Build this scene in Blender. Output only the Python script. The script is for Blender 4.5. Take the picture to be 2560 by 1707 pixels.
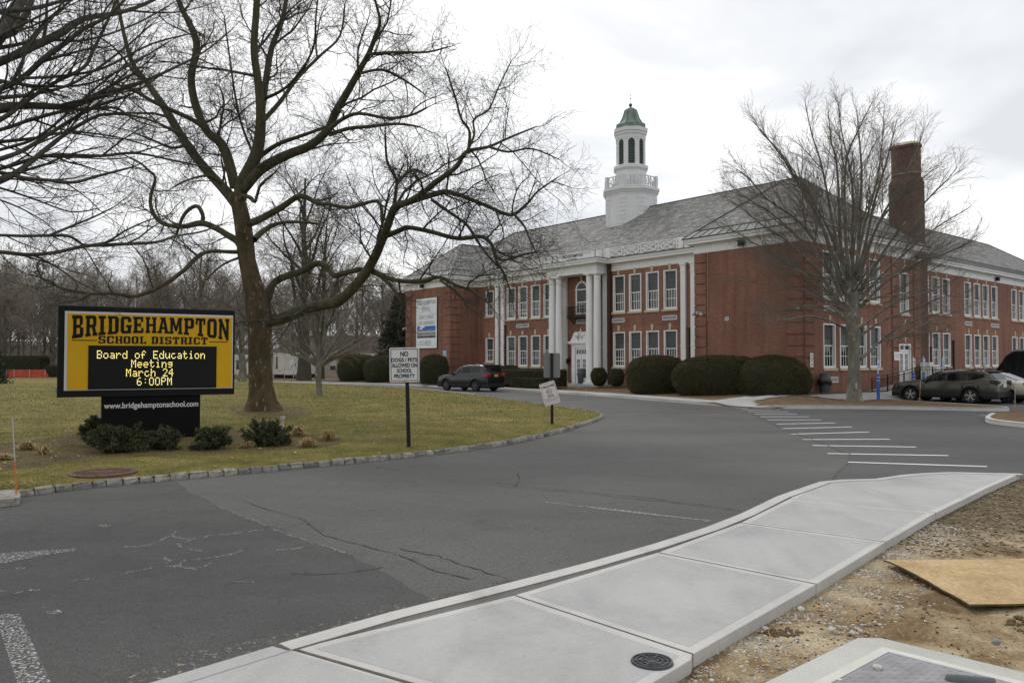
import bpy, math, random
import numpy as np
from mathutils import Vector, Matrix
random.seed(7); RNG = np.random.default_rng(7)
for o in list(bpy.data.objects): bpy.data.objects.remove(o)
SC = bpy.context.scene; COL = SC.collection
# ------------------------------------------------------------------ camera
F, CX, CY, H, YH = 1970.0, 1280.0, 853.5, 1.95, 905.0     # focal length etc. in pixels of the 2560 px photograph
PITCH = math.atan((YH-CY)/F)
cam = bpy.data.objects.new('camera', bpy.data.cameras.new('camera')); COL.objects.link(cam)
cam.location = (0, 0, H); cam.rotation_euler = (math.pi/2+PITCH, 0, 0)
cam.data.sensor_width = 36; cam.data.lens = 36*F/2560
cam.data.clip_start = .05; cam.data.clip_end = 6000
SC.camera = cam
SC.render.resolution_x, SC.render.resolution_y = 1024, 682
# ------------------------------------------------------------------ light
SUN_EL, SUN_AZ = math.radians(48), math.radians(-25)       # azimuth from +Y towards +X
world = bpy.data.worlds.new('World'); SC.world = world; world.use_nodes = True
def build_world():
    nt = world.node_tree; nt.nodes.clear(); N = nt.nodes.new; L = nt.links.new
    out = N('ShaderNodeOutputWorld')
    sky = N('ShaderNodeTexSky'); sky.sky_type = 'NISHITA'; sky.sun_disc = False
    sky.sun_elevation = SUN_EL; sky.sun_rotation = SUN_AZ; sky.air_density = 1; sky.dust_density = 2
    bs = N('ShaderNodeBackground'); L(sky.outputs[0], bs.inputs[0]); bs.inputs[1].default_value = .09
    # cloud deck: noise on the direction projected to a plane overhead
    tc = N('ShaderNodeTexCoord'); sp = N('ShaderNodeSeparateXYZ'); L(tc.outputs['Generated'], sp.inputs[0])
    zz = N('ShaderNodeMath'); zz.operation = 'MAXIMUM'; L(sp.outputs[2], zz.inputs[0]); zz.inputs[1].default_value = 0
    za = N('ShaderNodeMath'); za.operation = 'ADD'; L(zz.outputs[0], za.inputs[0]); za.inputs[1].default_value = .16
    dx = N('ShaderNodeMath'); dx.operation = 'DIVIDE'; L(sp.outputs[0], dx.inputs[0]); L(za.outputs[0], dx.inputs[1])
    dy = N('ShaderNodeMath'); dy.operation = 'DIVIDE'; L(sp.outputs[1], dy.inputs[0]); L(za.outputs[0], dy.inputs[1])
    cb = N('ShaderNodeCombineXYZ'); L(dx.outputs[0], cb.inputs[0]); L(dy.outputs[0], cb.inputs[1]); cb.inputs[2].default_value = 3.3
    n1 = N('ShaderNodeTexNoise'); n1.inputs['Scale'].default_value = .85; n1.inputs['Detail'].default_value = 7
    n1.inputs['Roughness'].default_value = .5; n1.inputs['Distortion'].default_value = .5; L(cb.outputs[0], n1.inputs['Vector'])
    r1 = N('ShaderNodeValToRGB'); L(n1.outputs[0], r1.inputs[0]); e = r1.color_ramp.elements
    e[0].position = .41; e[0].color = (.565, .58, .605, 1); e[1].position = .60; e[1].color = (.90, .90, .895, 1)
    m = r1.color_ramp.elements.new(.50); m.color = (.675, .685, .70, 1)
    bc = N('ShaderNodeBackground'); L(r1.outputs[0], bc.inputs[0]); bc.inputs[1].default_value = 1.2
    mx = N('ShaderNodeMixShader'); mx.inputs[0].default_value = .93; L(bs.outputs[0], mx.inputs[1]); L(bc.outputs[0], mx.inputs[2])
    L(mx.outputs[0], out.inputs[0])
build_world()
sun = bpy.data.objects.new('sun', bpy.data.lights.new('sun', 'SUN')); COL.objects.link(sun)
sun.data.energy = 1.1; sun.data.angle = math.radians(28); sun.data.color = (1, .97, .92)
sd = Vector((math.sin(SUN_AZ)*math.cos(SUN_EL), math.cos(SUN_AZ)*math.cos(SUN_EL), math.sin(SUN_EL)))
sun.rotation_euler = sd.to_track_quat('Z', 'Y').to_euler(); sun.location = (0, 0, 60)
vs = SC.view_settings; vs.view_transform = 'Standard'; vs.look = 'None'; vs.exposure = .27; vs.gamma = 1
try: SC.cycles.use_denoising = True
except Exception: pass
# ------------------------------------------------------------------ placing helpers (pixel of the photograph -> place)
def ray(px, py):
    u = -(py-CY)/F
    return Vector(((px-CX)/F, math.cos(PITCH)-u*math.sin(PITCH), math.sin(PITCH)+u*math.cos(PITCH)))
def G(px, py, z=0):                       # the point at height z
    d = ray(px, py); t = (z-H)/d.z; return Vector((0, 0, H))+d*t
def AT(px, py, Y):                        # the point at distance Y
    d = ray(px, py); return Vector((0, 0, H))+d*(Y/d.y)
BC = Vector((14.9208, 40.2257, 0)); BX = Vector((.83, -1, 0)).normalized(); BY = Vector((1, .83, 0)).normalized()
BROT = math.atan2(BX.y, BX.x)
def LB(x, y, z=0): return BC+BX*x+BY*y+Vector((0, 0, z))       # building coordinates -> world
def toL(w): d = Vector(w)-BC; return (d.dot(BX), d.dot(BY))
# ------------------------------------------------------------------ materials
MATS = {}
class NT:
    def __init__(s, name):
        s.m = bpy.data.materials.new(name); s.m.use_nodes = True; s.nt = s.m.node_tree
        s.b = s.nt.nodes['Principled BSDF']; MATS[name] = s.m
    def n(s, t, **kw):
        nd = s.nt.nodes.new(t)
        for k, v in kw.items():
            if hasattr(nd, k): setattr(nd, k, v)
        return nd
    def l(s, a, b): s.nt.links.new(a, b)
    def vec(s, kind='Object', scale=(1, 1, 1)):
        tc = s.n('ShaderNodeTexCoord'); mp = s.n('ShaderNodeMapping'); mp.inputs['Scale'].default_value = scale
        s.l(tc.outputs[kind], mp.inputs[0]); return mp.outputs[0]
    def noise(s, v, scale, detail=4, rough=.6, dist=0):
        n = s.n('ShaderNodeTexNoise'); n.inputs['Scale'].default_value = scale; n.inputs['Detail'].default_value = detail
        n.inputs['Roughness'].default_value = rough; n.inputs['Distortion'].default_value = dist; s.l(v, n.inputs['Vector']); return n.outputs[0]
    def ramp(s, f, stops):
        r = s.n('ShaderNodeValToRGB'); s.l(f, r.inputs[0]); el = r.color_ramp.elements
        while len(el) > 1: el.remove(el[-1])
        el[0].position = stops[0][0]; c = stops[0][1]; el[0].color = (*c, 1) if len(c) == 3 else c
        for p, c in stops[1:]:
            e = el.new(p); e.color = (*c, 1)
        return r.outputs[0]
    def mix(s, f, a, b, mode='MIX'):
        m = s.n('ShaderNodeMix', data_type='RGBA', blend_type=mode)
        for sock, val in ((m.inputs[0], f), (m.inputs[6], a), (m.inputs[7], b)):
            if isinstance(val, (int, float)): sock.default_value = val
            elif isinstance(val, tuple): sock.default_value = (*val, 1)
            else: s.l(val, sock)
        return m.outputs[2]
    def bump(s, h, strength=.3, dist=.02):
        b = s.n('ShaderNodeBump'); b.inputs['Strength'].default_value = strength; b.inputs['Distance'].default_value = dist
        s.l(h, b.inputs['Height']); s.l(b.outputs[0], s.b.inputs['Normal'])
    def set(s, col=None, rough=None, metal=None, spec=None, coat=None):
        if col is not None:
            if isinstance(col, tuple): s.b.inputs['Base Color'].default_value = (*col, 1)
            else: s.l(col, s.b.inputs['Base Color'])
        if rough is not None:
            if isinstance(rough, (int, float)): s.b.inputs['Roughness'].default_value = rough
            else: s.l(rough, s.b.inputs['Roughness'])
        if metal is not None: s.b.inputs['Metallic'].default_value = metal
        if spec is not None: s.b.inputs['Specular IOR Level'].default_value = spec
        if coat is not None: s.b.inputs['Coat Weight'].default_value = coat
        return s.m
def sc(c, k): return tuple(min(1, x*k) for x in c)
def simple(name, col, rough=.6, var=.12, scale=3., metal=0, bump=0, spec=.35, coat=0):
    t = NT(name); v = t.vec()
    f = t.noise(v, scale, 5)
    t.set(t.ramp(f, [(.3, sc(col, 1-var)), (.7, sc(col, 1+var))]), rough, metal, spec, coat)
    if bump: t.bump(t.noise(v, scale*8, 3), bump, .01)
    return t.m
def brick_mat(name, cols, mort):
    t = NT(name); v = t.vec('UV')
    b = t.n('ShaderNodeTexBrick'); t.l(v, b.inputs['Vector'])
    b.inputs['Scale'].default_value = 1; b.inputs['Brick Width'].default_value = .215; b.inputs['Row Height'].default_value = .0765
    b.inputs['Mortar Size'].default_value = .009; b.inputs['Mortar Smooth'].default_value = .3; b.inputs['Bias'].default_value = -.1
    b.inputs['Color1'].default_value = (*cols[0], 1); b.inputs['Color2'].default_value = (*cols[1], 1); b.inputs['Mortar'].default_value = (*mort, 1)
    big = t.noise(v, .35, 5, .6); fine = t.noise(v, 9, 3)
    c = t.mix(.55, b.outputs['Color'], t.ramp(big, [(.32, (.72, .72, .74)), (.68, (1.25, 1.2, 1.18))]), 'MULTIPLY')
    st = t.vec('UV', (2.2, .12, 1)); streak = t.noise(st, 1.3, 4)
    c = t.mix(.6, c, t.ramp(streak, [(.35, (.66, .64, .62)), (.6, (1.08, 1.08, 1.08))]), 'MULTIPLY'); eff = t.ramp(t.noise(v, .8, 7, .8), [(.62, (0, 0, 0)), (.78, (.35, .35, .35))]); c = t.mix(eff, c, (.34, .25, .21))
    c = t.mix(.5, c, t.ramp(fine, [(.3, (.8, .8, .8)), (.7, (1.2, 1.2, 1.2))]), 'MULTIPLY')
    t.set(c, .85, spec=.25); t.bump(b.outputs['Fac'], -.35, .01); return t.m
brick_mat('brick', [(.27, .118, .078), (.195, .085, .058)], (.22, .155, .12))
brick_mat('chimney_brick', [(.13, .066, .05), (.08, .044, .036)], (.11, .085, .07))
brick_mat('arch_brick', [(.32, .135, .082), (.27, .112, .07)], (.25, .17, .125))
def slate():
    t = NT('slate'); v = t.vec('UV'); b = t.n('ShaderNodeTexBrick'); t.l(v, b.inputs['Vector'])
    b.inputs['Brick Width'].default_value = .3; b.inputs['Row Height'].default_value = .2; b.inputs['Mortar Size'].default_value = .012
    b.inputs['Scale'].default_value = 1; b.inputs['Bias'].default_value = 0
    b.inputs['Color1'].default_value = (.13, .127, .122, 1); b.inputs['Color2'].default_value = (.25, .245, .235, 1); b.inputs['Mortar'].default_value = (.10, .10, .10, 1)
    mp = t.vec('UV', (.9, 3.2, 1)); n = t.noise(mp, 1.1, 5, .7)
    c = t.mix(.75, b.outputs['Color'], t.ramp(n, [(.32, (.55, .55, .55)), (.5, (1, 1, .99)), (.68, (1.6, 1.6, 1.57))]), 'MULTIPLY')
    vo = t.n('ShaderNodeTexVoronoi'); t.l(t.vec('UV', (2.2, 4.5, 1)), vo.inputs['Vector']); vo.inputs['Scale'].default_value = 1
    spx = t.n('ShaderNodeSeparateColor'); t.l(vo.outputs['Color'], spx.inputs[0])
    odd = t.ramp(spx.outputs[0], [(0, (0, 0, 0)), (.984, (0, 0, 0)), (.988, (.7, .7, .7))])
    tint = t.ramp(spx.outputs[1], [(.3, (.2, .15, .085)), (.6, (.26, .14, .11)), (.8, (.08, .08, .075))])
    c = t.mix(odd, c, tint)
    t.set(c, .8, spec=.3); t.bump(b.outputs['Fac'], -.5, .02)
slate()
simple('stone_trim', (.50, .43, .31), .8, .12, 6)
def white_paint(name, col):
    t = NT(name); v = t.vec(); n = t.noise(v, 1.2, 6, .7); st = t.noise(t.vec('Object', (5, 5, .5)), 2, 4)
    c = t.ramp(n, [(.3, sc(col, .9)), (.7, col)]); c = t.mix(.35, c, t.ramp(st, [(.3, (.78, .77, .74)), (.5, (1, 1, 1))]), 'MULTIPLY')
    t.set(c, .55, spec=.35)
white_paint('white_paint', (.80, .80, .785)); white_paint('tower_white', (.66, .67, .675))
simple('copper_band', (.175, .188, .18), .6, .3, 2.0); simple('copper_seam', (.085, .09, .085), .6, .1)
def verdi():
    t = NT('verdigris'); n = t.noise(t.vec('Object', (3, 3, .6)), 1.6, 5)
    t.set(t.ramp(n, [(.3, (.075, .105, .09)), (.5, (.13, .175, .15)), (.7, (.19, .245, .21))]), .65)
verdi()
simple('dark_metal', (.018, .018, .02), .45, .2); simple('roof_edge', (.075, .078, .08), .6, .2); simple('soffit_shadow', (.35, .35, .34), .7)
t = NT('pane_glass'); t.set(t.ramp(t.noise(t.vec('Object', (1.1, 1.1, .9)), .9, 4), [(.35, (.004, .005, .005)), (.7, (.03, .033, .03))]), .06, spec=.6)
t = NT('screen_glass'); t.set(t.ramp(t.noise(t.vec('Object', (1, 1, 1)), .6, 4), [(.35, (.026, .031, .033)), (.7, (.06, .07, .073))]), .3, spec=.5)
simple('grey_muntin', (.11, .12, .125), .6); simple('louver', (.10, .135, .125), .6, .3); simple('louver_dark', (.02, .024, .024), .8)
simple('vent_grey', (.42, .42, .42), .6); simple('brown_pipe', (.06, .03, .022), .5); simple('black_iron', (.012, .011, .011), .6, spec=.25)
# ground
def asphalt(name, a, b, agg, paint=None):
    t = NT(name); v = t.vec(); big = t.noise(v, .22, 5, .55); mid = t.noise(v, 2.2, 5, .65); fine = t.noise(v, 60, 3, .7)
    c = t.ramp(big, [(.3, a), (.7, b)])
    c = t.mix(.6, c, t.ramp(mid, [(.3, (.8, .8, .8)), (.7, (1.18, 1.18, 1.17))]), 'MULTIPLY')
    c = t.mix(.85, c, t.ramp(fine, [(.28, (.45, .45, .45)), (.5, (1, 1, 1)), (.72, (1.7, 1.7, 1.68))]), 'MULTIPLY')
    grit = t.noise(v, 15, 7, .85); c = t.mix(.8, c, t.ramp(grit, [(.34, (.72, .72, .72)), (.5, (1, 1, 1)), (.66, (1.32, 1.31, 1.29))]), 'MULTIPLY')
    vo = t.n('ShaderNodeTexVoronoi'); t.l(v, vo.inputs['Vector']); vo.inputs['Scale'].default_value = 26
    msk = t.ramp(vo.outputs['Distance'], [(0, (1, 1, 1)), (.10, (1, 1, 1)), (.16, (0, 0, 0))])
    m2 = t.mix(1., msk, t.ramp(t.noise(v, .5, 3), [(.47, (0, 0, 0)), (.62, (agg, agg, agg))]), 'MULTIPLY')
    c = t.mix(m2, c, (.30, .29, .27))
    wv = t.noise(t.vec('Object', (.5, .5, .5)), 1.1, 6, .5, 2.5)
    cr = t.ramp(wv, [(.492, (0, 0, 0)), (.4985, (.55, .55, .55)), (.505, (0, 0, 0))])
    c = t.mix(cr, c, sc(a, .45))
    patch = t.noise(t.vec('Object', (.16, .5, 1)), .8, 5, .6, .6); c = t.mix(.75, c, t.ramp(patch, [(.36, (.80, .80, .80)), (.5, (1, 1, 1)), (.64, (1.14, 1.13, 1.11))]), 'MULTIPLY')
    oil = t.noise(v, .9, 4, .55); c = t.mix(.6, c, t.ramp(oil, [(.26, (.62, .62, .62)), (.36, (1, 1, 1))]), 'MULTIPLY')
    dust = t.ramp(t.noise(v, 1.7, 6, .8), [(.62, (0, 0, 0)), (.75, (.22, .22, .22))]); c = t.mix(dust, c, (.22, .21, .195))
    if paint:
        col, lo, hi, s_ = paint; pm = t.ramp(t.noise(v, s_, 6, .8), [(lo, (0, 0, 0)), (hi, (1, 1, 1))]); c = t.mix(pm, c, col)
    t.set(c, t.ramp(mid, [(.3, (.7,)*3), (.7, (.88,)*3)]), spec=.35); t.bump(fine, .5, .006)
asphalt('asphalt', (.062, .0618, .0598), (.093, .092, .089), .9)
asphalt('sealed_asphalt', (.040, .040, .0397), (.062, .0617, .0605), .35)
asphalt('worn_paint', (.042, .042, .0415), (.062, .062, .061), .2, ((.52, .52, .50), .535, .575, 42))
asphalt('sand_wash', (.041, .041, .0405), (.062, .0617, .0605), .2, ((.30, .26, .18), .56, .63, 18))
asphalt('faint_paint', (.062, .0618, .0598), (.093, .092, .089), .2, ((.50, .50, .48), .50, .58, 34))
asphalt('very_worn_paint', (.040, .040, .0397), (.062, .0617, .0605), .2, ((.36, .36, .345), .50, .60, 30))
asphalt('new_asphalt', (.058, .058, .059), (.074, .074, .075), .15)
def concrete(name, a, b):
    t = NT(name); v = t.vec(); big = t.noise(v, .7, 6, .65, .4); br = t.noise(t.vec('Object', (9, 42, 1)), 2.2, 5, .7); fine = t.noise(v, 90, 2)
    c = t.ramp(big, [(.28, a), (.5, sc(b, .95)), (.72, b)])
    c = t.mix(.5, c, t.ramp(br, [(.3, (.86, .86, .86)), (.7, (1.1, 1.1, 1.1))]), 'MULTIPLY')
    mr_ = t.vec('Object', (.9, .3, 1)); c = t.mix(.7, c, t.ramp(t.noise(mr_, 1.6, 5, .6, .8), [(.34, (.84, .84, .835)), (.5, (1, 1, 1)), (.68, (1.1, 1.1, 1.09))]), 'MULTIPLY')
    c = t.mix(.5, c, t.ramp(fine, [(.3, (.84, .84, .84)), (.7, (1.14, 1.14, 1.14))]), 'MULTIPLY')
    sp = t.ramp(t.noise(v, 2.6, 7, .8), [(.62, (0, 0, 0)), (.75, (.5, .5, .5))]); c = t.mix(sp, c, (.36, .32, .25))
    pit = t.ramp(t.noise(v, 30, 3, .6), [(.70, (0, 0, 0)), (.74, (.6, .6, .6))]); c = t.mix(pit, c, (.2, .19, .17))
    t.set(c, .85, spec=.25); t.bump(fine, .15, .003)
concrete('concrete', (.305, .305, .30), (.405, .402, .395)); concrete('kerb_concrete', (.38, .375, .355), (.50, .49, .47)); concrete('pale_concrete', (.37, .37, .335), (.48, .475, .445))
simple('joint_dirt', (.10, .085, .065), .9, .4, 9); simple('joint_shadow', (.26, .26, .25), .9, .15, 9)
def lawn():
    t = NT('lawn'); v = t.vec(); a = t.noise(v, .16, 5, .65); b = t.noise(v, 1.3, 5, .7); f = t.noise(v, 22, 4, .7)
    st = t.noise(t.vec('Object', (.25, 1.2, 1)), .9, 4)
    c = t.ramp(b, [(.3, (.094, .088, .024)), (.5, (.150, .134, .039)), (.7, (.215, .18, .064))])
    c = t.mix(.7, c, t.ramp(a, [(.35, (.75, .85, .75)), (.65, (1.3, 1.18, 1.15))]), 'MULTIPLY')
    c = t.mix(.5, c, t.ramp(st, [(.35, (.78, .82, .8)), (.65, (1.2, 1.15, 1.2))]), 'MULTIPLY')
    c = t.mix(.9, c, t.ramp(f, [(.3, (.6, .6, .55)), (.5, (1, 1, 1)), (.7, (1.45, 1.4, 1.35))]), 'MULTIPLY')
    bare = t.ramp(t.noise(v, .45, 8, .78), [(.54, (0, 0, 0)), (.66, (.65, .65, .65))]); c = t.mix(bare, c, (.185, .135, .075))
    t.set(c, .95, spec=.1); t.bump(f, .3, .02)
lawn()
def soil(name, cols, sc1=1.6):
    t = NT(name); v = t.vec(); b = t.noise(v, sc1, 6, .7); f = t.noise(v, 28, 4, .75)
    c = t.ramp(b, [(.3, cols[0]), (.5, cols[1]), (.7, cols[2])])
    c = t.mix(.85, c, t.ramp(f, [(.3, (.5, .48, .45)), (.5, (1, 1, 1)), (.7, (1.5, 1.48, 1.42))]), 'MULTIPLY')
    t.set(c, .95, spec=.15); t.bump(f, .8, .02)
soil('mulch', [(.075, .05, .03), (.14, .095, .055), (.21, .155, .09)], 2.5)
soil('bed_soil', [(.07, .052, .036), (.12, .09, .055), (.16, .13, .06)], 1.6)
soil('dirt', [(.17, .115, .062), (.28, .205, .118), (.40, .31, .19)], 1.1)
soil('far_ground', [(.06, .05, .03), (.10, .085, .05), (.14, .12, .06)], .2)
simple('clod', (.13, .085, .045), .95, .4, 20, bump=.6)
t = NT('pebble'); oi = t.n('ShaderNodeObjectInfo'); g = t.n('ShaderNodeNewGeometry')
t.set(t.ramp(g.outputs['Random Per Island'], [(0, (.12, .11, .10)), (.2, (.28, .26, .23)), (.45, (.42, .37, .30)), (.75, (.32, .23, .13)), (.93, (.56, .53, .47))]), .8)
t = NT('pale_pebble'); g = t.n('ShaderNodeNewGeometry')
t.set(t.ramp(g.outputs['Random Per Island'], [(0, (.25, .235, .21)), (.4, (.45, .42, .36)), (.8, (.58, .55, .49)), (1, (.36, .28, .18))]), .85)
t = NT('chip'); g = t.n('ShaderNodeNewGeometry')
t.set(t.ramp(g.outputs['Random Per Island'], [(0, (.05, .035, .02)), (.4, (.11, .08, .05)), (.75, (.2, .15, .095)), (.95, (.38, .32, .22))]), .9)
def blades():
    t = NT('grass_blade'); g = t.n('ShaderNodeNewGeometry')
    t.set(t.ramp(g.outputs['Random Per Island'], [(0, (.10, .105, .028)), (.35, (.155, .148, .040)), (.65, (.205, .182, .058)), (.95, (.30, .25, .12))]), .8, spec=.15)
    t = NT('straw'); g = t.n('ShaderNodeNewGeometry')
    t.set(t.ramp(g.outputs['Random Per Island'], [(0, (.16, .10, .035)), (.5, (.42, .28, .12)), (1, (.60, .45, .22))]), .8)
    for nm, c in (('juniper_leaf', [(.014, .022, .009), (.045, .056, .022), (.13, .135, .06)]), ('yew_leaf', [(.028, .025, .010), (.064, .054, .019), (.13, .10, .036)]), ('conifer_leaf', [(.010, .018, .010), (.025, .038, .02), (.05, .065, .035)])):
        t = NT(nm); g = t.n('ShaderNodeNewGeometry')
        t.set(t.ramp(g.outputs['Random Per Island'], [(0, c[0]), (.6, c[1]), (1, c[2])]), .7, spec=.25)
blades()
t = NT('belgian_block'); v = t.vec(); gi = t.n('ShaderNodeNewGeometry')
c = t.ramp(gi.outputs['Random Per Island'], [(0, (.14, .14, .145)), (.35, (.23, .226, .218)), (.7, (.32, .305, .275)), (1, (.20, .195, .18))])
c = t.mix(.9, c, t.ramp(t.noise(v, 11, 6, .75), [(.32, (.45, .45, .45)), (.5, (1, 1, 1)), (.68, (1.4, 1.39, 1.35))]), 'MULTIPLY'); c = t.mix(.5, c, t.ramp(t.noise(v, 3, 4), [(.4, (.75, .7, .6)), (.6, (1.1, 1.1, 1.1))]), 'MULTIPLY')
t.set(c, .9, spec=.2); t.bump(t.noise(v, 18, 5, .7), .9, .02)
# bark
def bark(name, cols, patch=None):
    t = NT(name); v = t.vec('Object', (2.2, 2.2, .9)); n = t.noise(v, 1.5, 6, .7); f = t.noise(t.vec('Object', (9, 9, 3)), 3, 4)
    c = t.ramp(n, [(.3, cols[0]), (.5, cols[1]), (.72, cols[2])])
    if patch:
        vo = t.noise(t.vec('Object', (4.5, 4.5, 2.2)), 1.7, 3, .5); c = t.mix(t.ramp(vo, [(.645, (0, 0, 0)), (.66, (1, 1, 1))]), c, patch)
    c = t.mix(.6, c, t.ramp(f, [(.3, (.6, .6, .6)), (.7, (1.3, 1.3, 1.3))]), 'MULTIPLY')
    t.set(c, .9, spec=.15); t.bump(f, .7, .03)
bark('plane_bark', [(.040, .038, .014), (.082, .062, .034), (.125, .096, .060)], (.24, .2, .13))
bark('limb_bark', [(.042, .043, .019), (.078, .072, .042), (.12, .108, .078)])
bark('dark_bark', [(.042, .04, .03), (.07, .065, .05), (.11, .10, .08)])
bark('grey_bark', [(.095, .09, .066), (.165, .156, .126), (.25, .24, .2)], (.38, .37, .33))
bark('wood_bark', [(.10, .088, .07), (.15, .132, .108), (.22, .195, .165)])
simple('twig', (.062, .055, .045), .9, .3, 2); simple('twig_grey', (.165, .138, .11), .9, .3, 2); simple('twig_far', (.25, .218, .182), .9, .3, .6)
# ------------------------------------------------------------------ mesh helpers
class MB:
    def __init__(s): s.v = []; s.f = []; s.mi = []; s.m = None; s.mat = 0
    def V(s, p):
        s.v.append(tuple(s.m @ Vector(p)) if s.m else tuple(p)); return len(s.v)-1
    def face(s, pts): s.f.append([s.V(p) for p in pts]); s.mi.append(s.mat)
    def faces(s, pts, fs):
        k = len(s.v)
        for p in pts: s.V(p)
        for f in fs: s.f.append([k+i for i in f]); s.mi.append(s.mat)
    def box(s, x0, x1, y0, y1, z0, z1):
        s.faces([(x0, y0, z0), (x1, y0, z0), (x1, y1, z0), (x0, y1, z0), (x0, y0, z1), (x1, y0, z1), (x1, y1, z1), (x0, y1, z1)],
                [(0, 3, 2, 1), (4, 5, 6, 7), (0, 1, 5, 4), (1, 2, 6, 5), (2, 3, 7, 6), (3, 0, 4, 7)])
    def bbox(s, x0, x1, y0, y1, z0, z1, b=.01):            # box with chamfered upright and top edges
        P = [(x0+b, y0), (x1-b, y0), (x1, y0+b), (x1, y1-b), (x1-b, y1), (x0+b, y1), (x0, y1-b), (x0, y0+b)]
        cx, cy = (x0+x1)/2, (y0+y1)/2
        Q = [(x+(b if x < cx else -b), y+(b if y < cy else -b)) for x, y in P]
        s.loft([[(x, y, z0) for x, y in P], [(x, y, z1-b) for x, y in P], [(x, y, z1) for x, y in Q]])
    def loft(s, rings, caps=True, close=True):
        n = len(rings[0]); k = len(s.v)
        for r in rings:
            for p in r: s.V(p)
        for i in range(len(rings)-1):
            for j in range(n if close else n-1):
                a = k+i*n+j; b = k+i*n+(j+1) % n
                s.f.append([a, b, b+n, a+n]); s.mi.append(s.mat)
        if caps:
            s.f.append([k+j for j in range(n)][::-1]); s.mi.append(s.mat)
            s.f.append([k+(len(rings)-1)*n+j for j in range(n)]); s.mi.append(s.mat)
    def prism(s, poly, z0, z1): s.loft([[(x, y, z0) for x, y in poly], [(x, y, z1) for x, y in poly]])
    def lathe(s, prof, n=16, c=(0, 0), rot=0, caps=True):
        s.loft([[(c[0]+r*math.cos(rot+2*math.pi*i/n), c[1]+r*math.sin(rot+2*math.pi*i/n), z) for i in range(n)] for r, z in prof], caps)
    def tube(s, pts, r, n=6, caps=True):
        pts = [Vector(p) for p in pts]; rings = []; rr = r if isinstance(r, (list, tuple)) else [r]*len(pts)
        for i, p in enumerate(pts):
            t = (pts[min(i+1, len(pts)-1)]-pts[max(i-1, 0)]).normalized()
            a = t.cross(Vector((0, 0, 1)))
            if a.length < .1: a = t.cross(Vector((0, 1, 0)))
            a.normalize(); b = t.cross(a)
            rings.append([p+(a*math.cos(2*math.pi*k/n)+b*math.sin(2*math.pi*k/n))*rr[i] for k in range(n)])
        s.loft(rings, caps)
    def bar(s, a, b, w, h=None):                            # square bar between two points
        a, b = Vector(a), Vector(b); t = (b-a).normalized(); u = t.cross(Vector((0, 0, 1)))
        if u.length < .05: u = t.cross(Vector((0, 1, 0)))
        u.normalize(); v = t.cross(u); h = h or w
        s.loft([[p+u*w/2*i+v*h/2*j for i, j in ((-1, -1), (1, -1), (1, 1), (-1, 1))] for p in (a, b)])
    def sphere(s, c, r, n=10, m=7, sx=1, sy=1, sz=1):
        s.loft([[(c[0]+sx*r*math.sin(t)*math.cos(a), c[1]+sy*r*math.sin(t)*math.sin(a), c[2]-sz*r*math.cos(t)) for a in [2*math.pi*i/n for i in range(n)]] for t in [math.pi*(j+.02)/(m+.04) for j in range(m+1)]])
    def build(s, name, mats, parent=None, uv=False, smooth=False, loc=None, rotz=0):
        me = bpy.data.meshes.new(name); me.from_pydata(s.v, [], s.f); me.update()
        for m in ([mats] if isinstance(mats, str) else mats): me.materials.append(MATS[m])
        if any(s.mi): me.polygons.foreach_set('material_index', s.mi)
        if smooth: me.polygons.foreach_set('use_smooth', [True]*len(me.polygons))
        if uv:
            ul = me.uv_layers.new(name='UVMap').data; Z = Vector((0, 0, 1))
            for p in me.polygons:
                n = p.normal; t = Z.cross(n)
                t = Vector((1, 0, 0)) if t.length < .05 else t.normalized()
                b = n.cross(t)
                for li in p.loop_indices:
                    co = me.vertices[me.loops[li].vertex_index].co; ul[li].uv = (co.dot(t), co.dot(b))
        o = bpy.data.objects.new(name, me); COL.objects.link(o)
        if parent: o.parent = parent
        if loc is not None: o.location = loc
        if rotz: o.rotation_euler.z = rotz
        if smooth:
            try: me.set_sharp_from_angle(angle=math.radians(38))
            except Exception: pass
        return o
def tag(o, label=None, cat=None, group=None, kind=None):
    if label: o['label'] = label
    if cat: o['category'] = cat
    if group: o['group'] = group
    if kind: o['kind'] = kind
    return o
def thing(name, label, cat, loc=(0, 0, 0), rotz=0, group=None):
    o = bpy.data.objects.new(name, None); COL.objects.link(o); o.empty_display_size = .2
    o.location = loc; o.rotation_euler.z = rotz; return tag(o, label, cat, group)
def struct(mb, name, mats, uv=False): return tag(mb.build(name, mats, None, uv), kind='structure')
def children(o): return [c for c in COL.objects if c.parent == o]
def dup(root, loc, rotz, label, group=None, scale=None):
    r = root.copy(); COL.objects.link(r); r.location = loc; r.rotation_euler.z = rotz; r['label'] = label
    if scale: r.scale = scale
    if group: r['group'] = group
    for ch in children(root):
        c = ch.copy(); COL.objects.link(c); c.parent = r
        for g in children(ch):
            d = g.copy(); COL.objects.link(d); d.parent = c
    return r
def np_mesh(name, V, F, mat, parent=None, k=3, smooth=False):
    me = bpy.data.meshes.new(name); V = np.asarray(V, dtype=np.float32); F = np.asarray(F, dtype=np.int32)
    me.vertices.add(len(V)); me.vertices.foreach_set('co', V.ravel())
    me.loops.add(F.size); me.loops.foreach_set('vertex_index', F.ravel())
    me.polygons.add(len(F)); me.polygons.foreach_set('loop_start', np.arange(0, F.size, k, dtype=np.int32))
    try: me.polygons.foreach_set('loop_total', np.full(len(F), k, dtype=np.int32))
    except Exception: pass
    me.update(calc_edges=True); me.validate()
    if smooth: me.polygons.foreach_set('use_smooth', [True]*len(me.polygons))
    me.materials.append(MATS[mat]); o = bpy.data.objects.new(name, me); COL.objects.link(o)
    if parent: o.parent = parent
    return o
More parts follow.
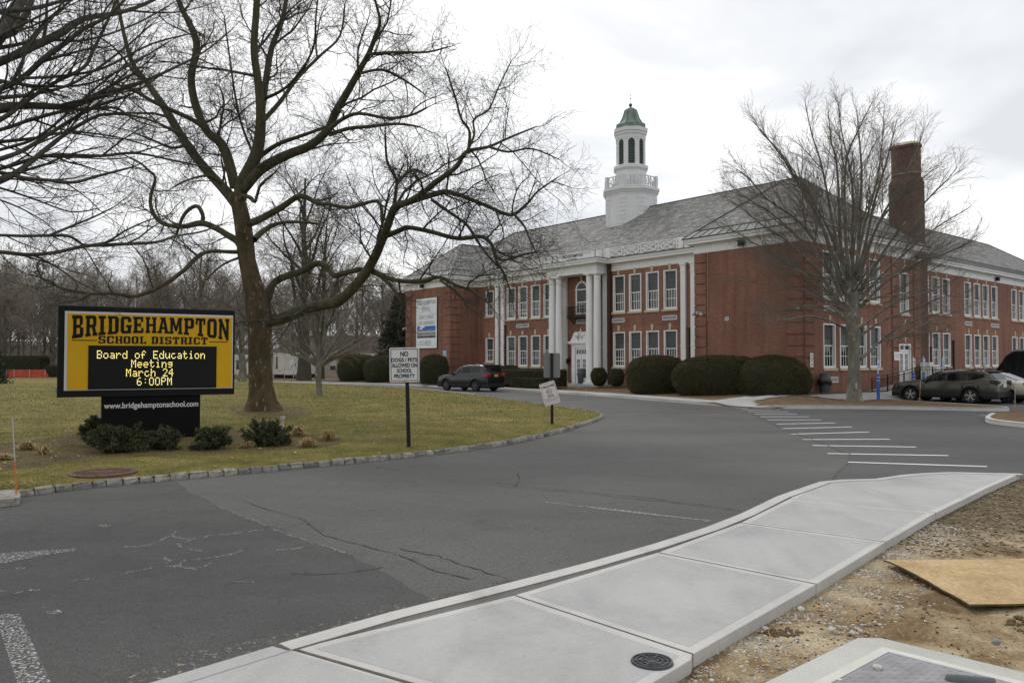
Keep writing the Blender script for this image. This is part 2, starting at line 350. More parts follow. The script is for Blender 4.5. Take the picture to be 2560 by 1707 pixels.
def text_mesh(s, name, mat, width, height, parent, M, bold=.0, extr=.004, align='CENTER'):
    cu = bpy.data.curves.new('t', 'FONT'); cu.body = s; cu.extrude = extr; cu.offset = bold; cu.align_x = 'LEFT'; cu.space_line = .9
    tmp = bpy.data.objects.new('t', cu); COL.objects.link(tmp)
    dg = bpy.context.evaluated_depsgraph_get(); me = bpy.data.meshes.new_from_object(tmp.evaluated_get(dg))
    bpy.data.objects.remove(tmp)
    xs = [v.co.x for v in me.vertices]; ys = [v.co.y for v in me.vertices]
    x0, x1, y0, y1 = min(xs), max(xs), min(ys), max(ys)
    for v in me.vertices:
        x = (v.co.x-x0)/(x1-x0)*width; y = (v.co.y-y0)/(y1-y0)*height
        v.co = M @ Vector((x-(width/2 if align == 'CENTER' else 0), y, v.co.z))
    me.materials.clear(); me.materials.append(MATS[mat]); me.name = name
    o = bpy.data.objects.new(name, me); COL.objects.link(o); o.parent = parent; return o
def XZ(x, y, z):                          # text frame lying in the x-z plane, facing -y
    return Matrix.Translation((x, y, z)) @ Matrix.Rotation(math.pi/2, 4, 'X')
# ================================================================== GROUND
from mathutils import noise as MN
def fr(x, y, s=1., o=4, z=0): return MN.fractal(Vector((x*s, y*s, z)), 1.0, 2.0, o)
mb = MB()
mb.faces([(-1500, -300, -.30), (1500, -300, -.30), (1500, 2500, -.30), (-1500, 2500, -.30)], [(0, 1, 2, 3)])
struct(mb, 'ground', 'far_ground')
def grid_sheet(x0, x1, y0, y1, nx, ny, z=0.):
    m = MB(); k = [[m.V((x0+(x1-x0)*i/nx, y0+(y1-y0)*j/ny, z)) for i in range(nx+1)] for j in range(ny+1)]
    for j in range(ny):
        for i in range(nx): m.f.append([k[j][i], k[j][i+1], k[j+1][i+1], k[j+1][i]]); m.mi.append(0)
    return m
struct(grid_sheet(-110, 90, -15, 110, 8, 8), 'road', 'asphalt')
# newer, darker asphalt of the car park right of the seam
def Z1(x, y): return G(1760+x/2.94, 980+y/2.94, 0)
seam = [Z1(*p) for p in [(60, 70), (150, 88), (240, 122), (380, 180), (470, 222), (560, 262), (700, 315), (800, 352), (900, 390), (1000, 430), (1080, 462), (1050, 530), (985, 580), (940, 645)]]
poly = [(p.x, p.y) for p in seam]+[(14, 11.5), (80, 11.5), (80, 105), (30, 105), (18, 50)]
mb = MB(); mb.face([(x, y, .004) for x, y in poly]); struct(mb, 'car_park', 'new_asphalt')
def ribbon(pts, w, z, m=None, jitter=0):
    m = m or MB(); n = len(pts); L = []; R = []
    for i, p in enumerate(pts):
        a = pts[max(i-1, 0)]; b = pts[min(i+1, n-1)]; d = (Vector(b)-Vector(a)); d.z = 0; d.normalize(); q = Vector((-d.y, d.x, 0))
        ww = w*(1+jitter*(random.random()-.5)*2)/2
        L.append((p[0]+q.x*ww, p[1]+q.y*ww, z)); R.append((p[0]-q.x*ww, p[1]-q.y*ww, z))
    for i in range(n-1): m.face([R[i], R[i+1], L[i+1], L[i]])
    return m
def dense(pts, step=.25):
    out = []
    for a, b in zip(pts, pts[1:]):
        a, b = Vector(a), Vector(b); n = max(1, int((b-a).length/step))
        out += [a.lerp(b, i/n) for i in range(n)]
    return out+[Vector(pts[-1])]
sp = [p+Vector((fr(p.x, p.y, 2)*.03, fr(p.y, p.x, 2)*.03, 0)) for p in dense(seam[3:], .15)]
struct(ribbon(sp, .035, .0095, jitter=.7), 'seam_sealant', 'joint_dirt')
simple('crack_fill', (.042, .041, .04), .95, .6, 14, spec=.1)
def patched_line(px, w, z, mat, name, gap=0):
    m = MB()
    for seg in px:
        p = dense([G(x, y, 0) for x, y in seg], .05)
        p = [q+Vector((fr(q.x, q.y, 3)*.04+fr(q.x, q.y, 14, 2)*.022, fr(q.y+9, q.x, 3)*.04+fr(q.y, q.x, 14, 2)*.022, 0)) for q in p]
        ribbon(p, w, z, m, .8)
    return struct(m, name, mat)
def o7(*p): return [(x/2.352, 1150+y/2.352) for x, y in p]
patched_line([o7((1430, 238), (1600, 300), (1780, 350), (1900, 440), (2100, 500), (2352, 555), (2520, 640), (2750, 700)), o7((1700, 665), (1850, 678), (2100, 655), (2250, 635)),
              [(1215, 1212), (1330, 1222), (1500, 1238), (1680, 1256), (1850, 1278)], [(1240, 1208), (1420, 1226), (1620, 1244), (1836, 1272)],
              [(1296, 1180), (1300, 1200), (1290, 1215)], [(930, 1165), (1010, 1178), (1040, 1180)], [(1000, 1372), (1120, 1398), (1270, 1448)]], .011, .0032, 'crack_fill', 'road_crack')
t = NT('fresh_paint'); v = t.vec(); wn = t.noise(v, 9, 5, .7)
t.set(t.ramp(wn, [(.28, (.45, .45, .44)), (.45, (.76, .76, .75))]), .7)
se = [o7(*q_)[0] for q_ in [((1010, 110),), ((1090, 170),), ((1200, 225),), ((1300, 285),), ((1440, 330),), ((1560, 385),), ((1700, 440),), ((1850, 500),), ((2060, 560),), ((2250, 650),), ((2400, 740),), ((2560, 815),), ((2700, 860),)]]
sp = [G(x, y, 0) for x, y in se]; sp = [(p_.x+.05*fr(p_.x, p_.y, 2), p_.y+.05*fr(p_.y, p_.x, 2)) for p_ in dense(sp, .15)]
mb = MB(); mb.face([(x, y, .0015) for x, y in [(-30, 8.5), (-9, 10.9)]+sp+[(.6, 6.6), (-4.5, 1.5), (-20, -6)]][::-1]); struct(mb, 'sealed_road', 'sealed_asphalt')
# pale mineral cracks and traces on the near asphalt
patched_line([o7((720, 512), (830, 505), (920, 490), (1000, 450), (1040, 415)), o7((1020, 440), (1060, 462), (1110, 468), (1150, 462)), o7((1110, 470), (1075, 490), (1030, 492), (1060, 512), (1120, 525), (1180, 535)),
              o7((1180, 465), (1215, 448), (1330, 432), (1500, 415), (1600, 408), (1700, 440), (1800, 470), (1960, 520), (2060, 552)),
              o7((710, 675), (760, 660), (830, 645), (900, 630), (980, 625), (1060, 625), (1090, 590), (1200, 578), (1320, 560), (1430, 530)),
              o7((1060, 625), (1110, 640), (1160, 640), (1240, 602)), o7((60, 795), (140, 770), (230, 758)), o7((400, 718), (470, 702), (550, 700)), o7((945, 570), (985, 595), (960, 605)),
              o7((1290, 275), (1400, 320), (1560, 375), (1650, 400)), o7((1370, 715), (1450, 715), (1500, 718)), o7((1640, 528), (1720, 520), (1780, 512))], .034, .0032, 'very_worn_paint', 'road_scar')
mb = MB()
for L, R in [((240, 121), (495, 118)), ((275, 131), (555, 131)), ((322, 145), (620, 147)), ((370, 162), (685, 162)), ((415, 182), (772, 182)), ((467, 206), (860, 205)), ((535, 236), (962, 228)),
             ((573, 270), (1088, 257)), ((643, 310), (1215, 295)), ((725, 350), (1365, 348)), ((798, 394), (1558, 405)), ((908, 453), (1795, 468)), ((1052, 516), (2080, 549))]:
    ribbon(dense([Z1(*L), Z1(*R)], .4), .115, .009, mb, .06)
struct(mb, 'crosswalk_marking', 'fresh_paint')
mb = MB(); ribbon([Z1(2025, 173), Z1(2500, 186)], .1, .009, mb); struct(mb, 'painted_line', 'fresh_paint')
mb = MB(); ribbon(dense([G(1365, 1255, 0), G(1776, 1302, 0)], .2), .075, .0034, mb, .5)
ribbon([G(1125, 964, 0), G(1205, 960, 0)], .1, .005, mb); struct(mb, 'faded_line', 'faint_paint')
mb = MB()   # worn stop bar and chevron tip at the lower left
bar = [o7((0, 905))[0], o7((115, 905))[0], o7((300, 1310))[0], o7((330, 1400))[0], o7((130, 1400))[0], o7((100, 1310))[0], o7((0, 1000))[0]]
mb.face([(*G(x, y, 0).xy, .0034) for x, y in bar[::-1]])
tip = [o7(*p)[0] for p in [((0, 548),), ((220, 532),), ((455, 518),), ((440, 532),), ((200, 570),), ((0, 612),)]]
mb.face([(*G(x, y, 0).xy, .0034) for x, y in tip[::-1]])
for cx, cy, w in ((15, 770, 30), (120, 635, 34), (335, 893, 70), (780, 1150, 40), (250, 868, 20), (620, 385, 40)):
    p = [o7((cx+w*math.cos(a)*(.45+.75*random.random()), cy+.20*w*math.sin(a)*(.4+.9*random.random())))[0] for a in [k*.35 for k in range(18)]]
    mb.face([(*G(x, y, 0).xy, .0034) for x, y in p[::-1]])
struct(mb, 'worn_stop_line', 'worn_paint')
# ---- lawn
LC = Vector((-14, 34)); LPX = [(-7.46, 11.19), (-7.12, 11.49), (-6.44, 12.37), (-5.55, 13.1), (-4.65, 13.78), (-3.81, 14.56), (-2.78, 15.49), (-1.61, 16.62), (-.26, 18.27), (1.09, 21.06), (2.36, 24.69), (3.05, 26.8), (3.34, 28.6), (3.1, 30.2), (2.6, 31.9), (1.8, 33.8), (.9, 36.5), (-.6, 40.5), (-3, 47.4), (-7.3, 56.2), (-13.5, 64.5), (-28, 80), (-59, 93), (-90, 96), (-90, 30), (-30, 9.5), (-12, 9.2), (-8.6, 10.2)]
def smooth_closed(P, it=1):
    for _ in range(it):
        Q = []
        for i in range(len(P)):
            a, b = Vector(P[i]), Vector(P[(i+1) % len(P)]); Q += [a.lerp(b, .25), a.lerp(b, .75)]
        P = [tuple(q) for q in Q]
    return P
LP = smooth_closed(LPX, 2)
LANG = np.array([math.atan2(y-LC.y, x-LC.x) for x, y in LP]); LRAD = np.array([math.hypot(x-LC.x, y-LC.y) for x, y in LP])
_o = np.argsort(LANG); LANG = LANG[_o]; LRAD = LRAD[_o]
def lawn_t(x, y): return math.hypot(x-LC.x, y-LC.y)/float(np.interp(math.atan2(y-LC.y, x-LC.x), LANG, LRAD, period=2*math.pi))
def LZ(x, y): t = min(1, lawn_t(x, y)); return .085+.18*(1-t**5)+.02*fr(x, y, .35, 2)*(1-t)
mb = MB(); angs = np.linspace(-math.pi, math.pi, 361)[:-1]; ts = [.01, .15, .3, .45, .6, .7, .78, .85, .9, .94, .97, .99, 1]
rows = []
for tt in ts:
    r = []
    for a in angs:
        R = float(np.interp(a, LANG, LRAD, period=2*math.pi))
        RR = (R-.05)*tt; x, y = LC.x+RR*math.cos(a), LC.y+RR*math.sin(a); r.append(mb.V((x, y, LZ(x, y))))
    rows.append(r)
for i in range(len(rows)-1):
    for j in range(360): k = (j+1) % 360; mb.f.append([rows[i][j], rows[i+1][j], rows[i+1][k], rows[i][k]]); mb.mi.append(0)
mb.f.append(rows[0]); mb.mi.append(0)
tag(mb.build('lawn', 'lawn', smooth=True), kind='structure')
# Belgian block kerb round the lawn (one course of rough stones)
mb = MB(); P = [Vector((x, y, 0)) for x, y in LP if (y > 9 and x > -9.5)]; P = dense(P+[], .02)
i = 0; start = P[0]; acc = 0
def block(a, b):
    d = (b-a); L = d.length; d.normalize(); q = Vector((-d.y, d.x, 0)); g = .012; w = .11+.03*random.random(); h = .088+.026*random.random(); r = lambda s=.008: (random.random()-.5)*2*s
    base = [(g, 0), (L-g, 0), (L-g, w), (g, w)]
    rings = []
    for z, ins in ((-.02, 0), (.35*h, -.004), (.7*h, .004), (h-.012, .012), (h, .034)):
        rings.append([tuple(a+d*(u+(ins if u < L/2 else -ins)+r(.006))+q*(v+(ins if v < w/2 else -ins)+r(.012))+Vector((0, 0, z+r(.008)))) for u, v in base])
    mb.loft(rings)
far = []
while i < len(P)-1:
    L = .19+.12*random.random(); a = P[i]; j = i
    while j < len(P)-1 and (P[j]-a).length < L: j += 1
    if a.y < 46: block(a, P[j])
    i = j
struct(mb, 'kerb', 'belgian_block')
mb = MB(); fp = [(x, y) for x, y in LP if (y > 44 and x > -92 and y > 40) or (x < -60)]; fp = [p for p in LP if p[1] > 44]
ribbon([(x, y, 0) for x, y in fp], .14, .125, mb); struct(mb, 'far_kerb', 'kerb_concrete')
def sheet_on(fn, poly, mat, name, dz=.003, step=.35):
    xs = [p[0] for p in poly]; ys = [p[1] for p in poly]; m = MB()
    cx, cy = sum(xs)/len(xs), sum(ys)/len(ys); rings = []
    for s in (.02, .3, .55, .75, .9, 1):
        rings.append([m.V((cx+(x-cx)*s, cy+(y-cy)*s, fn(cx+(x-cx)*s, cy+(y-cy)*s)+dz)) for x, y in poly])
    n = len(poly)
    for a in range(5):
        for j in range(n): k = (j+1) % n; m.f.append([rings[a][j], rings[a+1][j], rings[a+1][k], rings[a][k]]); m.mi.append(0)
    m.f.append(rings[0]); m.mi.append(0)
    return struct(m, name, mat)
def blob(pts, jag=.12):
    P = smooth_closed(pts, 3); return [(x+jag*fr(x, y, 2.3), y+jag*fr(y, x, 2.3)) for x, y in P]
t = NT('bed_mix'); v = t.vec(); b = t.noise(v, 1.4, 6, .7); f = t.noise(v, 26, 4, .75)
c = t.ramp(b, [(.34, (.085, .06, .04)), (.5, (.125, .10, .05)), (.62, (.13, .115, .04))])
c = t.mix(.9, c, t.ramp(f, [(.3, (.45, .43, .4)), (.5, (1, 1, 1)), (.7, (1.7, 1.6, 1.5))]), 'MULTIPLY'); t.set(c, .95, spec=.1); t.bump(f, .8, .02)
def GL(px, py):
    p = G(px, py, .15)
    for _ in range(4): p = G(px, py, LZ(p.x, p.y))
    return p
def pxpoly(P): return [tuple(GL(x, y).xy) for x, y in P]
sheet_on(LZ, blob(pxpoly([(-30, 1190), (30, 1172), (150, 1158), (330, 1140), (500, 1138), (620, 1130), (760, 1120), (860, 1112), (850, 1088), (700, 1082), (560, 1070), (400, 1068), (250, 1075), (120, 1095), (-30, 1110)])), 'bed_mix', 'planting_bed')
sheet_on(LZ, blob(pxpoly([(560, 1020), (620, 1045), (700, 1048), (790, 1036), (770, 1022), (700, 1012), (620, 1010)])), 'bed_mix', 'bare_soil_round_tree')
# ---- building yard beyond the road
curb = [(-150, -66), (-73.5, -26), (-53.2, -9), (-42, -4.6), (-31.8, -2.6), (-21.2, -2.75), (-14.7, -3.6), (-10.2, -4.5), (-6.2, -5.7), (-2.7, -6.8), (.8, -8.0), (2.0, -8.3)]
isl = [(3.1, -7.75), (4.83, -5.64), (7.32, -3.92), (9.08, -3.02), (9.79, -2.35), (9.9, -1.7), (9.5, -1.2), (8, -.2), (3.4, 1.5), (3.36, 1.6), (2.9, 60)]
def yard_z(x, y):
    e = float(np.interp(x, [c[0] for c in curb], [c[1] for c in curb])); d = max(0, y-e-1.5)
    f = (0. if x < -45 else 1)*min(1, max(0, (2.9-x)/2.9+.1)) if x > 0 else 1
    w_ = max(0, min(1, (x-.1)/.9)); z0 = .12*(1-w_)+w_*(.022+.1*min(1, max(0, y-e)/1.3))
    return z0+(.24*min(1, d/5))*max(0, min(1, (x+60)/20))*max(0, min(1, (3.2-x)/2.2))
mb = MB(); yp = curb+isl+[(2.9, 200), (-160, 200)]
# triangulated with interior points so that it can rise towards the building
xs = sorted(set([-150, -110, -73.5, -60, -53.2, -48, -42, -38]+list(np.arange(-36, 3, 1.5))+[c[0] for c in curb]+[0, 1, 2, 2.9, 3.3]))
tt = [0, .25, .5, 1, 1.5, 2.5, 4, 5, 6.5, 8, 12, 20, 60, 150]
cols = []
for x in xs:
    e = float(np.interp(x, [c[0] for c in curb], [c[1] for c in curb]))
    cols.append([mb.V((*LB(x, e+q).xy, yard_z(x, e+q))) for q in tt])
for i in range(len(cols)-1):
    for j in range(len(tt)-1): mb.f.append([cols[i][j], cols[i+1][j], cols[i+1][j+1], cols[i][j+1]]); mb.mi.append(0)
struct(mb, 'yard_ground', 'mulch')
def wpts(P, z=0): return [(*LB(x, y).xy, z) for x, y in P]
def kerb(P, name, w=.15, h=.15, mat='kerb_concrete', closed=False, ramp=None):
    m = MB(); n = len(P); pr = []
    for i, p in enumerate(P):
        a = P[(i-1) % n if closed else max(i-1, 0)]; b = P[(i+1) % n if closed else min(i+1, n-1)]
        d = Vector((b[0]-a[0], b[1]-a[1])).normalized(); q = Vector((-d.y, d.x)); hh = h if not ramp else h*ramp(i)
        x, y = p[0], p[1]
        pr.append([(x, y, -.02), (x+q.x*.012, y+q.y*.012, hh-.02), (x+q.x*.03, y+q.y*.03, hh), (x+q.x*w, y+q.y*w, hh), (x+q.x*w, y+q.y*w, -.02)])
    if closed: pr.append(pr[0])
    else: m.face(pr[0]); m.face(pr[-1][::-1])
    for i in range(len(pr)-1):
        for j in range(4): m.face([pr[i][j], pr[i+1][j], pr[i+1][j+1], pr[i][j+1]])
    return struct(m, name, mat)
def chaikin(P, it=2):
    for _ in range(it):
        Q = [P[0]]
        for a, b in zip(P, P[1:]): Q += [tuple(Vector(a).lerp(Vector(b), .25)), tuple(Vector(a).lerp(Vector(b), .75))]
        P = Q+[P[-1]]
    return P
cw = chaikin([tuple(LB(*p).xy) for p in curb+[(3.15, -7.8)]], 2)
kerb(cw, 'far_road_kerb', h=.13, ramp=lambda i: min(1, max(.2, (1.0-toL((*cw[i], 0))[0])/1.0)))
iw = chaikin([tuple(LB(*p).xy) for p in isl[:-1]], 2)
kerb(iw, 'island_kerb', h=.15)
mb = MB(); k = [mb.V((x, y, .125)) for x, y in iw]; c0 = LB(3.1, -2.5)
ctr = [tuple(LB(1.9, -7.6).xy), tuple(LB(2.0, -1).xy), tuple(LB(1.9, 3).xy)]
def GY(px, py): return tuple(G(px, py, .15+.13*max(0, min(1, (px-1900)/150))).xy)
island_poly = [q for q in iw if toL((*q, 0))[0] > 3.0 or 1]+[GY(2225, 998), GY(2136, 994), GY(2060, 993), GY(1990, 994), GY(1930, 998), GY(1880, 1004), GY(1905, 1014)]
mb = MB(); ip_ = [q for q in iw if toL((*q, 0))[0] > 2.95]; mb.face([(x, y, .148) for x, y in ip_+[tuple(LB(3.0, 1.5).xy), tuple(LB(2.95, -7.6).xy)]]); struct(mb, 'mulch_bed', 'mulch')
def in_poly(x, y, P):
    c_ = False
    for (x0, y0), (x1, y1) in zip(P, P[1:]+P[:1]):
        if (y0 > y) != (y1 > y) and x < (x1-x0)*(y-y0)/(y1-y0)+x0: c_ = not c_
    return c_
# pavement along the front and beside the wing
mb = MB(); P = chaikin([tuple(LB(*p).xy) for p in curb[1:]], 2); n = len(P)
for i in range(n-1):
    a, b = Vector((*P[i], 0)), Vector((*P[i+1], 0)); d = (b-a).normalized(); q = Vector((-d.y, d.x, 0))
    if toL(b)[0] > -.2: continue
    mb.face([a+q*.15+Vector((0, 0, .128)), b+q*.15+Vector((0, 0, .128)), b+q*1.45+Vector((0, 0, .134)), a+q*1.45+Vector((0, 0, .134))])
gx = list(np.arange(-1.2, 0, .2))+[0, .05]+list(np.arange(.25, 3.3, .2))+[3.38]; gq = [.13]+list(np.arange(.4, 10.2, .25))+[12, 16, 22, 28, 38, 48]
ee = lambda x: float(np.interp(x, [c[0] for c in curb]+[3.15], [c[1] for c in curb]+[-7.8]))
for i in range(len(gx)-1):
    for j in range(len(gq)-1):
        x0, x1, q0, q1 = gx[i], gx[i+1], gq[j], gq[j+1]; yy = ee(x0)+q0
        if (x1 <= .03 and yy > -2.6) or (x0 < -.7 and yy > -3.6): continue
        c_ = LB((x0+x1)/2, ee((x0+x1)/2)+(q0+q1)/2)
        if in_poly(c_.x, c_.y, island_poly): continue
        mb.face([(*LB(x, ee(x)+q).xy, min(.34, yard_z(x, ee(x)+q)+.025)) for x, q in ((x0, q0), (x1, q0), (x1, q1), (x0, q1))])
mb.loft([[(*LB(x, y).xy, z) for x, y, z in ((2.3, -8.22, .0), (3.16, -7.76, .0), (3.16, -7.76, .15), (2.3, -8.22, .04))], [(*LB(x, y).xy, z) for x, y, z in ((2.3, -7.5, 0), (3.3, -7.2, .0), (3.3, -7.2, .15), (2.3, -7.5, .09))]])
struct(mb, 'sidewalk', 'concrete')
mb = MB()
for i in range(4, n-8, 2):
    a, b = Vector((*P[i], 0)), Vector((*P[i+1], 0)); d = (b-a).normalized(); q = Vector((-d.y, d.x, 0))
    ribbon([a+q*.02, a+q*1.45], .03, .1385, mb)
struct(mb, 'pavement_joint', 'joint_shadow')
kerb([tuple(LB(3.36, y).xy) for y in (1.6, 4, 10, 20, 40)], 'stall_kerb', h=.145)
# small kerbed island at the right edge
P2 = [Z1(*p) for p in [(2352+330, 300), (2352+100, 275), (2352, 262), (2250, 252), (2150, 240), (2085, 228), (2060, 212), (2075, 200)]]
P2 = [tuple(p.xy) for p in P2[::-1]]; Pi2 = [(24, 25.2), (24, 28.8), (19, 28.9), (17.4, 28.6), (16.9, 28.0)]
ring = chaikin(P2+[], 2)
full = [tuple(Z1(2110, 182).xy)]+ring+[(24, 20)]
kerb(full, 'kerb_at_right_edge', h=.15)
mb = MB(); mb.face([(x, y, .13) for x, y in full+[(26, 29), (18.3, 29.2)]]); struct(mb, 'mulch_at_right_edge', 'mulch')
# ---- near pavement, right of the road
f_ = 1.0884
def GF(x, y, z=.15): p = G(x*f_, y*f_, z); return Vector((p.x, p.y, z))
OL = [Vector((-4.3, 2.1, .15)), Vector((-2.9, 3.6, .15)), Vector((-2.04, 4.47, .15)), Vector((-1.49, 5.09, .15)), Vector((-.87, 5.73, .15)), Vector((-.02, 6.48, .15)), Vector((.65, 7.1, .15)), Vector((1.39, 7.84, .15)), Vector((2.1, 8.62, .15)), Vector((2.71, 9.4, .15))]
OL += [G(1943.7, 1240, .15), G(2049, 1204, .15)]
JN = [(Vector((-3.1, 3.0, .15)), Vector((-.9, 1.9, .15))), (GF(672, 1490), GF(960, 1690)), (GF(1180, 1366), GF(1593, 1502)), (GF(1510, 1268), GF(1876, 1341)), (GF(1700, 1200), GF(2036, 1244)), (GF(1812, 1145), GF(2150, 1177))]
JN[1] = (JN[1][0], Vector((.30, 3.9, .15)))
END = [G(2049, 1204, .15), G(2100, 1199, .15), G(2185, 1197, .15), G(2253, 1187, .15), G(2304, 1183, .15), G(2372, 1180, .15), G(2549, 1184, .15)]
RE = [Vector((-.9, 1.9, .15)), Vector((.30, 3.9, .15)), Vector((1.09, 4.82, .15)), JN[2][1], JN[3][1], JN[4][1], JN[5][1], G(2437, 1235, .15), G(2467, 1220, .15), G(2549, 1184, .15)]
slabs = []
for i in range(5): slabs.append([JN[i][0], JN[i][1], JN[i+1][1], JN[i+1][0]])
slabs.append([JN[5][0], JN[5][1], RE[7], RE[8], RE[9]]+END[::-1][1:]+[G(2030, 1210, .15)])
slabs[1] = [JN[1][0], JN[1][1], RE[2], JN[2][1], JN[2][0]]
mb = MB(); mi = MB(); mj = MB()
for s in slabs:
    c = sum(s, Vector())/len(s)
    q = [p+(c-p).normalized()*.008 for p in s]
    mb.loft([[(p.x, p.y, -.05) for p in q], [(p.x, p.y, .147) for p in q], [(p.x*1+(c.x-p.x)*.004, p.y+(c.y-p.y)*.004, .15) for p in q]], caps=True)
    q = []
    n = len(s)
    for i in range(n):
        a, b, d = s[i-1], s[i], s[(i+1) % n]; e1 = (b-a).normalized(); e2 = (d-b).normalized()
        n1 = Vector((-e1.y, e1.x, 0)); n2 = Vector((-e2.y, e2.x, 0)); bis = (n1+n2)
        bis = bis/max(.3, bis.dot(n1)); bis = bis if bis.length < .3/.07 else bis.normalized()*2
        q.append(b+bis*.085)
    mi.face([(p.x, p.y, .1511) for p in q])
tag(mb.build('pavement_slab', 'kerb_concrete'), kind='structure'); tag(mi.build('pavement_surface', 'concrete'), kind='structure')
mb = MB()
for j in JN[1:]: ribbon([j[0]-(j[1]-j[0]).normalized()*.02, j[1]], .014, .1525, mb)
ribbon([JN[1][0]-(JN[1][1]-JN[1][0])*.12, JN[1][0], JN[1][1]], .026, .1535, mb)
struct(mb, 'expansion_joint', 'joint_dirt')
# kerb strip between slabs and road
kp = [OL[3]]+OL[4:]; mb = MB(); kin = [JN[1][0]]
def offs(P, w):
    o = []
    for i, p in enumerate(P):
        d = (P[min(i+1, len(P)-1)]-P[max(i-1, 0)]).normalized(); o.append(p+Vector((d.y, -d.x, 0))*w)
    return o
kin = offs(kp, .155)
for i in range(len(kp)-1):
    a, b, c, d = kp[i], kp[i+1], kin[i+1], kin[i]; z = Vector((0, 0, .004)); dn = Vector((0, 0, -.17))
    mb.face([a+z, b+z, c+z, d+z][::-1]); mb.face([a+dn, b+dn, b+z, a+z]); mb.face([d+z, c+z, c+dn, d+dn])
mb.face([kp[0]+dn, kin[0]+dn, kin[0]+z, kp[0]+z][::-1])
tag(mb.build('pavement_kerb', 'kerb_concrete'), kind='structure')
mb = MB(); ribbon([p+Vector((0, 0, 0)) for p in offs(kp, .165)], .02, .1522, mb); struct(mb, 'kerb_gap', 'joint_dirt')
# slab piece left of the first joint runs to the road edge
mb = MB(); q = [OL[0], Vector((-.9, 1.9, .15)), JN[1][1]+Vector((-.04, -.03, 0)), OL[3]+Vector((-.03, -.04, 0)), OL[2], OL[1]]
mb.loft([[(p.x, p.y, -.05) for p in q], [(p.x, p.y, .151) for p in q]]); struct(mb, 'pavement_apron', 'concrete')
mb = MB(); ribbon(offs([OL[0], OL[1], OL[2], OL[3]], .16), .006, .1545, mb); struct(mb, 'apron_joint', 'joint_shadow')
# far end kerb strip of the flare, a little brighter
mb = MB(); ribbon(offs(END, .08), .15, .1555, mb); struct(mb, 'flare_edge', 'kerb_concrete')
# sand washed against the kerb
mb = MB()
sq = dense(OL[1:7], .12); lo_, hi_ = [], []
for i in range(len(sq)-1):
    d = (sq[i+1]-sq[i]).normalized(); nq = Vector((-d.y, d.x, 0)); wq = .32+.2*abs(fr(sq[i].x*2, sq[i].y*2, 1, 3))*2+.25*max(0, 1-abs(sq[i].y-5)/1.3)
    lo_.append(sq[i]+nq*-.02); hi_.append(sq[i]+nq*wq)
for i in range(len(lo_)-1): mb.face([(*q_.xy, .0036) for q_ in (lo_[i], lo_[i+1], hi_[i+1], hi_[i])])
struct(mb, 'washed_sand', 'sand_wash')
# ---- dirt verge
RV = [Vector((-2.5, -1, 0)), Vector((-.95, 1.9, 0)), Vector((.28, 3.88, 0)), Vector((1.08, 4.8, 0))]+[Vector((p.x, p.y, 0)) for p in RE[3:]]+[Vector((9.5, 12.95, 0)), Vector((13, 13.2, 0)), Vector((30, 13.3, 0))]
S = dense(RV, .10); tl = [-.06, 0, .06, .13, .2, .3, .4, .5, .6, .7, .8, .9, 1, 1.1, 1.2, 1.3, 1.4, 1.5, 1.65, 1.8, 2, 2.3, 2.6, 3, 3.5, 4, 5, 6, 8, 10, 13, 17]
def dirt_z(x, y, t):
    e = min(1, max(0, t)/.7); a = fr(x, y, 1.1, 3)*.025+fr(x+5, y, 4.5, 4)*.016
    mound = .10*math.exp(-(((x-4.15)**2+(y-5.62)**2)/.10))+.085*math.exp(-(((x-4.6)**2+(y-5.45)**2)/.16))+.05*math.exp(-(((x-4.3)**2+(y-4.9)**2)/.3))
    clods = max(0, fr(x+3, y-7, 2.3, 5))*.06*math.exp(-(((x-4.2)**2+(y-5.2)**2)/1.3))
    return .066+.022*e+a*e+mound+clods+.007*fr(x, y, 13, 2)*e+.012*max(0, fr(x-3, y+2, .9, 3))*e
mb = MB(); nrm = Vector((.745, -.667, 0)); rows = []
for p in S:
    r = []
    for t_ in tl:
        q = p+nrm*t_; r.append(mb.V((q.x, q.y, dirt_z(q.x, q.y, t_))))
    rows.append(r)
for i in range(len(rows)-1):
    for j in range(len(tl)-1): mb.f.append([rows[i][j], rows[i][j+1], rows[i+1][j+1], rows[i+1][j]]); mb.mi.append(0)
t = NT('verge_dirt'); v = t.vec(); b = t.noise(v, 1.5, 6, .7, .6); f = t.noise(v, 42, 5, .75); far_ = t.n('ShaderNodeSeparateXYZ')
c = t.ramp(b, [(.30, (.12, .078, .042)), (.42, (.225, .158, .088)), (.53, (.36, .28, .17)), (.66, (.50, .43, .30))])
t.l(t.vec(), far_.inputs[0])
mr = t.n('ShaderNodeMapRange'); mr.inputs[1].default_value = 7.9; mr.inputs[2].default_value = 9.0; t.l(far_.outputs[1], mr.inputs[0])
gr = t.ramp(t.noise(v, 7, 6, .8), [(.35, (.075, .055, .035)), (.5, (.15, .115, .072)), (.65, (.24, .19, .12))]); c = t.mix(mr.outputs[0], c, gr)
c = t.mix(.85, c, t.ramp(f, [(.3, (.55, .52, .5)), (.5, (1, 1, 1)), (.7, (1.45, 1.42, 1.36))]), 'MULTIPLY'); t.set(c, .95, spec=.12); t.bump(f, .9, .02)
tag(mb.build('dirt_verge', 'verge_dirt', smooth=True), kind='structure')
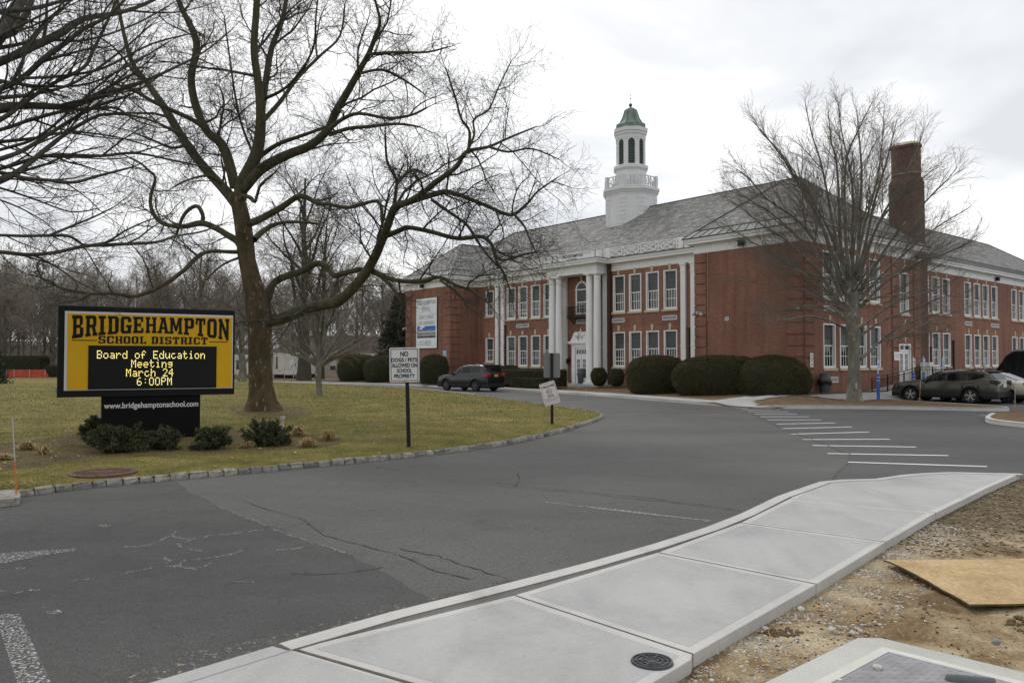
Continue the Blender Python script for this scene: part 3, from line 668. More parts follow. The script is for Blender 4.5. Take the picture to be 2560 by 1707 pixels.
# scatter: gravel, clods, grass blades
OCT = np.array([(1, 0, 0), (-1, 0, 0), (0, 1, 0), (0, -1, 0), (0, 0, 1), (0, 0, -1), (.62, .62, .3), (-.6, .62, .35), (-.62, -.6, .3), (.6, -.62, .35)], float)
ICO = None
def ico():
    import bmesh
    bm = bmesh.new(); bmesh.ops.create_icosphere(bm, subdivisions=1, radius=1); V = np.array([v.co[:] for v in bm.verts]); Fc = np.array([[v.index for v in f.verts] for f in bm.faces]); bm.free(); return V, Fc
IV, IF = ico()
def stones(name, pos, size, mat, flat=.65, kind='stuff'):
    n = len(pos); V = IV[None]*(1+.35*RNG.standard_normal((n, len(IV), 1)).clip(-1, 1)*.6)
    sc_ = size[:, None, None]*np.stack([1+.4*RNG.random(n), .8+.4*RNG.random(n), flat*(.7+.5*RNG.random(n))], 1)[:, None, :]
    V = V*sc_; a = RNG.random(n)*6.283; c, s = np.cos(a), np.sin(a)
    X = V[:, :, 0]*c[:, None]-V[:, :, 1]*s[:, None]; Y = V[:, :, 0]*s[:, None]+V[:, :, 1]*c[:, None]
    V = np.stack([X, Y, V[:, :, 2]], 2)+pos[:, None, :]
    Fc = (IF[None]+(np.arange(n)*len(IV))[:, None, None]).reshape(-1, 3)
    o = np_mesh(name, V.reshape(-1, 3), Fc, mat, smooth=False)
    return tag(o, kind=kind) if kind else o
def edge_pts(n, tmax, pw, y0=1.5, y1=12):
    out = []
    P = [p for p in dense(RV[1:11], .05)]
    while len(out) < n:
        p = random.choice(P)
        if not y0 < p.y < y1: continue
        t_ = .02+tmax*random.random()**pw; q = p+nrm*t_+Vector((random.random()-.5, random.random()-.5, 0))*.08
        dens = .12+1.3*max(0, fr(q.x, q.y, 2.1, 3)+.22)
        if random.random() < dens: out.append((q.x, q.y, dirt_z(q.x, q.y, t_)))
    return np.array(out)
g1 = edge_pts(7000, .66, 1.35, 1.5, 9.3); stones('gravel', g1, .003+.014*RNG.random(len(g1))**3.2, 'pebble')
g0 = edge_pts(5000, .34, 1.1, 1.5, 9.3); stones('edge_gravel', g0, .0025+.008*RNG.random(len(g0))**2.5, 'pale_pebble')
g2 = edge_pts(1500, 3.2, 1.0, 3.2, 9.5); stones('loose_grit', g2, .004+.010*RNG.random(len(g2))**2, 'pebble')

def far_pts(n):
    out = []
    P = [p for p in dense(RV[6:12], .05)]
    while len(out) < n:
        p = random.choice(P); t_ = 3.5*random.random()**1.2; q = p+nrm*t_+Vector((random.random()-.5, random.random()-.5, 0))*.1
        if q.y > 7.6: out.append((q.x, q.y, dirt_z(q.x, q.y, t_)+.004))
    return np.array(out)
g3 = far_pts(6500); stones('wood_chips', g3, .006+.016*RNG.random(len(g3))**1.5, 'chip', .25)

def straws(n):
    P_ = []
    for _ in range(n):
        p = random.choice(S[:220]); t_ = .05+3.2*random.random(); q = p+nrm*t_; P_.append((q.x, q.y, dirt_z(q.x, q.y, t_)+.006))
    P_ = np.array(P_); a = RNG.uniform(0, 6.283, n); L_ = RNG.uniform(.02, .09, n); w = .0016; d = np.stack([np.cos(a), np.sin(a), RNG.uniform(-.05, .25, n)], 1)*L_[:, None]; e = np.stack([-np.sin(a)*w, np.cos(a)*w, 0*a], 1)
    V = np.stack([P_-e, P_+e, P_+d+e, P_+d-e], 1).reshape(-1, 3); tag(np_mesh('dry_straw', V, np.arange(4*n).reshape(-1, 4), 'straw', None, 4), kind='stuff')
straws(900)

mb = MB(); q_ = [G(-60, 1226, .12), G(40, 1219, .12), G(52, 1231, .12), G(49, 1240, .12), G(-60, 1252, .12)]
mb.loft([[(v_.x, v_.y, z) for v_ in q_] for z in (-.02, .10)]); struct(mb, 'kerb_end_slab', 'belgian_block')
# ================================================================== THE SCHOOL
B = thing('school_building', 'long two-storey red brick school with white columns, slate roof and green-domed white cupola', 'school', BC, BROT)
Z0, ZT = .1, 8.25
class Wall:                                       # a wall frame: u along the wall, w inwards, z up
    def __init__(s, O, U, N): s.O = Vector((*O, 0)); s.U = Vector((*U, 0)); s.N = Vector((*N, 0))
    def p(s, u, w, z): return s.O+s.U*u-s.N*w+Vector((0, 0, z))
    def M(s): return Matrix((( s.U.x, -s.N.x, 0, s.O.x), (s.U.y, -s.N.y, 0, s.O.y), (0, 0, 1, 0), (0, 0, 0, 1)))
def wall(W, u0, u1, z0, z1, holes, name='wall', mat='brick', depth=.2):
    mb = MB(); us = sorted({u0, u1, *[h[0] for h in holes], *[h[1] for h in holes]}); zs = sorted({z0, z1, *[h[2] for h in holes], *[h[3] for h in holes]})
    inh = lambda u, z: any(h[0] < u < h[1] and h[2] < z < h[3] for h in holes)
    for a, b in zip(us, us[1:]):
        for c, d in zip(zs, zs[1:]):
            if not inh((a+b)/2, (c+d)/2): mb.face([W.p(a, 0, c), W.p(b, 0, c), W.p(b, 0, d), W.p(a, 0, d)])
    for h in holes:
        a, b, c, d = h[:4]
        mb.face([W.p(a, 0, c), W.p(a, 0, d), W.p(a, depth, d), W.p(a, depth, c)]); mb.face([W.p(b, 0, d), W.p(b, 0, c), W.p(b, depth, c), W.p(b, depth, d)])
        mb.face([W.p(a, 0, d), W.p(b, 0, d), W.p(b, depth, d), W.p(a, depth, d)]); mb.face([W.p(a, 0, c), W.p(a, depth, c), W.p(b, depth, c), W.p(b, 0, c)])
    # keep the brick normals pointing outwards
    o = mb.build(name, mat, B, uv=True); return o
BRNG = random.Random(3); simple('blind_a', (.13, .14, .135), .6, .1); simple('blind_b', (.055, .06, .055), .6, .2)
def window(W, u0, u1, z0, z1, sill=True, key=True, ajar=0, mid=None):
    M = W.M(); mb = MB(); mb.m = M; f = .085; d0, d1 = -.004, .19; zm = mid or z0+(z1-z0)*.505
    mb.box(u0+.002, u0+f, d0, d1, z0+.002, z1-.002); mb.box(u1-f, u1-.002, d0, d1, z0+.002, z1-.002)
    mb.box(u0+f, u1-f, d0, d1, z1-f, z1-.002); mb.box(u0+f, u1-f, d0+.03, d1, z0+.002, z0+.13)
    a, b = u0+f, u1-f
    mb.box(a, b, .105, .16, zm-.03, zm+.03)                                       # meeting rail
    mb.box(a, a+.04, .06, .12, zm, z1-f); mb.box(b-.04, b, .06, .12, zm, z1-f)    # upper sash stiles
    mb.box(a, a+.045, .125, .17, z0+.13, zm); mb.box(b-.045, b, .125, .17, z0+.13, zm)
    w = mb.build('window', 'white_paint', B)
    mb = MB(); mb.m = M; zu0, zu1 = zm+.03, z1-f; A, Bb = a+.04, b-.04
    for k in (1, 2, 3): x = A+(Bb-A)*k/4; mb.box(x-.010, x+.010, .118, .128, zu0, zu1)
    z = (zu0+zu1)/2; mb.box(A, Bb, .119, .127, z-.012, z+.012); mb.build('upper_sash_bars', 'grey_muntin', w)
    mb = MB(); mb.m = M; A, Bb = a+.045, b-.045; zl0, zl1 = z0+.13, zm-.03+ajar*0
    for k in (1, 2, 3): x = A+(Bb-A)*k/4; mb.box(x-.016, x+.016, .138, .152, zl0, zl1)
    z = (zl0+zl1)/2; mb.box(A, Bb, .139, .151, z-.016, z+.016)
    if ajar: mb.box(A, Bb, .13, .16, zl0+.25, zl0+.31)
    mb.build('lower_sash_bars', 'white_paint', w)
    mb = MB(); mb.m = M; mb.face([(a, .13, zu0), (b, .13, zu0), (b, .13, zu1), (a, .13, zu1)]); mb.build('screened_pane', 'screen_glass', w)
    mb = MB(); mb.m = M; mb.face([(a, .153, zl0), (b, .153, zl0), (b, .153, zl1+.02), (a, .153, zl1+.02)]); mb.build('pane', 'pane_glass', w)
    q_ = BRNG.random()
    if q_ < .45:
        mb = MB(); mb.m = M; k_ = BRNG.uniform(.25, 1.0); mb.face([(a+.05, .129, zu1-(zu1-zu0)*k_), (b-.05, .129, zu1-(zu1-zu0)*k_), (b-.05, .129, zu1), (a+.05, .129, zu1)]); mb.build('blind', 'blind_a' if q_ < .2 else 'blind_b', w)
    if q_ > .7:
        mb = MB(); mb.m = M; k_ = BRNG.uniform(.12, .55); x_ = a+(b-a)*BRNG.uniform(.1, .5); mb.face([(x_, .1525, zl0), (x_+(b-a)*.35, .1525, zl0), (x_+(b-a)*.35, .1525, zl0+(zl1-zl0)*k_), (x_, .1525, zl0+(zl1-zl0)*k_)]); mb.build('window_display', 'blind_b' if q_ < .85 else 'blind_a', w)
    if sill:
        mb = MB(); mb.m = M; mb.box(u0-.09, u1+.09, -.085, .17, z0-.13, z0-.001); mb.build('sill', 'stone_trim', w)
    if key:
        mb = MB(); mb.m = M; c = (u0+u1)/2; mb.loft([[(c-.07, y, z1+.0), (c+.07, y, z1+.0)][::1]+[(c+.115, y, z1+.42 if z1 < 6 else ZT), (c-.115, y, z1+.42 if z1 < 6 else ZT)] for y in (-.05, .02)])
        mb.build('keystone', 'stone_trim', w)
        mb = MB(); mb.m = M; mb.faces([(u0-.1, -.006, z1), (c-.08, -.006, z1), (c-.11, -.006, z1+.3), (u0-.16, -.006, z1+.3)], [(0, 1, 2, 3)]); mb.faces([(c+.08, -.006, z1), (u1+.1, -.006, z1), (u1+.16, -.006, z1+.3), (c+.11, -.006, z1+.3)], [(0, 1, 2, 3)])
        mb.build('brick_arch', 'arch_brick', w, uv=True)
    return w
LO, LT, UO, UT = 1.62, 4.0, 5.34, 7.86
# --- central facade, plane y = 2.75
WC = Wall((0, 2.75), (1, 0), (0, -1))
cR = [-15.25, -13.79, -12.3, -10.83]; cL = [-26.8, -25.35, -23.85, -22.38]
hol = []
for c in cR+cL: hol += [(c-.545, c+.545, LO, LT), (c-.545, c+.545, UO, UT)]
hol += [(-30.1, -29.02, 1.95, 3.93), (-30.1, -29.02, 5.7, 7.8), (-8.58, -7.5, LO, LT), (-8.58, -7.5, UO, UT)]
wall(WC, -31.2, -6.8, Z0, ZT, hol)
for i, h in enumerate(hol): window(WC, *h, ajar=1 if i in (0, 11) else 0)
# --- wings, front faces
WF = Wall((0, 0), (1, 0), (0, -1)); wall(WF, -6.8, 0, Z0, ZT, []); wall(WF, -38, -31.2, Z0, ZT, [])
WLs = Wall((-31.2, 0), (0, 1), (1, 0)); wall(WLs, 0, 2.75, Z0, ZT, [])
WRi = Wall((-6.8, 2.75), (0, -1), (-1, 0)); wall(WRi, 0, 2.75, Z0, ZT, [])
WLl = Wall((-38, 13.3), (0, -1), (-1, 0)); wall(WLl, 0, 13.3, Z0, ZT, [])
# --- right side, plane x = 0
WS = Wall((0, 0), (0, 1), (1, 0)); sw = [(1.9, 3.17), (3.62, 4.89), (5.34, 6.61), (7.02, 8.29)]; hol = []
for a, b in sw: hol += [(a, b, LO, LT), (a, b, UO, UT)]
wall(WS, 0, 13.6, Z0, ZT, hol+[(10.65, 12.22, .75, 3.05), (10.82, 12.0, 4.85, 7.35)])
for h in hol: window(WS, *h)
window(WS, 10.82, 12.0, 4.85, 7.35)
WS2 = Wall((-1.78, 0), (0, 1), (1, 0)); hol = []
for c in [18.55, 20.27, 22.0, 25.82, 27.58, 29.28, 31.03, 35.3, 37.0, 38.8, 40.5]: hol += [(c-.63, c+.63, LO, LT), (c-.63, c+.63, UO, UT)]
wall(WS2, 13.6, 51, Z0, ZT, hol)
for h in hol: window(WS2, *h)
WB = Wall((0, 13.6), (-1, 0), (0, 1)); wall(WB, 0, 1.78, Z0, ZT, [])
# dark rooms behind the glass are closed by plain inner and rear walls
mb = MB()
for a in ([(-38, 13.3), (-38, 3.2)], [(-38, 13.3), (-14, 13.3)], [(-14, 13.3), (-14, 51)], [(-14, 51), (-1.78, 51)]):
    (x0, y0), (x1, y1) = a; mb.face([(x0, y0, Z0), (x1, y1, Z0), (x1, y1, ZT), (x0, y0, ZT)])
mb.build('rear_wall', 'brick', B, uv=True)
# --- quoins (raised brick bands)
def quoins(W, a, b, name='quoins'):
    mb = MB(); mb.m = W.M(); n = 13; h = (8.2-.35)/n
    for i in range(n): z = .35+i*h; mb.box(a, b, -.06, .0, z+.05, z+h-.03)
    mb.build(name, 'brick', B, uv=True)
quoins(WF, -6.8, -6.0); quoins(WF, -.95, -.0); quoins(WS, .0, .95); quoins(WS, 9.7, 10.5); quoins(WS, 12.6, 13.45)
quoins(WF, -38, -37.1); quoins(WF, -32.05, -31.2); quoins(WLs, .0, .9)
# --- cornice swept round the plan
plan = [(-38, 13.3), (-38, 0), (-31.2, 0), (-31.2, 2.75), (-6.8, 2.75), (-6.8, 0), (0, 0), (0, 13.6), (-1.78, 13.6), (-1.78, 51)]
def off(P, w, closed=False):
    out = []; n = len(P)
    for i, p in enumerate(P):
        a = Vector(P[i-1]) if (i > 0 or closed) else None; b = Vector(P[(i+1) % n]) if (i < n-1 or closed) else None; p = Vector(p)
        n1 = n2 = None
        if a is not None: d = (p-a).normalized(); n1 = Vector((d.y, -d.x))
        if b is not None: d = (b-p).normalized(); n2 = Vector((d.y, -d.x))
        n1 = n1 or n2; n2 = n2 or n1
        q = (n1+n2); q = q/max(.2, q.dot(n1)); out.append(p+q*w)
    return out
def sweep(P, prof, name, mat, parent=B, zs=0):
    mb = MB(); cols = [off(P, w) for w, z in prof]
    for i in range(len(P)-1):
        for j in range(len(prof)-1):
            mb.face([(*cols[j][i], prof[j][1]), (*cols[j][i+1], prof[j][1]), (*cols[j+1][i+1], prof[j+1][1]), (*cols[j+1][i], prof[j+1][1])])
    return mb.build(name, mat, parent)
sweep(plan, [(0, 8.18), (.05, 8.18), (.05, 8.235), (.07, 8.24), (.07, 8.27), (.045, 8.275), (.045, 8.62), (.09, 8.64), (.11, 8.69), (.42, 8.71), (.42, 8.82), (.46, 8.84), (.5, 8.95), (.5, 9.0)], 'cornice', 'white_paint')
sweep(plan, [(.5, 9.0), (.535, 9.0), (.535, 9.04), (.44, 9.05)], 'gutter_edge', 'roof_edge')
# --- roofs
def roof(name, quads, mat='slate'):
    mb = MB()
    for q in quads: mb.face(q)
    return mb.build(name, mat, B, uv=True)
ex0, ex1, ey0, ey1, ez = -38.5, .5, 2.25, 13.8, 9.04; rx0, rx1, ry, rz = -32.8, -4.8, 8.0, 13.5
roof('roof', [[(ex0, ey0, ez), (ex1, ey0, ez), (rx1, ry, rz), (rx0, ry, rz)], [(ex1, ey0, ez), (ex1, ey1, ez), (rx1, ry, rz)], [(ex1, ey1, ez), (ex0, ey1, ez), (rx0, ry, rz), (rx1, ry, rz)], [(ex0, ey1, ez), (ex0, ey0, ez), (rx0, ry, rz)]])
for x0, x1 in ((-38.5, -30.7), (-7.3, .5)):
    c = (x0+x1)/2; py, pz = 3.55, 12.3
    roof('wing_roof', [[(x0, -.5, ez+.004), (x1, -.5, ez+.004), (c, py, pz)], [(x1, -.5, ez+.004), (x1, 7.5, ez+.004), (c, 7.5, pz), (c, py, pz)], [(x0, 7.5, ez+.004), (x0, -.5, ez+.004), (c, py, pz), (c, 7.5, pz)]])
roof('rear_wing_roof', [[(-1.28, 9, ez-.02), (-1.28, 51.5, ez-.02), (-7, 45, 13.05), (-7, 9, 13.05)], [(-1.28, 51.5, ez-.02), (-13.9, 51.5, ez-.02), (-7, 45, 13.05)], [(-13.9, 51.5, ez-.02), (-13.9, 9, ez-.02), (-7, 9, 13.05), (-7, 45, 13.05)]])
# copper band with standing seams on the wings' eaves and the rear wing
def copper(a, b, up, n, name='copper_band', ends=(0, 0)):
    a, b, up = Vector(a), Vector(b), Vector(up); nn = (b-a).cross(up).normalized(); o = nn*.03
    d = (b-a).normalized(); mb = MB(); mb.face([a+o, b+o, b+up-d*ends[1]+o, a+up+d*ends[0]+o])
    w = mb.build(name, 'copper_band', B); mb = MB()
    for i in range(n+1):
        t_ = i/n; p = (a+d*.02).lerp(b-d*.02, t_); q = (a+up+d*(ends[0]+.02)).lerp(b+up-d*(ends[1]+.02), t_)
        mb.bar(p+o*1.4, q+o*1.4, .022, .035)
    mb.bar(a+up+d*ends[0]+o*1.3, b+up-d*ends[1]+o*1.3, .05, .06)
    mb.build('standing_seam', 'copper_seam', w)
sf = (12.3-9.044)/4.05; ss = (12.3-9.044)/3.9
for x0, x1 in ((-38.5, -30.7), (-7.3, .5)): copper((x0, -.5, ez), (x1, -.5, ez), (0, .54, .54*sf), 13, ends=(.52, .52))
copper((-30.7, -.5, ez), (-30.7, 2.2, ez), (-.6, 0, .6*ss), 5, ends=(.62, 0))
copper((.5, -.5, ez), (.5, 13.8, ez), (-.6, 0, .6*ss*.98), 22, ends=(.62, .6))
copper((-1.28, 14.0, ez-.02), (-1.28, 51.5, ez-.02), (-.62, 0, .62*.702), 62, ends=(0, .6))
mb = MB()    # hip and ridge cappings
for a, b in [((rx0, ry, rz), (rx1, ry, rz)), ((rx1, ry, rz), (ex1, ey0, ez)), ((rx0, ry, rz), (ex0, ey0, ez)), ((rx1, ry, rz), (ex1, ey1, ez)), ((-3.4, 3.55, 12.3), (-7.3, -.5, ez)), ((-3.4, 3.55, 12.3), (.5, -.5, ez)),
             ((-34.6, 3.55, 12.3), (-38.5, -.5, ez)), ((-34.6, 3.55, 12.3), (-30.7, -.5, ez)), ((-34.6, 3.55, 12.3), (-34.6, 6.6, 12.3)), ((-3.4, 3.55, 12.3), (-3.4, 6.6, 12.3)), ((-7, 45, 13.05), (-7, 12, 13.05)), ((-7, 45, 13.05), (-1.28, 51.5, 9.02))]:
    mb.bar(Vector(a)+Vector((0, 0, .02)), Vector(b)+Vector((0, 0, .02)), .1, .05)
mb.build('ridge_capping', 'copper_seam', B)
# --- pilasters
def pilaster(W, c, w, z0=.42, z1=8.22, proud=.14):
    mb = MB(); mb.m = W.M(); h = w/2
    mb.box(c-h, c+h, -proud, 0, z0, z1-.3); mb.box(c-h-.05, c+h+.05, -proud-.05, 0, z0, z0+.22); mb.box(c-h-.03, c+h+.03, -proud-.03, 0, 2.95, 3.0)
    mb.box(c-h-.03, c+h+.03, -proud-.03, 0, z1-.58, z1-.54); mb.box(c-h-.02, c+h+.02, -proud-.02, 0, z1-.3, z1-.15); mb.box(c-h-.07, c+h+.07, -proud-.07, 0, z1-.15, z1-.03)
    mb.build('pilaster', 'white_paint', B)
for c in (-9.72, -8.95, -28.49, -27.76): pilaster(WC, c, .38)
for c in (-20.5, -16.45): pilaster(WC, c, .40)
# --- portico
mb = MB(); PX0, PX1, PY = -21.35, -16.25, 1.62
mb.box(PX0, PX1, PY, 2.745, 8.12, 8.70)
mb.box(PX0-.02, PX1+.02, PY-.02, 2.74, 8.36, 8.40)
mb.build('portico_entablature', 'white_paint', B)
sweep([(PX0, 2.7), (PX0, PY), (PX1, PY), (PX1, 2.7)], [(0, 8.64), (.06, 8.66), (.09, 8.71), (.40, 8.73), (.40, 8.84), (.44, 8.86), (.48, 8.965), (.48, 9.03), (0, 9.05)], 'portico_cornice', 'white_paint')
sweep([(PX0, 2.2), (PX0, PY), (PX1, PY), (PX1, 2.2)], [(.48, 9.031), (.51, 9.031), (.51, 9.07), (.1, 9.1)], 'portico_gutter', 'roof_edge')
mb = MB(); mb.box(PX0-.45, PX1+.45, PY-.42, 2.2, 9.034, 9.06); mb.build('portico_roof', 'roof_edge', B)
for s in (-2.28, -1.55, 1.55, 2.28):
    mb = MB(); c = (-18.8+s, 1.95)
    mb.box(c[0]-.34, c[0]+.34, c[1]-.34, c[1]+.34, .42, .56); mb.lathe([(.33, .56), (.33, .62), (.28, .68), (.27, .8), (.27, 3), (.262, 5), (.235, 7.72), (.26, 7.73), (.26, 7.77), (.235, 7.79), (.235, 7.9), (.31, 7.97), (.32, 8.02)], 20, c)
    mb.box(c[0]-.34, c[0]+.34, c[1]-.34, c[1]+.34, 8.02, 8.119); mb.build('column', 'white_paint', B, smooth=True)
mb = MB(); mb.box(-21.9, -15.7, 1.2, 2.74, .12, .42); mb.box(-20.6, -17.0, .75, 1.2, .12, .27); mb.build('portico_step', 'kerb_concrete', B)
mb = MB(); mb.box(-20.5, -17.1, 1.95, 2.05, 9.07, 9.62); mb.box(-20.55, -17.05, 1.9, 2.1, 9.62, 9.68)
for x in (-20.75, -21.2, -16.85, -16.4): mb.bbox(x-.16, x+.16, 1.85, 2.15, 9.06, 9.72, .02); mb.box(x-.2, x+.2, 1.8, 2.2, 9.72, 9.76)
for x in (-16.1,): mb.bbox(x-.15, x+.15, 2.3, 2.6, 9.06, 9.72, .02)
mb.bbox(-21.65, -21.35, 2.3, 2.6, 9.06, 9.72, .02)
SGN = mb.build('name_panel', 'white_paint', B)
text_mesh('BRIDGEHAMPTON', 'lettering', 'black_iron', 2.05, .2, SGN, XZ(-18.95, 1.945, 9.39), .012)
text_mesh('SCHOOL', 'lettering', 'black_iron', 1.0, .18, SGN, XZ(-18.95, 1.945, 9.15), .012)
# --- roof balustrades
def balustrade(xa, xb, n):
    mb = MB(); y = 2.35; z0, z1 = 9.12, 9.68; mb.box(xa, xb, y-.03, y+.03, z1+.02, z1+.07)
    L = (xb-xa)/n
    for i in range(n):
        a = xa+i*L; b = a+L*.68; e = a+L; br = lambda p, q, w=.06: mb.bar((p[0], y, p[1]), (q[0], y, q[1]), w)
        br((a+.02, z0+.06), (a+.02, z1-.06)); br((b, z0+.06), (b, z1-.06))
        br((a-.14*L, z1), (b+.16*L, z0-.04)); br((a, z0+.06), (b, z1-.05))
        br((a, z0+.06), (b, z0+.06)); br((a, z1-.08), (b, z1-.08))
        m_ = (b+e)/2; br((m_, z0-.06), (m_, z1+.03)); br((b, (z0+z1)/2), (e, (z0+z1)/2)); br((b, z0+.06), (m_, z0-.05)); br((m_, z0-.05), (e, z0+.06)); br((b, z1-.08), (m_, z1+.02)); br((m_, z1+.02), (e, z1-.08))
        br(((a+b)/2, z0+.06), ((a+b)/2, z0-.06), .06); br(((a+b)/2, z1-.02), ((a+b)/2, z1+.02), .06)
    o = mb.build('balustrade', 'white_paint', B); mb = MB()
    mb.bbox(xa-.36, xa, y-.15, y+.15, 9.05, 9.72, .02); mb.bbox(xb, xb+.36, y-.15, y+.15, 9.05, 9.72, .02); mb.build('post', 'white_paint', o)
balustrade(-15.6, -9.75, 4); balustrade(-27.8, -21.9, 4)
mb = MB(); mb.box(-9.3, -8.95, 2.25, 2.5, 9.05, 9.5); mb.lathe([(.1, 9.05), (.16, 9.2), (.12, 9.35), (.04, 9.5)], 10, (-8.7, 2.3)); mb.build('scroll_bracket', 'white_paint', B)
# --- arched window and balcony
mb = MB(); mb.m = WC.M(); c = -18.8; r0, r1, zs = .60, .47, 7.16
def arch(r, z0, zs, y, n=14): return [(c-r, y, z0)]+[(c-r*math.cos(math.pi*k/n), y, zs+r*math.sin(math.pi*k/n)) for k in range(n+1)]+[(c+r, y, z0)]
A0, A1 = arch(r0, 5.36, zs, -.06), arch(r1, 5.5, zs, -.06); A2 = arch(r0, 5.36, zs, .0); A3 = arch(r1, 5.5, zs, -.015)
for i in range(len(A0)-1):
    mb.face([A0[i], A0[i+1], A1[i+1], A1[i]]); mb.face([A2[i], A2[i+1], A0[i+1], A0[i]]); mb.face([A1[i], A1[i+1], A3[i+1], A3[i]])
mb.box(c-r0, c+r0, -.06, 0, 5.36, 5.5); mb.box(c-r1, c+r1, -.05, -.008, zs-.05, zs+.03); mb.box(c-r1, c+r1, -.045, -.008, 6.22, 6.28)
aw = mb.build('arched_window', 'white_paint', B)
mb = MB(); mb.m = WC.M(); mb.face([p for p in arch(r1, 6.28, zs, -.007)]); mb.build('screened_pane', 'screen_glass', aw)
mb = MB(); mb.m = WC.M(); mb.face([(c-r1, -.006, 5.5), (c+r1, -.006, 5.5), (c+r1, -.006, 6.22), (c-r1, -.006, 6.22)]); mb.build('pane', 'pane_glass', aw)
mb = MB(); mb.m = WC.M()
for k in (-.235, 0, .235): mb.box(c+k-.014, c+k+.014, -.03, -.01, 5.5, 6.22)
mb.box(c-r1, c+r1, -.03, -.01, 5.84, 5.87); mb.build('lower_sash_bars', 'white_paint', aw)
mb = MB(); mb.m = WC.M()
for k in (-.235, 0, .235): mb.box(c+k-.01, c+k+.01, -.016, -.009, 6.28, zs)
mb.box(c-r1, c+r1, -.016, -.009, 6.68, 6.7)
for k in range(1, 6): a = math.pi*k/6; mb.bar((c, -.012, zs), (c-r1*math.cos(a), -.012, zs+r1*math.sin(a)), .018)
mb.build('upper_sash_bars', 'grey_muntin', aw)
mb = MB(); mb.m = WC.M(); mb.loft([[(c-.07, y, 7.76), (c+.07, y, 7.76), (c+.11, y, 8.18), (c-.11, y, 8.18)] for y in (-.09, .02)]); mb.box(c-.72, c-.6, -.05, 0, 7.1, 7.22); mb.box(c+.6, c+.72, -.05, 0, 7.1, 7.22); mb.build('keystone', 'stone_trim', aw)
mb = MB(); x0, x1, y0, y1 = -19.75, -17.85, 2.15, 2.74
mb.box(x0, x1, y0, y1, 5.08, 5.17)
for a, b in (((x0, y0), (x1, y0)), ((x0, y0), (x0, y1)), ((x1, y0), (x1, y1))):
    for z in (5.26, 5.9): mb.bar((*a, z), (*b, z), .04)
    n = int((Vector(a)-Vector(b)).length/.11)
    for i in range(n+1): p = Vector(a).lerp(Vector(b), i/n); mb.bar((*p, 5.17), (*p, 5.9), .018)
for xx in (x0+.28, x1-.28):
    for k in range(3): z = 5.3+k*.2; mb.bar((xx-.09, y0-.01, z), (xx+.09, y0-.01, z+.18), .022); mb.bar((xx+.09, y0-.01, z), (xx-.09, y0-.01, z+.18), .022)
for xx in (x0+.15, x1-.15): mb.bar((xx, y0+.1, 5.08), (xx, y1, 4.72), .06)
mb.build('balcony', 'black_iron', B)
# --- front door
mb = MB(); mb.m = WC.M(); mb.box(c-.92, c-.58, -.18, .0, .42, 3.0); mb.box(c+.58, c+.92, -.18, 0, .42, 3.0); mb.box(c-.92, c+.92, -.18, 0, 3.0, 3.28); mb.box(c-.58, c+.58, -.05, 0, .42, 3.0)
mb.box(c-1.2, c+1.2, -.34, 0, 3.28, 3.4); mb.box(c-1.05, c+1.05, -.25, 0, 3.2, 3.28)
for s in (-1, 1):
    P = [(1.2, 3.4), (1.0, 3.46), (.85, 3.6), (.72, 3.85), (.6, 4.05), (.42, 4.12), (.24, 4.08), (.14, 3.95), (.15, 3.83), (.26, 3.75), (.33, 3.68), (.2, 3.55), (.12, 3.4)]
    mb.loft([[(c+s*x, y, z) for x, z in (P if s > 0 else P[::-1])] for y in (-.26, 0)])
    mb.m = WC.M(); mb.lathe([(.0, 0), (.0, 0)], 4) if 0 else None
    mb.loft([[(c+s*(.36+.17*math.cos(a)*k), y, 3.93+.17*math.sin(a)*k) for a in [i*.6283 for i in range(10)]] for k, y in ((1, -.26), (.75, -.32), (.3, -.34))])
for r0_, z0_, r1_, z1_ in ((.14, 3.4, .12, 3.75), (.06, 3.75, .1, 3.9), (.1, 3.9, .16, 4.1), (.16, 4.1, .05, 4.18), (.05, 4.18, .01, 4.42)):
    mb.loft([[(c+r*math.cos(a), -.15+r*math.sin(a), z) for a in [i*.785 for i in range(8)]] for r, z in ((r0_, z0_), (r1_, z1_))])
fd = mb.build('front_door_surround', 'white_paint', B)
mb = MB(); mb.m = WC.M()
for s in (-1, 1):
    x0 = c+.02 if s > 0 else c-.56; x1 = x0+.54; ys = -.09
    mb.box(x0, x1, ys, -.051, .44, 1.25); mb.box(x0, x0+.12, ys, -.051, 1.25, 2.15); mb.box(x1-.12, x1, ys, -.051, 1.25, 2.15); mb.box(x0, x1, ys, -.051, 2.15, 2.45)
    for k in (1, 2): xx = x0+.12+.1*k; mb.box(xx-.012, xx+.012, ys, -.051, 1.25, 2.15); z = 1.25+.3*k; mb.box(x0+.12, x1-.12, ys+.002, -.051, z-.02, z+.02)
mb.box(c-.56, c+.56, -.1, -.051, 2.45, 2.52); mb.box(c-.56, c-.48, -.09, -.051, 2.52, 2.9); mb.box(c+.48, c+.56, -.09, -.051, 2.52, 2.9); mb.box(c-.56, c+.56, -.1, -.051, 2.84, 2.99)
for k in range(1, 6): xx = c-.48+.96*k/6; mb.box(xx-.02, xx+.02, -.085, -.051, 2.52, 2.84)
dd = mb.build('door', 'white_paint', fd)
mb = MB(); mb.m = WC.M(); mb.face([(c-.56, -.056, 1.2), (c+.56, -.056, 1.2), (c+.56, -.056, 2.95), (c-.56, -.056, 2.95)]); mb.build('pane', 'pane_glass', fd)
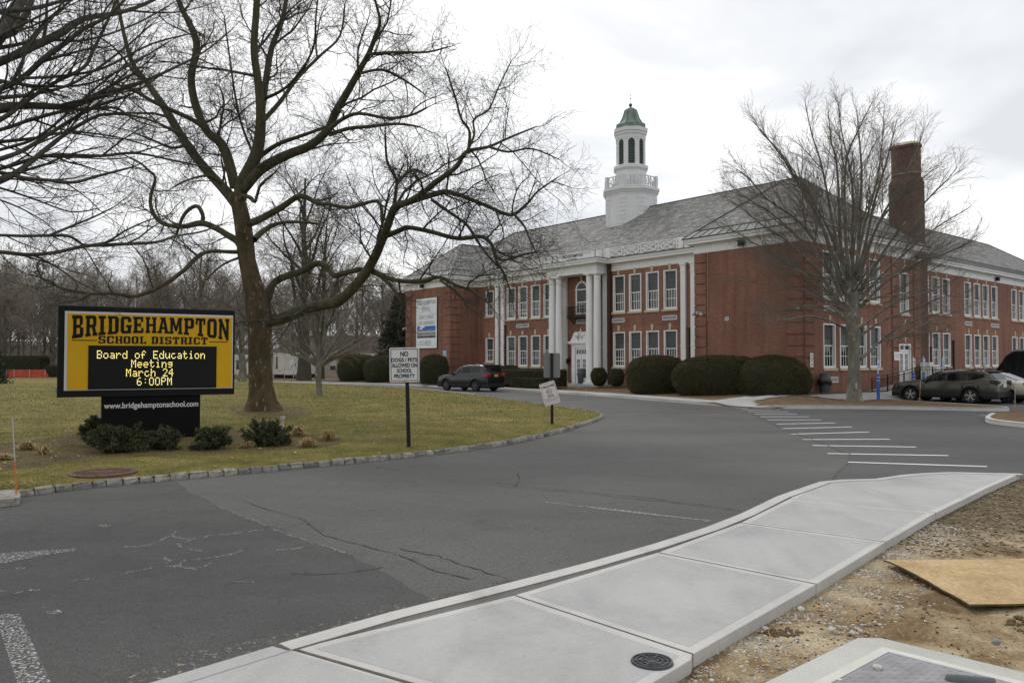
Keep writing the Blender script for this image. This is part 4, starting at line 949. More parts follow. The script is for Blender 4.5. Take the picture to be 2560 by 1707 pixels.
# --- side door
mb = MB(); mb.m = WS.M(); mb.box(10.652, 10.75, .0, .18, .752, 3.048); mb.box(12.12, 12.218, 0, .18, .752, 3.048); mb.box(10.75, 12.12, 0, .18, 2.94, 3.048); mb.box(10.75, 12.12, .05, .18, 2.6, 2.7); mb.box(11.4, 11.47, .05, .18, 2.7, 2.94)
d2 = mb.build('side_door_frame', 'white_paint', B); mb = MB(); mb.m = WS.M()
for x0 in (10.755, 11.44):
    x1 = x0+.675; mb.box(x0, x1, .08, .14, .76, 1.4); mb.box(x0, x0+.15, .08, .14, 1.4, 2.45); mb.box(x1-.15, x1, .08, .14, 1.4, 2.45); mb.box(x0, x1, .08, .14, 2.45, 2.6)
    for k in (1, 2): z = 1.4+.35*k; mb.box(x0+.15, x1-.15, .085, .13, z-.015, z+.015)
    mb.box(x0+.32, x0+.35, .085, .13, 1.4, 2.45)
mb.build('door', 'white_paint', d2); mb = MB(); mb.m = WS.M(); mb.face([(10.75, .135, .8), (12.12, .135, .8), (12.12, .135, 2.94), (10.75, .135, 2.94)]); mb.build('pane', 'pane_glass', d2)
mb = MB(); mb.m = WS.M(); mb.loft([[(11.36, y, 3.06), (11.5, y, 3.06), (11.53, y, 3.45), (11.33, y, 3.45)] for y in (-.03, .02)]); mb.loft([[(11.36, y, 4.2), (11.5, y, 4.2), (11.5, y, 4.5), (11.36, y, 4.5)] for y in (-.03, .02)]); mb.build('keystone', 'stone_trim', d2)
# --- vents, pipes, small wall fittings
def vent(W, a, b, z0, z1):
    mb = MB(); mb.m = W.M(); mb.box(a, b, -.04, 0, z0, z0+.04); mb.box(a, b, -.04, 0, z1-.04, z1); mb.box(a, a+.04, -.04, 0, z0, z1); mb.box(b-.04, b, -.04, 0, z0, z1); v = mb.build('wall_vent', 'white_paint', B)
    mb = MB(); mb.m = W.M(); n = int((z1-z0)/.045)
    for i in range(n): z = z0+.04+(z1-z0-.08)*i/n; mb.face([(a+.04, -.03, z), (b-.04, -.03, z), (b-.04, -.005, z+.03), (a+.04, -.005, z+.03)])
    mb.build('slats', 'vent_grey', v)
vent(WC, -26.1, -24.62, 4.64, 4.93); vent(WC, -15.86, -14.72, 4.64, 4.93); vent(WC, -11.46, -10.28, 4.64, 4.93); vent(WC, -19.35, -18.25, 4.72, 5.0)
vent(WS, 1.95, 3.15, 4.62, 4.93); vent(WS, 2.6, 3.35, .86, 1.16); vent(WS2, 25.2, 26.45, 4.64, 4.93); vent(WS2, 30.25, 31.8, 4.64, 4.93); vent(WF, -4.75, -4.5, 4.25, 4.45)
def pipe(W, u, z0, z1, r=.05, mat='brown_pipe'):
    mb = MB(); mb.m = W.M(); mb.box(u-r, u+r, -.02-2*r, -.02, z0, z1)
    for z in np.arange(z0+.3, z1, 1.6): mb.box(u-r-.03, u+r+.03, -.03-2*r, 0, z, z+.05)
    mb.box(u-r-.03, u+r+.03, -.04-2*r, 0, z1-.12, z1); mb.build('downpipe', mat, B)
pipe(WC, -16.0, .4, 8.7, .11); pipe(WC, -9.33, .4, 4.1, .06); pipe(WC, -27.45, .4, 4.9, .05); pipe(WS2, 23.0, .4, 3.5, .06); pipe(WS2, 20.0-.75, .4, 3.0, .04)
mb = MB(); mb.m = WF.M(); mb.tube([(-5.9, -.02, 8.4), (-5.9, -.02, 4.35), (-6.75, -.02, 4.33)], .014, 5); mb.box(-6.78, -6.68, -.06, 0, 4.28, 4.38); mb.build('conduit', 'vent_grey', B)
def camera_(W, u, z, s=1):
    mb = MB(); mb.m = W.M(); mb.box(u-.08, u+.08, -.1, 0, z-.06, z+.1); mb.tube([(u, -.08, z+.05), (u+.12*s, -.2, z+.07), (u+.16*s, -.22, z)], .02, 5); mb.sphere((u+.16*s, -.22, z-.05), .09, 8, 6); mb.build('security_camera', 'vent_grey', B)
camera_(WF, -6.6, 4.75, -1); camera_(WF, -6.35, 4.7, 1); camera_(WF, -.35, 4.75, 1); camera_(WF, -37.95, 4.9, -1)
def flood(W, u, z=8.42):
    mb = MB(); mb.m = W.M(); mb.bbox(u-.17, u+.17, -.32, -.12, z-.14, z+.12, .03); mb.box(u-.05, u+.05, -.14, 0, z-.06, z+.04); mb.box(u-.2, u+.2, -.36, -.1, z+.12, z+.15); mb.build('floodlight', 'black_iron', B)
flood(WF, -3.55); flood(WF, -35.2); flood(WS, 12.9); flood(WS2, 31.2)
mb = MB(); mb.m = WC.M(); u = -20.06; mb.box(u-.05, u+.05, -.05, 0, 1.95, 2.25); mb.tube([(u, -.03, 2.2), (u, -.18, 2.3), (u, -.24, 2.22)], .015, 5); mb.lathe([(.05, 2.2), (.15, 2.12), (.12, 2.1), (.10, 1.86), (.06, 1.82)], 8, (u, -.24)); mb.build('door_lantern', 'black_iron', B)
mb = MB(); mb.m = WC.M(); mb.lathe([(.095, 1.88), (.11, 2.08)], 8, (u, -.241)); mb.build('lantern_glass', 'pane_glass', B)
# --- chimney
mb = MB(); ch = .28
def oct_(x0, x1, y0, y1, e=0): x0 -= e; x1 += e; y0 -= e; y1 += e; return [(x0+ch, y0), (x1-ch, y0), (x1, y0+ch), (x1, y1-ch), (x1-ch, y1), (x0+ch, y1), (x0, y1-ch), (x0, y0+ch)]
X0, X1, Y0, Y1 = -2.02, -.1, 13.62, 14.95
mb.prism([(X0, Y0), (X1, Y0), (X1, Y1), (X0, Y1)], .1, 9.0)
mb.loft([[(*p, z) for p in oct_(X0, X1, Y0, Y1, e)] for z, e in ((9.0, 0), (13.35, 0), (13.7, -.13), (15.55, -.13), (15.58, -.08), (15.75, -.08))])
cm = mb.build('chimney', 'chimney_brick', B, uv=True)
mb = MB(); mb.loft([[(*p, z) for p in oct_(X0, X1, Y0, Y1, e)] for z, e in ((15.75, -.09), (15.9, -.16), (15.93, -.4))]); mb.loft([[(*p, z) for p in oct_(X0, X1, Y0, Y1, e)] for z, e in ((13.93, -.115), (13.97, -.115))]); mb.build('cap', 'stone_trim', cm)
# --- cupola
CC = (-18.8, 8.0); ro = math.pi/8; cph = 1/math.cos(math.pi/8)
def octo(mb, prof, n=8): mb.lathe([(r*cph, z) for r, z in prof], n, CC, ro)
mb = MB(); octo(mb, [(1.87, 11.0), (1.87, 14.42), (1.9, 14.42), (1.9, 14.5), (1.95, 14.55), (2.02, 14.7), (2.08, 14.75), (2.08, 14.93), (1.9, 14.96), (1.2, 15.02)])
octo(mb, [(1.13, 15.0), (1.13, 16.40), (1.18, 16.45), (1.27, 16.55), (1.28, 16.75), (1.2, 16.78), (1.10, 16.85)])
cu = mb.build('cupola', 'tower_white', B); mb = MB()
octo(mb, [(1.1, 18.85), (1.1, 19.02), (1.12, 19.1), (1.16, 19.14), (1.18, 19.3), (1.24, 19.36), (1.25, 19.62), (1.15, 19.64), (.9, 19.66)])
mb.build('belfry_cornice', 'tower_white', cu)
mb = MB()
for z in np.arange(12.2, 14.3, .31):
    for k in range(8):
        a = 2*math.pi*k/8+ro; R = 1.885*cph; pc = Vector((CC[0]+R*math.cos(a), CC[1]+R*math.sin(a), 0))
        for d in (-1, 1):
            a2 = a+d*math.pi/4; p2 = Vector((CC[0]+R*math.cos(a2), CC[1]+R*math.sin(a2), 0)); L = .36 if int(round(z/.31)) % 2 else .28
            dv = (p2-pc).normalized(); nv = Vector((math.cos(a+d*math.pi/8), math.sin(a+d*math.pi/8), 0))
            q0, q1 = pc, pc+dv*L; mb.loft([[q-nv*.05+Vector((0, 0, z)), q+nv*.018+Vector((0, 0, z)), q+nv*.018+Vector((0, 0, z+.27)), q-nv*.05+Vector((0, 0, z+.27))] for q in (q0, q1)])
mb.build('quoin_blocks', 'tower_white', cu)
mb = MB()   # belfry: corner piers, arches over louvres
for k in range(8):
    a = 2*math.pi*k/8; n_ = Vector((math.cos(a), math.sin(a), 0)); t_ = Vector((-n_.y, n_.x, 0)); R = 1.08; hw = R*math.tan(math.pi/8); o_ = .245
    P = lambda u, z, w=0: Vector((*CC, 0))+n_*(R-w)+t_*u+Vector((0, 0, z))
    zb, zsp, ztp = 16.8, 18.52, 18.95
    mb.face([P(-hw, zb), P(-o_, zb), P(-o_, zsp), P(-hw, zsp)]); mb.face([P(o_, zb), P(hw, zb), P(hw, zsp), P(o_, zsp)])
    arcp = [(-o_*math.cos(math.pi*i/10), zsp+o_*math.sin(math.pi*i/10)) for i in range(11)]
    for (u0, z0_), (u1, z1_) in zip(arcp, arcp[1:]):
        mb.face([P(u0, z0_), P(u1, z1_), P(u1 if abs(u1) < .001 or 1 else 0, ztp), P(u0, ztp)])
        mb.face([P(u0, z0_), P(u0, z0_, .12), P(u1, z1_, .12), P(u1, z1_)])
    mb.face([P(-hw, zsp), P(-o_, zsp), P(-o_, ztp), P(-hw, ztp)]); mb.face([P(o_, zsp), P(hw, zsp), P(hw, ztp), P(o_, ztp)])
    mb.face([P(-o_, zb), P(-o_, zb, .12), P(-o_, zsp, .12), P(-o_, zsp)]); mb.face([P(o_, zb, .12), P(o_, zb), P(o_, zsp), P(o_, zsp, .12)])
    mb.loft([[P(u, z, -.03), P(u, z, .02), P(u, z+.06, .02), P(u, z+.06, -.03)] for u, z in ((-hw, 18.72), (-o_-.04, 18.72))]); mb.loft([[P(u, z, -.03), P(u, z, .02), P(u, z+.06, .02), P(u, z+.06, -.03)] for u, z in ((o_+.04, 18.72), (hw, 18.72))])
    mb.loft([[P(-.05, 18.78, w), P(.05, 18.78, w), P(.07, 18.98, w), P(-.07, 18.98, w)] for w in (-.05, .02)])
mb.build('belfry', 'tower_white', cu)
for k in range(8):
    a = 2*math.pi*k/8; n_ = Vector((math.cos(a), math.sin(a), 0)); t_ = Vector((-n_.y, n_.x, 0)); mb = MB()
    P = lambda u, z, w=0: Vector((*CC, 0))+n_*(1.08-w)+t_*u+Vector((0, 0, z))
    for i in range(16):
        z = 16.83+i*.118; hw = .245 if z < 18.5 else max(.05, math.sqrt(max(0, .06-(z-18.5+.03)**2)))
        mb.loft([[P(u, z, .04), P(u, z+.015, .04), P(u, z+.1, .12), P(u, z+.085, .12)] for u in (-hw, hw)])
    lv = mb.build('louvre', 'louver', cu)
mb = MB(); octo(mb, [(.95, 16.8), (.95, 18.9)]); mb.build('louvre_backing', 'louver_dark', cu)
mb = MB(); R = 1.83*cph
cor = [Vector((CC[0]+R*math.cos(2*math.pi*k/8+ro), CC[1]+R*math.sin(2*math.pi*k/8+ro), 0)) for k in range(8)]; Zv = lambda z: Vector((0, 0, z))
for k in range(8):
    p, q = cor[k], cor[(k+1) % 8]; mb.box(p.x-.1, p.x+.1, p.y-.1, p.y+.1, 14.95, 15.88)
    mb.bar(p+Zv(15.80), q+Zv(15.80), .08, .06); mb.bar(p+Zv(15.04), q+Zv(15.04), .06, .06)
    for a, b in ((.14, .42), (.42, .58), (.58, .86)):
        A_, B_ = p.lerp(q, a), p.lerp(q, b)
        mb.bar(A_+Zv(15.04), B_+Zv(15.78), .035); mb.bar(A_+Zv(15.78), B_+Zv(15.04), .035); mb.bar(A_+Zv(15.04), A_+Zv(15.78), .035); mb.bar(B_+Zv(15.04), B_+Zv(15.78), .035)
    mb.bar(p+Zv(15.42), q+Zv(15.42), .03)
mb.build('balustrade', 'tower_white', cu)
mb = MB(); octo(mb, [(1.07, 19.62), (1.09, 19.64), (1.08, 19.9), (1.1, 19.93), (1.0, 19.98), (.86, 20.1), (.74, 20.28), (.66, 20.45), (.60, 20.62), (.55, 20.8), (.52, 20.95), (.46, 21.12), (.36, 21.24), (.2, 21.33), (.07, 21.37), (.06, 21.45)])
dm = mb.build('dome', 'verdigris', cu)
mb = MB()
for k in range(8):
    a = 2*math.pi*k/8+ro; mb.tube([(CC[0]+r*cph*math.cos(a), CC[1]+r*cph*math.sin(a), z+.01) for r, z in [(1.1, 19.93), (.86, 20.1), (.66, 20.45), (.55, 20.8), (.46, 21.12), (.2, 21.33)]], .02, 4)
mb.build('dome_rib', 'copper_seam', dm)
mb = MB(); mb.sphere((*CC, 21.58), .14, 12, 8); mb.tube([(*CC, 21.4), (*CC, 22.5)], .013, 6); mb.bar((CC[0]-.14, CC[1], 22.08), (CC[0]+.14, CC[1], 22.08), .03); mb.sphere((*CC, 22.32), .035, 6, 4); mb.build('weather_vane', 'copper_seam', cu)
# --- banner on the left wing
BN = thing('wall_banner', 'tall white vinyl banner with grey lettering and a blue-sky photo on the left wing', 'banner', tuple(LB(-34.65, -.02, 0)), BROT)
t = NT('banner_white'); t.set((.72, .74, .76), .6)
t = NT('banner_grey'); t.set((.34, .36, .39), .6)
mb = MB(); mb.box(-1.62, 1.62, -.06, .0, 3.08, 7.42); mb.build('frame', 'dark_metal', BN)
mb = MB(); mb.box(-1.57, 1.57, -.07, -.06, 3.13, 7.37); mb.build('sheet', 'banner_white', BN)
for s_, w_, h_, z_ in (('BRIDGEHAMPTON', 2.75, .36, 6.82), ('SCHOOL', 1.25, .34, 6.28), ('GREAT THINGS', 2.2, .33, 5.6), ('ARE HAPPENING', 2.4, .33, 5.1), ('GO BEES!', 1.75, .4, 3.36)):
    text_mesh(s_, 'lettering', 'banner_grey', w_, h_, BN, XZ(0 if s_[0] != 'G' or 'T' in s_ else -.15, -.075, z_), .012)
mb = MB(); mb.box(-1.5, -1.2, -.074, -.07, 3.42, 3.45); mb.box(1.15, 1.5, -.074, -.07, 3.42, 3.45); mb.build('rule', 'banner_grey', BN)
t = NT('print_photo'); v = t.vec(); s1 = t.n('ShaderNodeSeparateXYZ'); t.l(v, s1.inputs[0]); mr = t.n('ShaderNodeMapRange'); mr.inputs[1].default_value = 3.98; mr.inputs[2].default_value = 5.02; t.l(s1.outputs[2], mr.inputs[0])
nn = t.noise(v, 2.2, 6, .7); ad = t.n('ShaderNodeMath', operation='MULTIPLY_ADD'); t.l(nn, ad.inputs[0]); ad.inputs[1].default_value = .22; t.l(mr.outputs[0], ad.inputs[2])
base = t.ramp(ad.outputs[0], [(.0, (.02, .02, .025)), (.26, (.05, .05, .055)), (.36, (.45, .46, .45)), (.44, (.16, .12, .06)), (.56, (.4, .35, .28)), (.66, (.45, .5, .55)), (.74, (.05, .17, .45)), (1, (.03, .12, .4))])
cl = t.ramp(t.noise(v, 1.5, 3), [(.52, (0, 0, 0)), (.62, (1, 1, 1))]); up = t.ramp(mr.outputs[0], [(.5, (0, 0, 0)), (.6, (1, 1, 1))]); t.set(t.mix(t.mix(1., cl, up, 'MULTIPLY'), base, (.75, .8, .85)), .5)
mb = MB(); mb.box(-1.4, 1.4, -.077, -.07, 4.0, 5.0); mb.build('printed_photo', 'print_photo', BN)
# --- side entrance ramp with railings
R_ = thing('ramp_railing', 'black metal railing along the sloping ramp to the side door', 'railing', BC, BROT)
def rail(P, h=.95, h0=.1):
    mb = MB(); P = [Vector(p) for p in P]
    for a, b in zip(P, P[1:]):
        for z in (h, h-.14, h0): mb.bar(a+Vector((0, 0, z)), b+Vector((0, 0, z)), .035)
        n = max(1, int((b-a).length/.11))
        for i in range(n+1): p = a.lerp(b, i/n); mb.bar(p+Vector((0, 0, h0)), p+Vector((0, 0, h-.14)), .014)
        for p in (a, b): mb.bar(p, p+Vector((0, 0, h)), .045)
    return mb
rail([(1.25, 4.6, .14), (1.25, 6.4, .30), (1.25, 8.4, .48), (1.25, 10.5, .72)]).build('railing_panel', 'black_iron', R_)
rail([(1.9, 10.6, .72), (1.9, 12.6, .72), (1.9, 14.0, .5), (1.9, 18.5, .16)]).build('railing_panel', 'black_iron', R_)
rail([(1.25, 10.5, .72), (1.9, 10.55, .72)]).build('railing_panel', 'black_iron', R_)
mb = MB(); mb.loft([[(.05, y, .1), (1.3, y, .1), (1.3, y, z), (.05, y, z)] for y, z in ((4.4, .145), (10.5, .72), (12.6, .72))]); mb.loft([[(1.3, y, .1), (1.95, y, .1), (1.95, y, z), (1.3, y, z)] for y, z in ((10.5, .72), (12.6, .72), (18.5, .15))])
tag(mb.build('entrance_ramp', 'kerb_concrete', None), 'grey concrete ramp rising to the white side door', 'ramp').location = BC
bpy.data.objects['entrance_ramp'].rotation_euler.z = BROT
def board(name, label, cat, u, z, w, h, mat='white_paint', txt=None, tm='banner_grey', W=None, rot=None, group=None, u2=0):
    o = thing(name, label, cat, tuple(LB(*( (u, -.07) if W is None else (.07, u)), 0)), BROT+(0 if W is None else math.pi/2), group)
    mb = MB(); mb.bbox(-w/2, w/2, -.03, 0, z-h/2, z+h/2, .008); mb.build('panel', mat, o)
    if txt:
        for i, (s_, ww, hh, zz) in enumerate(txt): text_mesh(s_, 'lettering', tm, ww, hh, o, XZ(0, -.033, zz), .0, .002)
    return o
simple('red_paint', (.45, .05, .04), .5); simple('blue_paint', (.035, .11, .38), .5); simple('sign_blue', (.04, .2, .55), .5)
board('wall_sign', 'narrow white and red notice on the brick corner beside the trash can', 'sign', .55, 2.05, .3, .72, txt=[('NO', .12, .09, 2.24), ('PARK', .2, .07, 2.1), ('ANY', .15, .07, 1.98), ('TIME', .2, .08, 1.78)], tm='red_paint', W=1)
board('notice_board', 'small white notice board on the quoins left of the side door', 'sign', 10.15, 2.3, .75, .5, txt=[('RECEPTION', .5, .06, 2.36), ('ENTRANCE', .45, .06, 2.24)], W=1)
# pipe barrier above the big hedges
t_ = thing('bike_rack', 'grey metal pipe frame against the wing wall above the clipped bushes', 'rack', BC, BROT)
mb = MB(); mb.tube([(-4.5, -.55, .3), (-4.5, -.55, 2.05), (-1.3, -.55, 2.18), (-1.3, -.55, .3)], .03, 6); mb.tube([(-4.5, -.55, 1.85), (-1.3, -.55, 1.98)], .022, 6); mb.build('pipe_frame', 'vent_grey', t_)
# ================================================================== MARQUEE SIGN
simple('sign_yellow', (.62, .355, .008), .5, .05, spec=.2); simple('sign_black', (.006, .006, .007), .5, .1, spec=.18); simple('sign_white', (.62, .62, .60), .5, .06); simple('alu_trim', (.55, .56, .57), .4, .05)
simple('pedestal_black', (.004, .004, .005), .6, .2, spec=.12); simple('screen_black', (.007, .0075, .008), .6, .1, spec=.2)
t = NT('led'); t.b.inputs['Base Color'].default_value = (.9, .7, .1, 1); t.b.inputs['Emission Color'].default_value = (1, .86, .30, 1); t.b.inputs['Emission Strength'].default_value = 1.25
SL, SR = Vector((-9.75, 16.9, 0)), Vector((-6.58, 18.7, 0)); su = (SR-SL).normalized(); SW = (SR-SL).length; srot = math.atan2(su.y, su.x)
zc = LZ(-7.5, 18); SG = thing('marquee_sign', 'large yellow and black school district sign with lit message board on a black pedestal', 'sign', (SL.x, SL.y, 0), srot)
mb = MB(); mb.bbox(0, SW, 0, .5, 1.19, 3.18, .02); mb.build('cabinet', 'sign_black', SG)
zt, zb, xa, xb = 3.05, 1.335, .13, SW-.05
mb = MB(); mb.box(xa, xb, -.03, 0, zb, zt); mb.build('trim', 'alu_trim', SG)
mb = MB(); mb.box(xa+.055, xb-.02, -.04, -.03, zb+.02, zt-.045); FP = mb.build('yellow_panel', 'sign_yellow', SG)
fx0, fx1, fz0, fz1 = xa+.055, xb-.02, zb+.02, zt-.045; FW = fx1-fx0; FH = fz1-fz0
# slab lettering (stroke rectangles / polygons on a unit cell)
def R(x0, y0, x1, y1): return [(x0, y0), (x1, y0), (x1, y1), (x0, y1)]
LET = {'B': [R(.0, 0, .42, .15), R(0, .85, .42, 1), R(.08, 0, .36, 1), [(.36, .85), (.72, .85), (.72, .93), (.62, 1), (.36, 1)], [(.36, 0), (.8, 0), (.92, .1), (.92, .17), (.36, .17)], R(.36, .44, .7, .58), [(.62, .52), (.86, .6), (.86, .9), (.76, 1), (.6, 1)], [(.62, .5), (.92, .42), (.92, .1), (.82, 0), (.64, 0)]],
 'R': [R(0, 0, .44, .14), R(0, .85, .4, 1), R(.08, 0, .36, 1), R(.36, .85, .72, 1), R(.36, .42, .72, .56), [(.62, .42), (.78, .42), (.9, .52), (.9, .9), (.78, 1), (.62, 1)], [(.52, .46), (.78, .46), (.92, .1), (.66, .05)], R(.6, 0, 1, .14)],
 'I': [R(.0, 0, .6, .15), R(0, .85, .6, 1), R(.15, 0, .45, 1)],
 'D': [R(0, 0, .5, .15), R(0, .85, .5, 1), R(.08, 0, .36, 1), [(.36, 0), (.74, 0), (.9, .14), (.36, .14)], [(.36, 1), (.74, 1), (.9, .86), (.36, .86)], [(.6, .04), (.76, 0), (.92, .14), (.92, .86), (.76, 1), (.6, .96)]],
 'G': [[(0, .14), (.16, 0), (.3, .05), (.3, .95), (.16, 1), (0, .86)], R(.16, 0, .74, .16), R(.16, .84, .74, 1), [(.6, 1), (.74, 1), (.9, .86), (.9, .66), (.62, .66)], R(.6, .0, .9, .5), R(.46, .36, .95, .5)],
 'E': [R(0, 0, .5, .15), R(0, .85, .5, 1), R(.08, 0, .36, 1), R(.3, .85, .86, 1), R(.3, 0, .9, .15), R(.3, .43, .66, .57), R(.66, .68, .86, 1), R(.7, 0, .9, .32), R(.54, .36, .66, .64)],
 'H': [R(0, 0, .4, .14), R(0, .86, .4, 1), R(.06, 0, .32, 1), R(.56, 0, .96, .14), R(.56, .86, .96, 1), R(.64, 0, .9, 1), R(.3, .43, .66, .57)],
 'A': [R(-.04, 0, .36, .13), R(.6, 0, 1.02, .13), [(.06, .05), (.3, .05), (.54, .95), (.36, 1)], [(.66, .05), (.94, .05), (.64, 1), (.42, 1)], R(.25, .26, .75, .39), R(.2, .87, .7, 1)],
 'M': [R(-.04, 0, .34, .13), R(.74, 0, 1.14, .13), R(-.04, .87, .3, 1), R(.8, .87, 1.14, 1), R(.04, 0, .27, 1), R(.82, 0, 1.06, 1), [(.1, 1), (.34, 1), (.62, .3), (.55, .16), (.47, .16)], [(1.0, 1), (.76, 1), (.5, .3), (.55, .16), (.63, .16)]],
 'P': [R(0, 0, .46, .14), R(0, .85, .4, 1), R(.08, 0, .36, 1), R(.36, .85, .74, 1), R(.36, .38, .74, .53), [(.62, .38), (.78, .38), (.92, .5), (.92, .88), (.78, 1), (.62, 1)]],
 'T': [R(0, .85, .9, 1), R(0, .64, .18, 1), R(.72, .64, .9, 1), R(.31, 0, .59, 1), R(.18, 0, .72, .14)],
 'O': [[(0, .14), (.16, 0), (.3, .05), (.3, .95), (.16, 1), (0, .86)], R(.16, 0, .74, .16), R(.16, .84, .74, 1), [(.9, .14), (.74, 0), (.6, .05), (.6, .95), (.74, 1), (.9, .86)]],
 'N': [R(-.02, 0, .38, .13), R(.62, .87, 1.02, 1), R(.06, 0, .3, 1), R(.72, 0, .96, 1), [(.02, 1), (.3, 1), (.96, .1), (.92, 0), (.74, 0)], R(-.02, .87, .2, 1)],
 'S': [R(.12, 0, .78, .16), R(.12, .84, .78, 1), R(.14, .42, .78, .58), [(0, .86), (.14, 1), (.3, .96), (.3, .48), (.14, .42), (0, .56)], [(.9, .14), (.76, 0), (.6, .04), (.6, .5), (.76, .58), (.9, .44)], R(.66, .7, .88, 1), R(0, 0, .22, .3)],
 'C': [[(0, .14), (.16, 0), (.3, .05), (.3, .95), (.16, 1), (0, .86)], R(.16, 0, .76, .16), R(.16, .84, .76, 1), [(.6, .84), (.9, .66), (.9, .86), (.76, 1)], [(.6, .16), (.9, .34), (.9, .14), (.76, 0)], R(.68, .64, .9, .9), R(.68, .1, .9, .36)],
 'L': [R(0, 0, .5, .15), R(0, .86, .5, 1), R(.1, 0, .38, 1), R(.3, 0, .86, .15), R(.66, 0, .86, .34)]}
def slab(word, warp, name, y=-.046):
    mb = MB(); adv = {'I': .78, 'M': 1.28, ' ': .5}; tot = sum(adv.get(ch_, 1.08) for ch_ in word)-.14; x = 0; n = 0
    for ch_ in word:
        for poly in LET.get(ch_, []):
            # subdivide long edges so that the arch bends them
            pts = []
            for a, b in zip(poly, poly[1:]+poly[:1]):
                for k in range(3): pts.append((a[0]+(b[0]-a[0])*k/3, a[1]+(b[1]-a[1])*k/3))
            n += 1; mb.face([(*(lambda q: (q[0], y-.0002*(n % 7), q[1]))(warp((x+px_)/tot, py_)),) for px_, py_ in pts])
        x += adv.get(ch_, 1.08)
    return mb.build(name, 'sign_black', SG)
X0_, X1_ = fx0+.025*FW, fx0+.975*FW
def warp1(u, v):
    c = (2*u-1); top = fz1-.04; h = .36+.15*c*c; return (X0_+(X1_-X0_)*u, top-h*(1-v))
slab('BRIDGEHAMPTON', warp1, 'title_lettering')
def warp2(u, v): return (fx0+FW*(.175+.665*u), fz1-.645+.165*v)
slab('SCHOOL DISTRICT', warp2, 'subtitle_lettering')
mb = MB()
for a, b in ((.025, .165), (.85, .97)): mb.box(fx0+FW*a, fx0+FW*b, -.046, -.041, fz1-.59, fz1-.573)
mb.build('rule', 'sign_black', SG)
sx0, sx1, sz0, sz1 = fx0+FW*.118, fx0+FW*.898, fz0, fz1-.69
mb = MB(); mb.box(sx0, sx1, -.055, -.041, sz0, sz1); mb.build('message_screen', 'sign_black', SG)
mb = MB(); mb.box(sx0+.04, sx1-.02, -.058, -.055, sz0+.06, sz1-.04); mb.build('screen_face', 'screen_black', SG)
FONT = {'B': '11110 10001 10001 11110 10001 10001 11110', 'o': '00000 00000 01110 10001 10001 10001 01110', 'a': '00000 00000 01110 00001 01111 10001 01111', 'r': '00000 00000 10110 11001 10000 10000 10000',
 'd': '00001 00001 01101 10011 10001 10001 01111', 'f': '00110 01001 01000 11110 01000 01000 01000', 'E': '11111 10000 10000 11110 10000 10000 11111', 'u': '00000 00000 10001 10001 10001 10011 01101',
 'c': '00000 00000 01110 10000 10000 10001 01110', 't': '01000 01000 11110 01000 01000 01001 00110', 'i': '00100 00000 01100 00100 00100 00100 01110', 'n': '00000 00000 10110 11001 10001 10001 10001',
 'M': '10001 11011 10101 10101 10001 10001 10001', 'e': '00000 00000 01110 10001 11111 10000 01110', 'g': '00000 00000 01111 10001 01111 00001 01110', 'h': '10000 10000 10110 11001 10001 10001 10001',
 '2': '01110 10001 00001 00010 00100 01000 11111', '4': '00010 00110 01010 10010 11111 00010 00010', '6': '00110 01000 10000 11110 10001 10001 01110', ':': '00000 00100 00000 00000 00100 00000 00000',
 '0': '01110 10001 10001 10001 10001 10001 01110', 'P': '11110 10001 10001 11110 10000 10000 10000', ' ': '00000 '*7}
mb = MB(); SWd = sx1-sx0; SHt = sz1-sz0; pc = SWd*.842/107; pr = SHt*.163/6
for row, (s_, x_, y_) in enumerate((('Board of Education', .066, .875), ('Meeting', .322, .667), ('March 24', .284, .459), ('6:00PM', .367, .251))):
    adv = pc*6
    for i, ch_ in enumerate(s_):
        g = FONT[ch_].split()
        for r_ in range(7):
            for c_ in range(5):
                if g[r_][c_] == '1':
                    cx_ = sx0+SWd*x_+i*adv+c_*pc*.95; cz_ = sz0+SHt*y_-r_*pr; e = pc*.37
                    mb.box(cx_-e, cx_+e, -.062, -.058, cz_-e, cz_+e)
mb.build('lit_message', 'led', SG)
mb = MB(); p0, p1 = .235*SW, .795*SW; mb.bbox(p0, p1, .06, .44, -.05, 1.19, .01); mb.build('pedestal', 'pedestal_black', SG)
text_mesh('www.bridgehamptonschool.com', 'web_lettering', 'sign_white', (p1-p0)*.955, .165, SG, XZ((p0+p1)/2, .055, .885), .02)
mb = MB(); mb.box(-.03, 0, .1, .2, 1.28, 1.4); mb.build('junction_box', 'vent_grey', SG); mb = MB(); mb.box(p0-.05, p0, .15, .22, .72, .82); mb.build('conduit_box', 'vent_grey', SG)
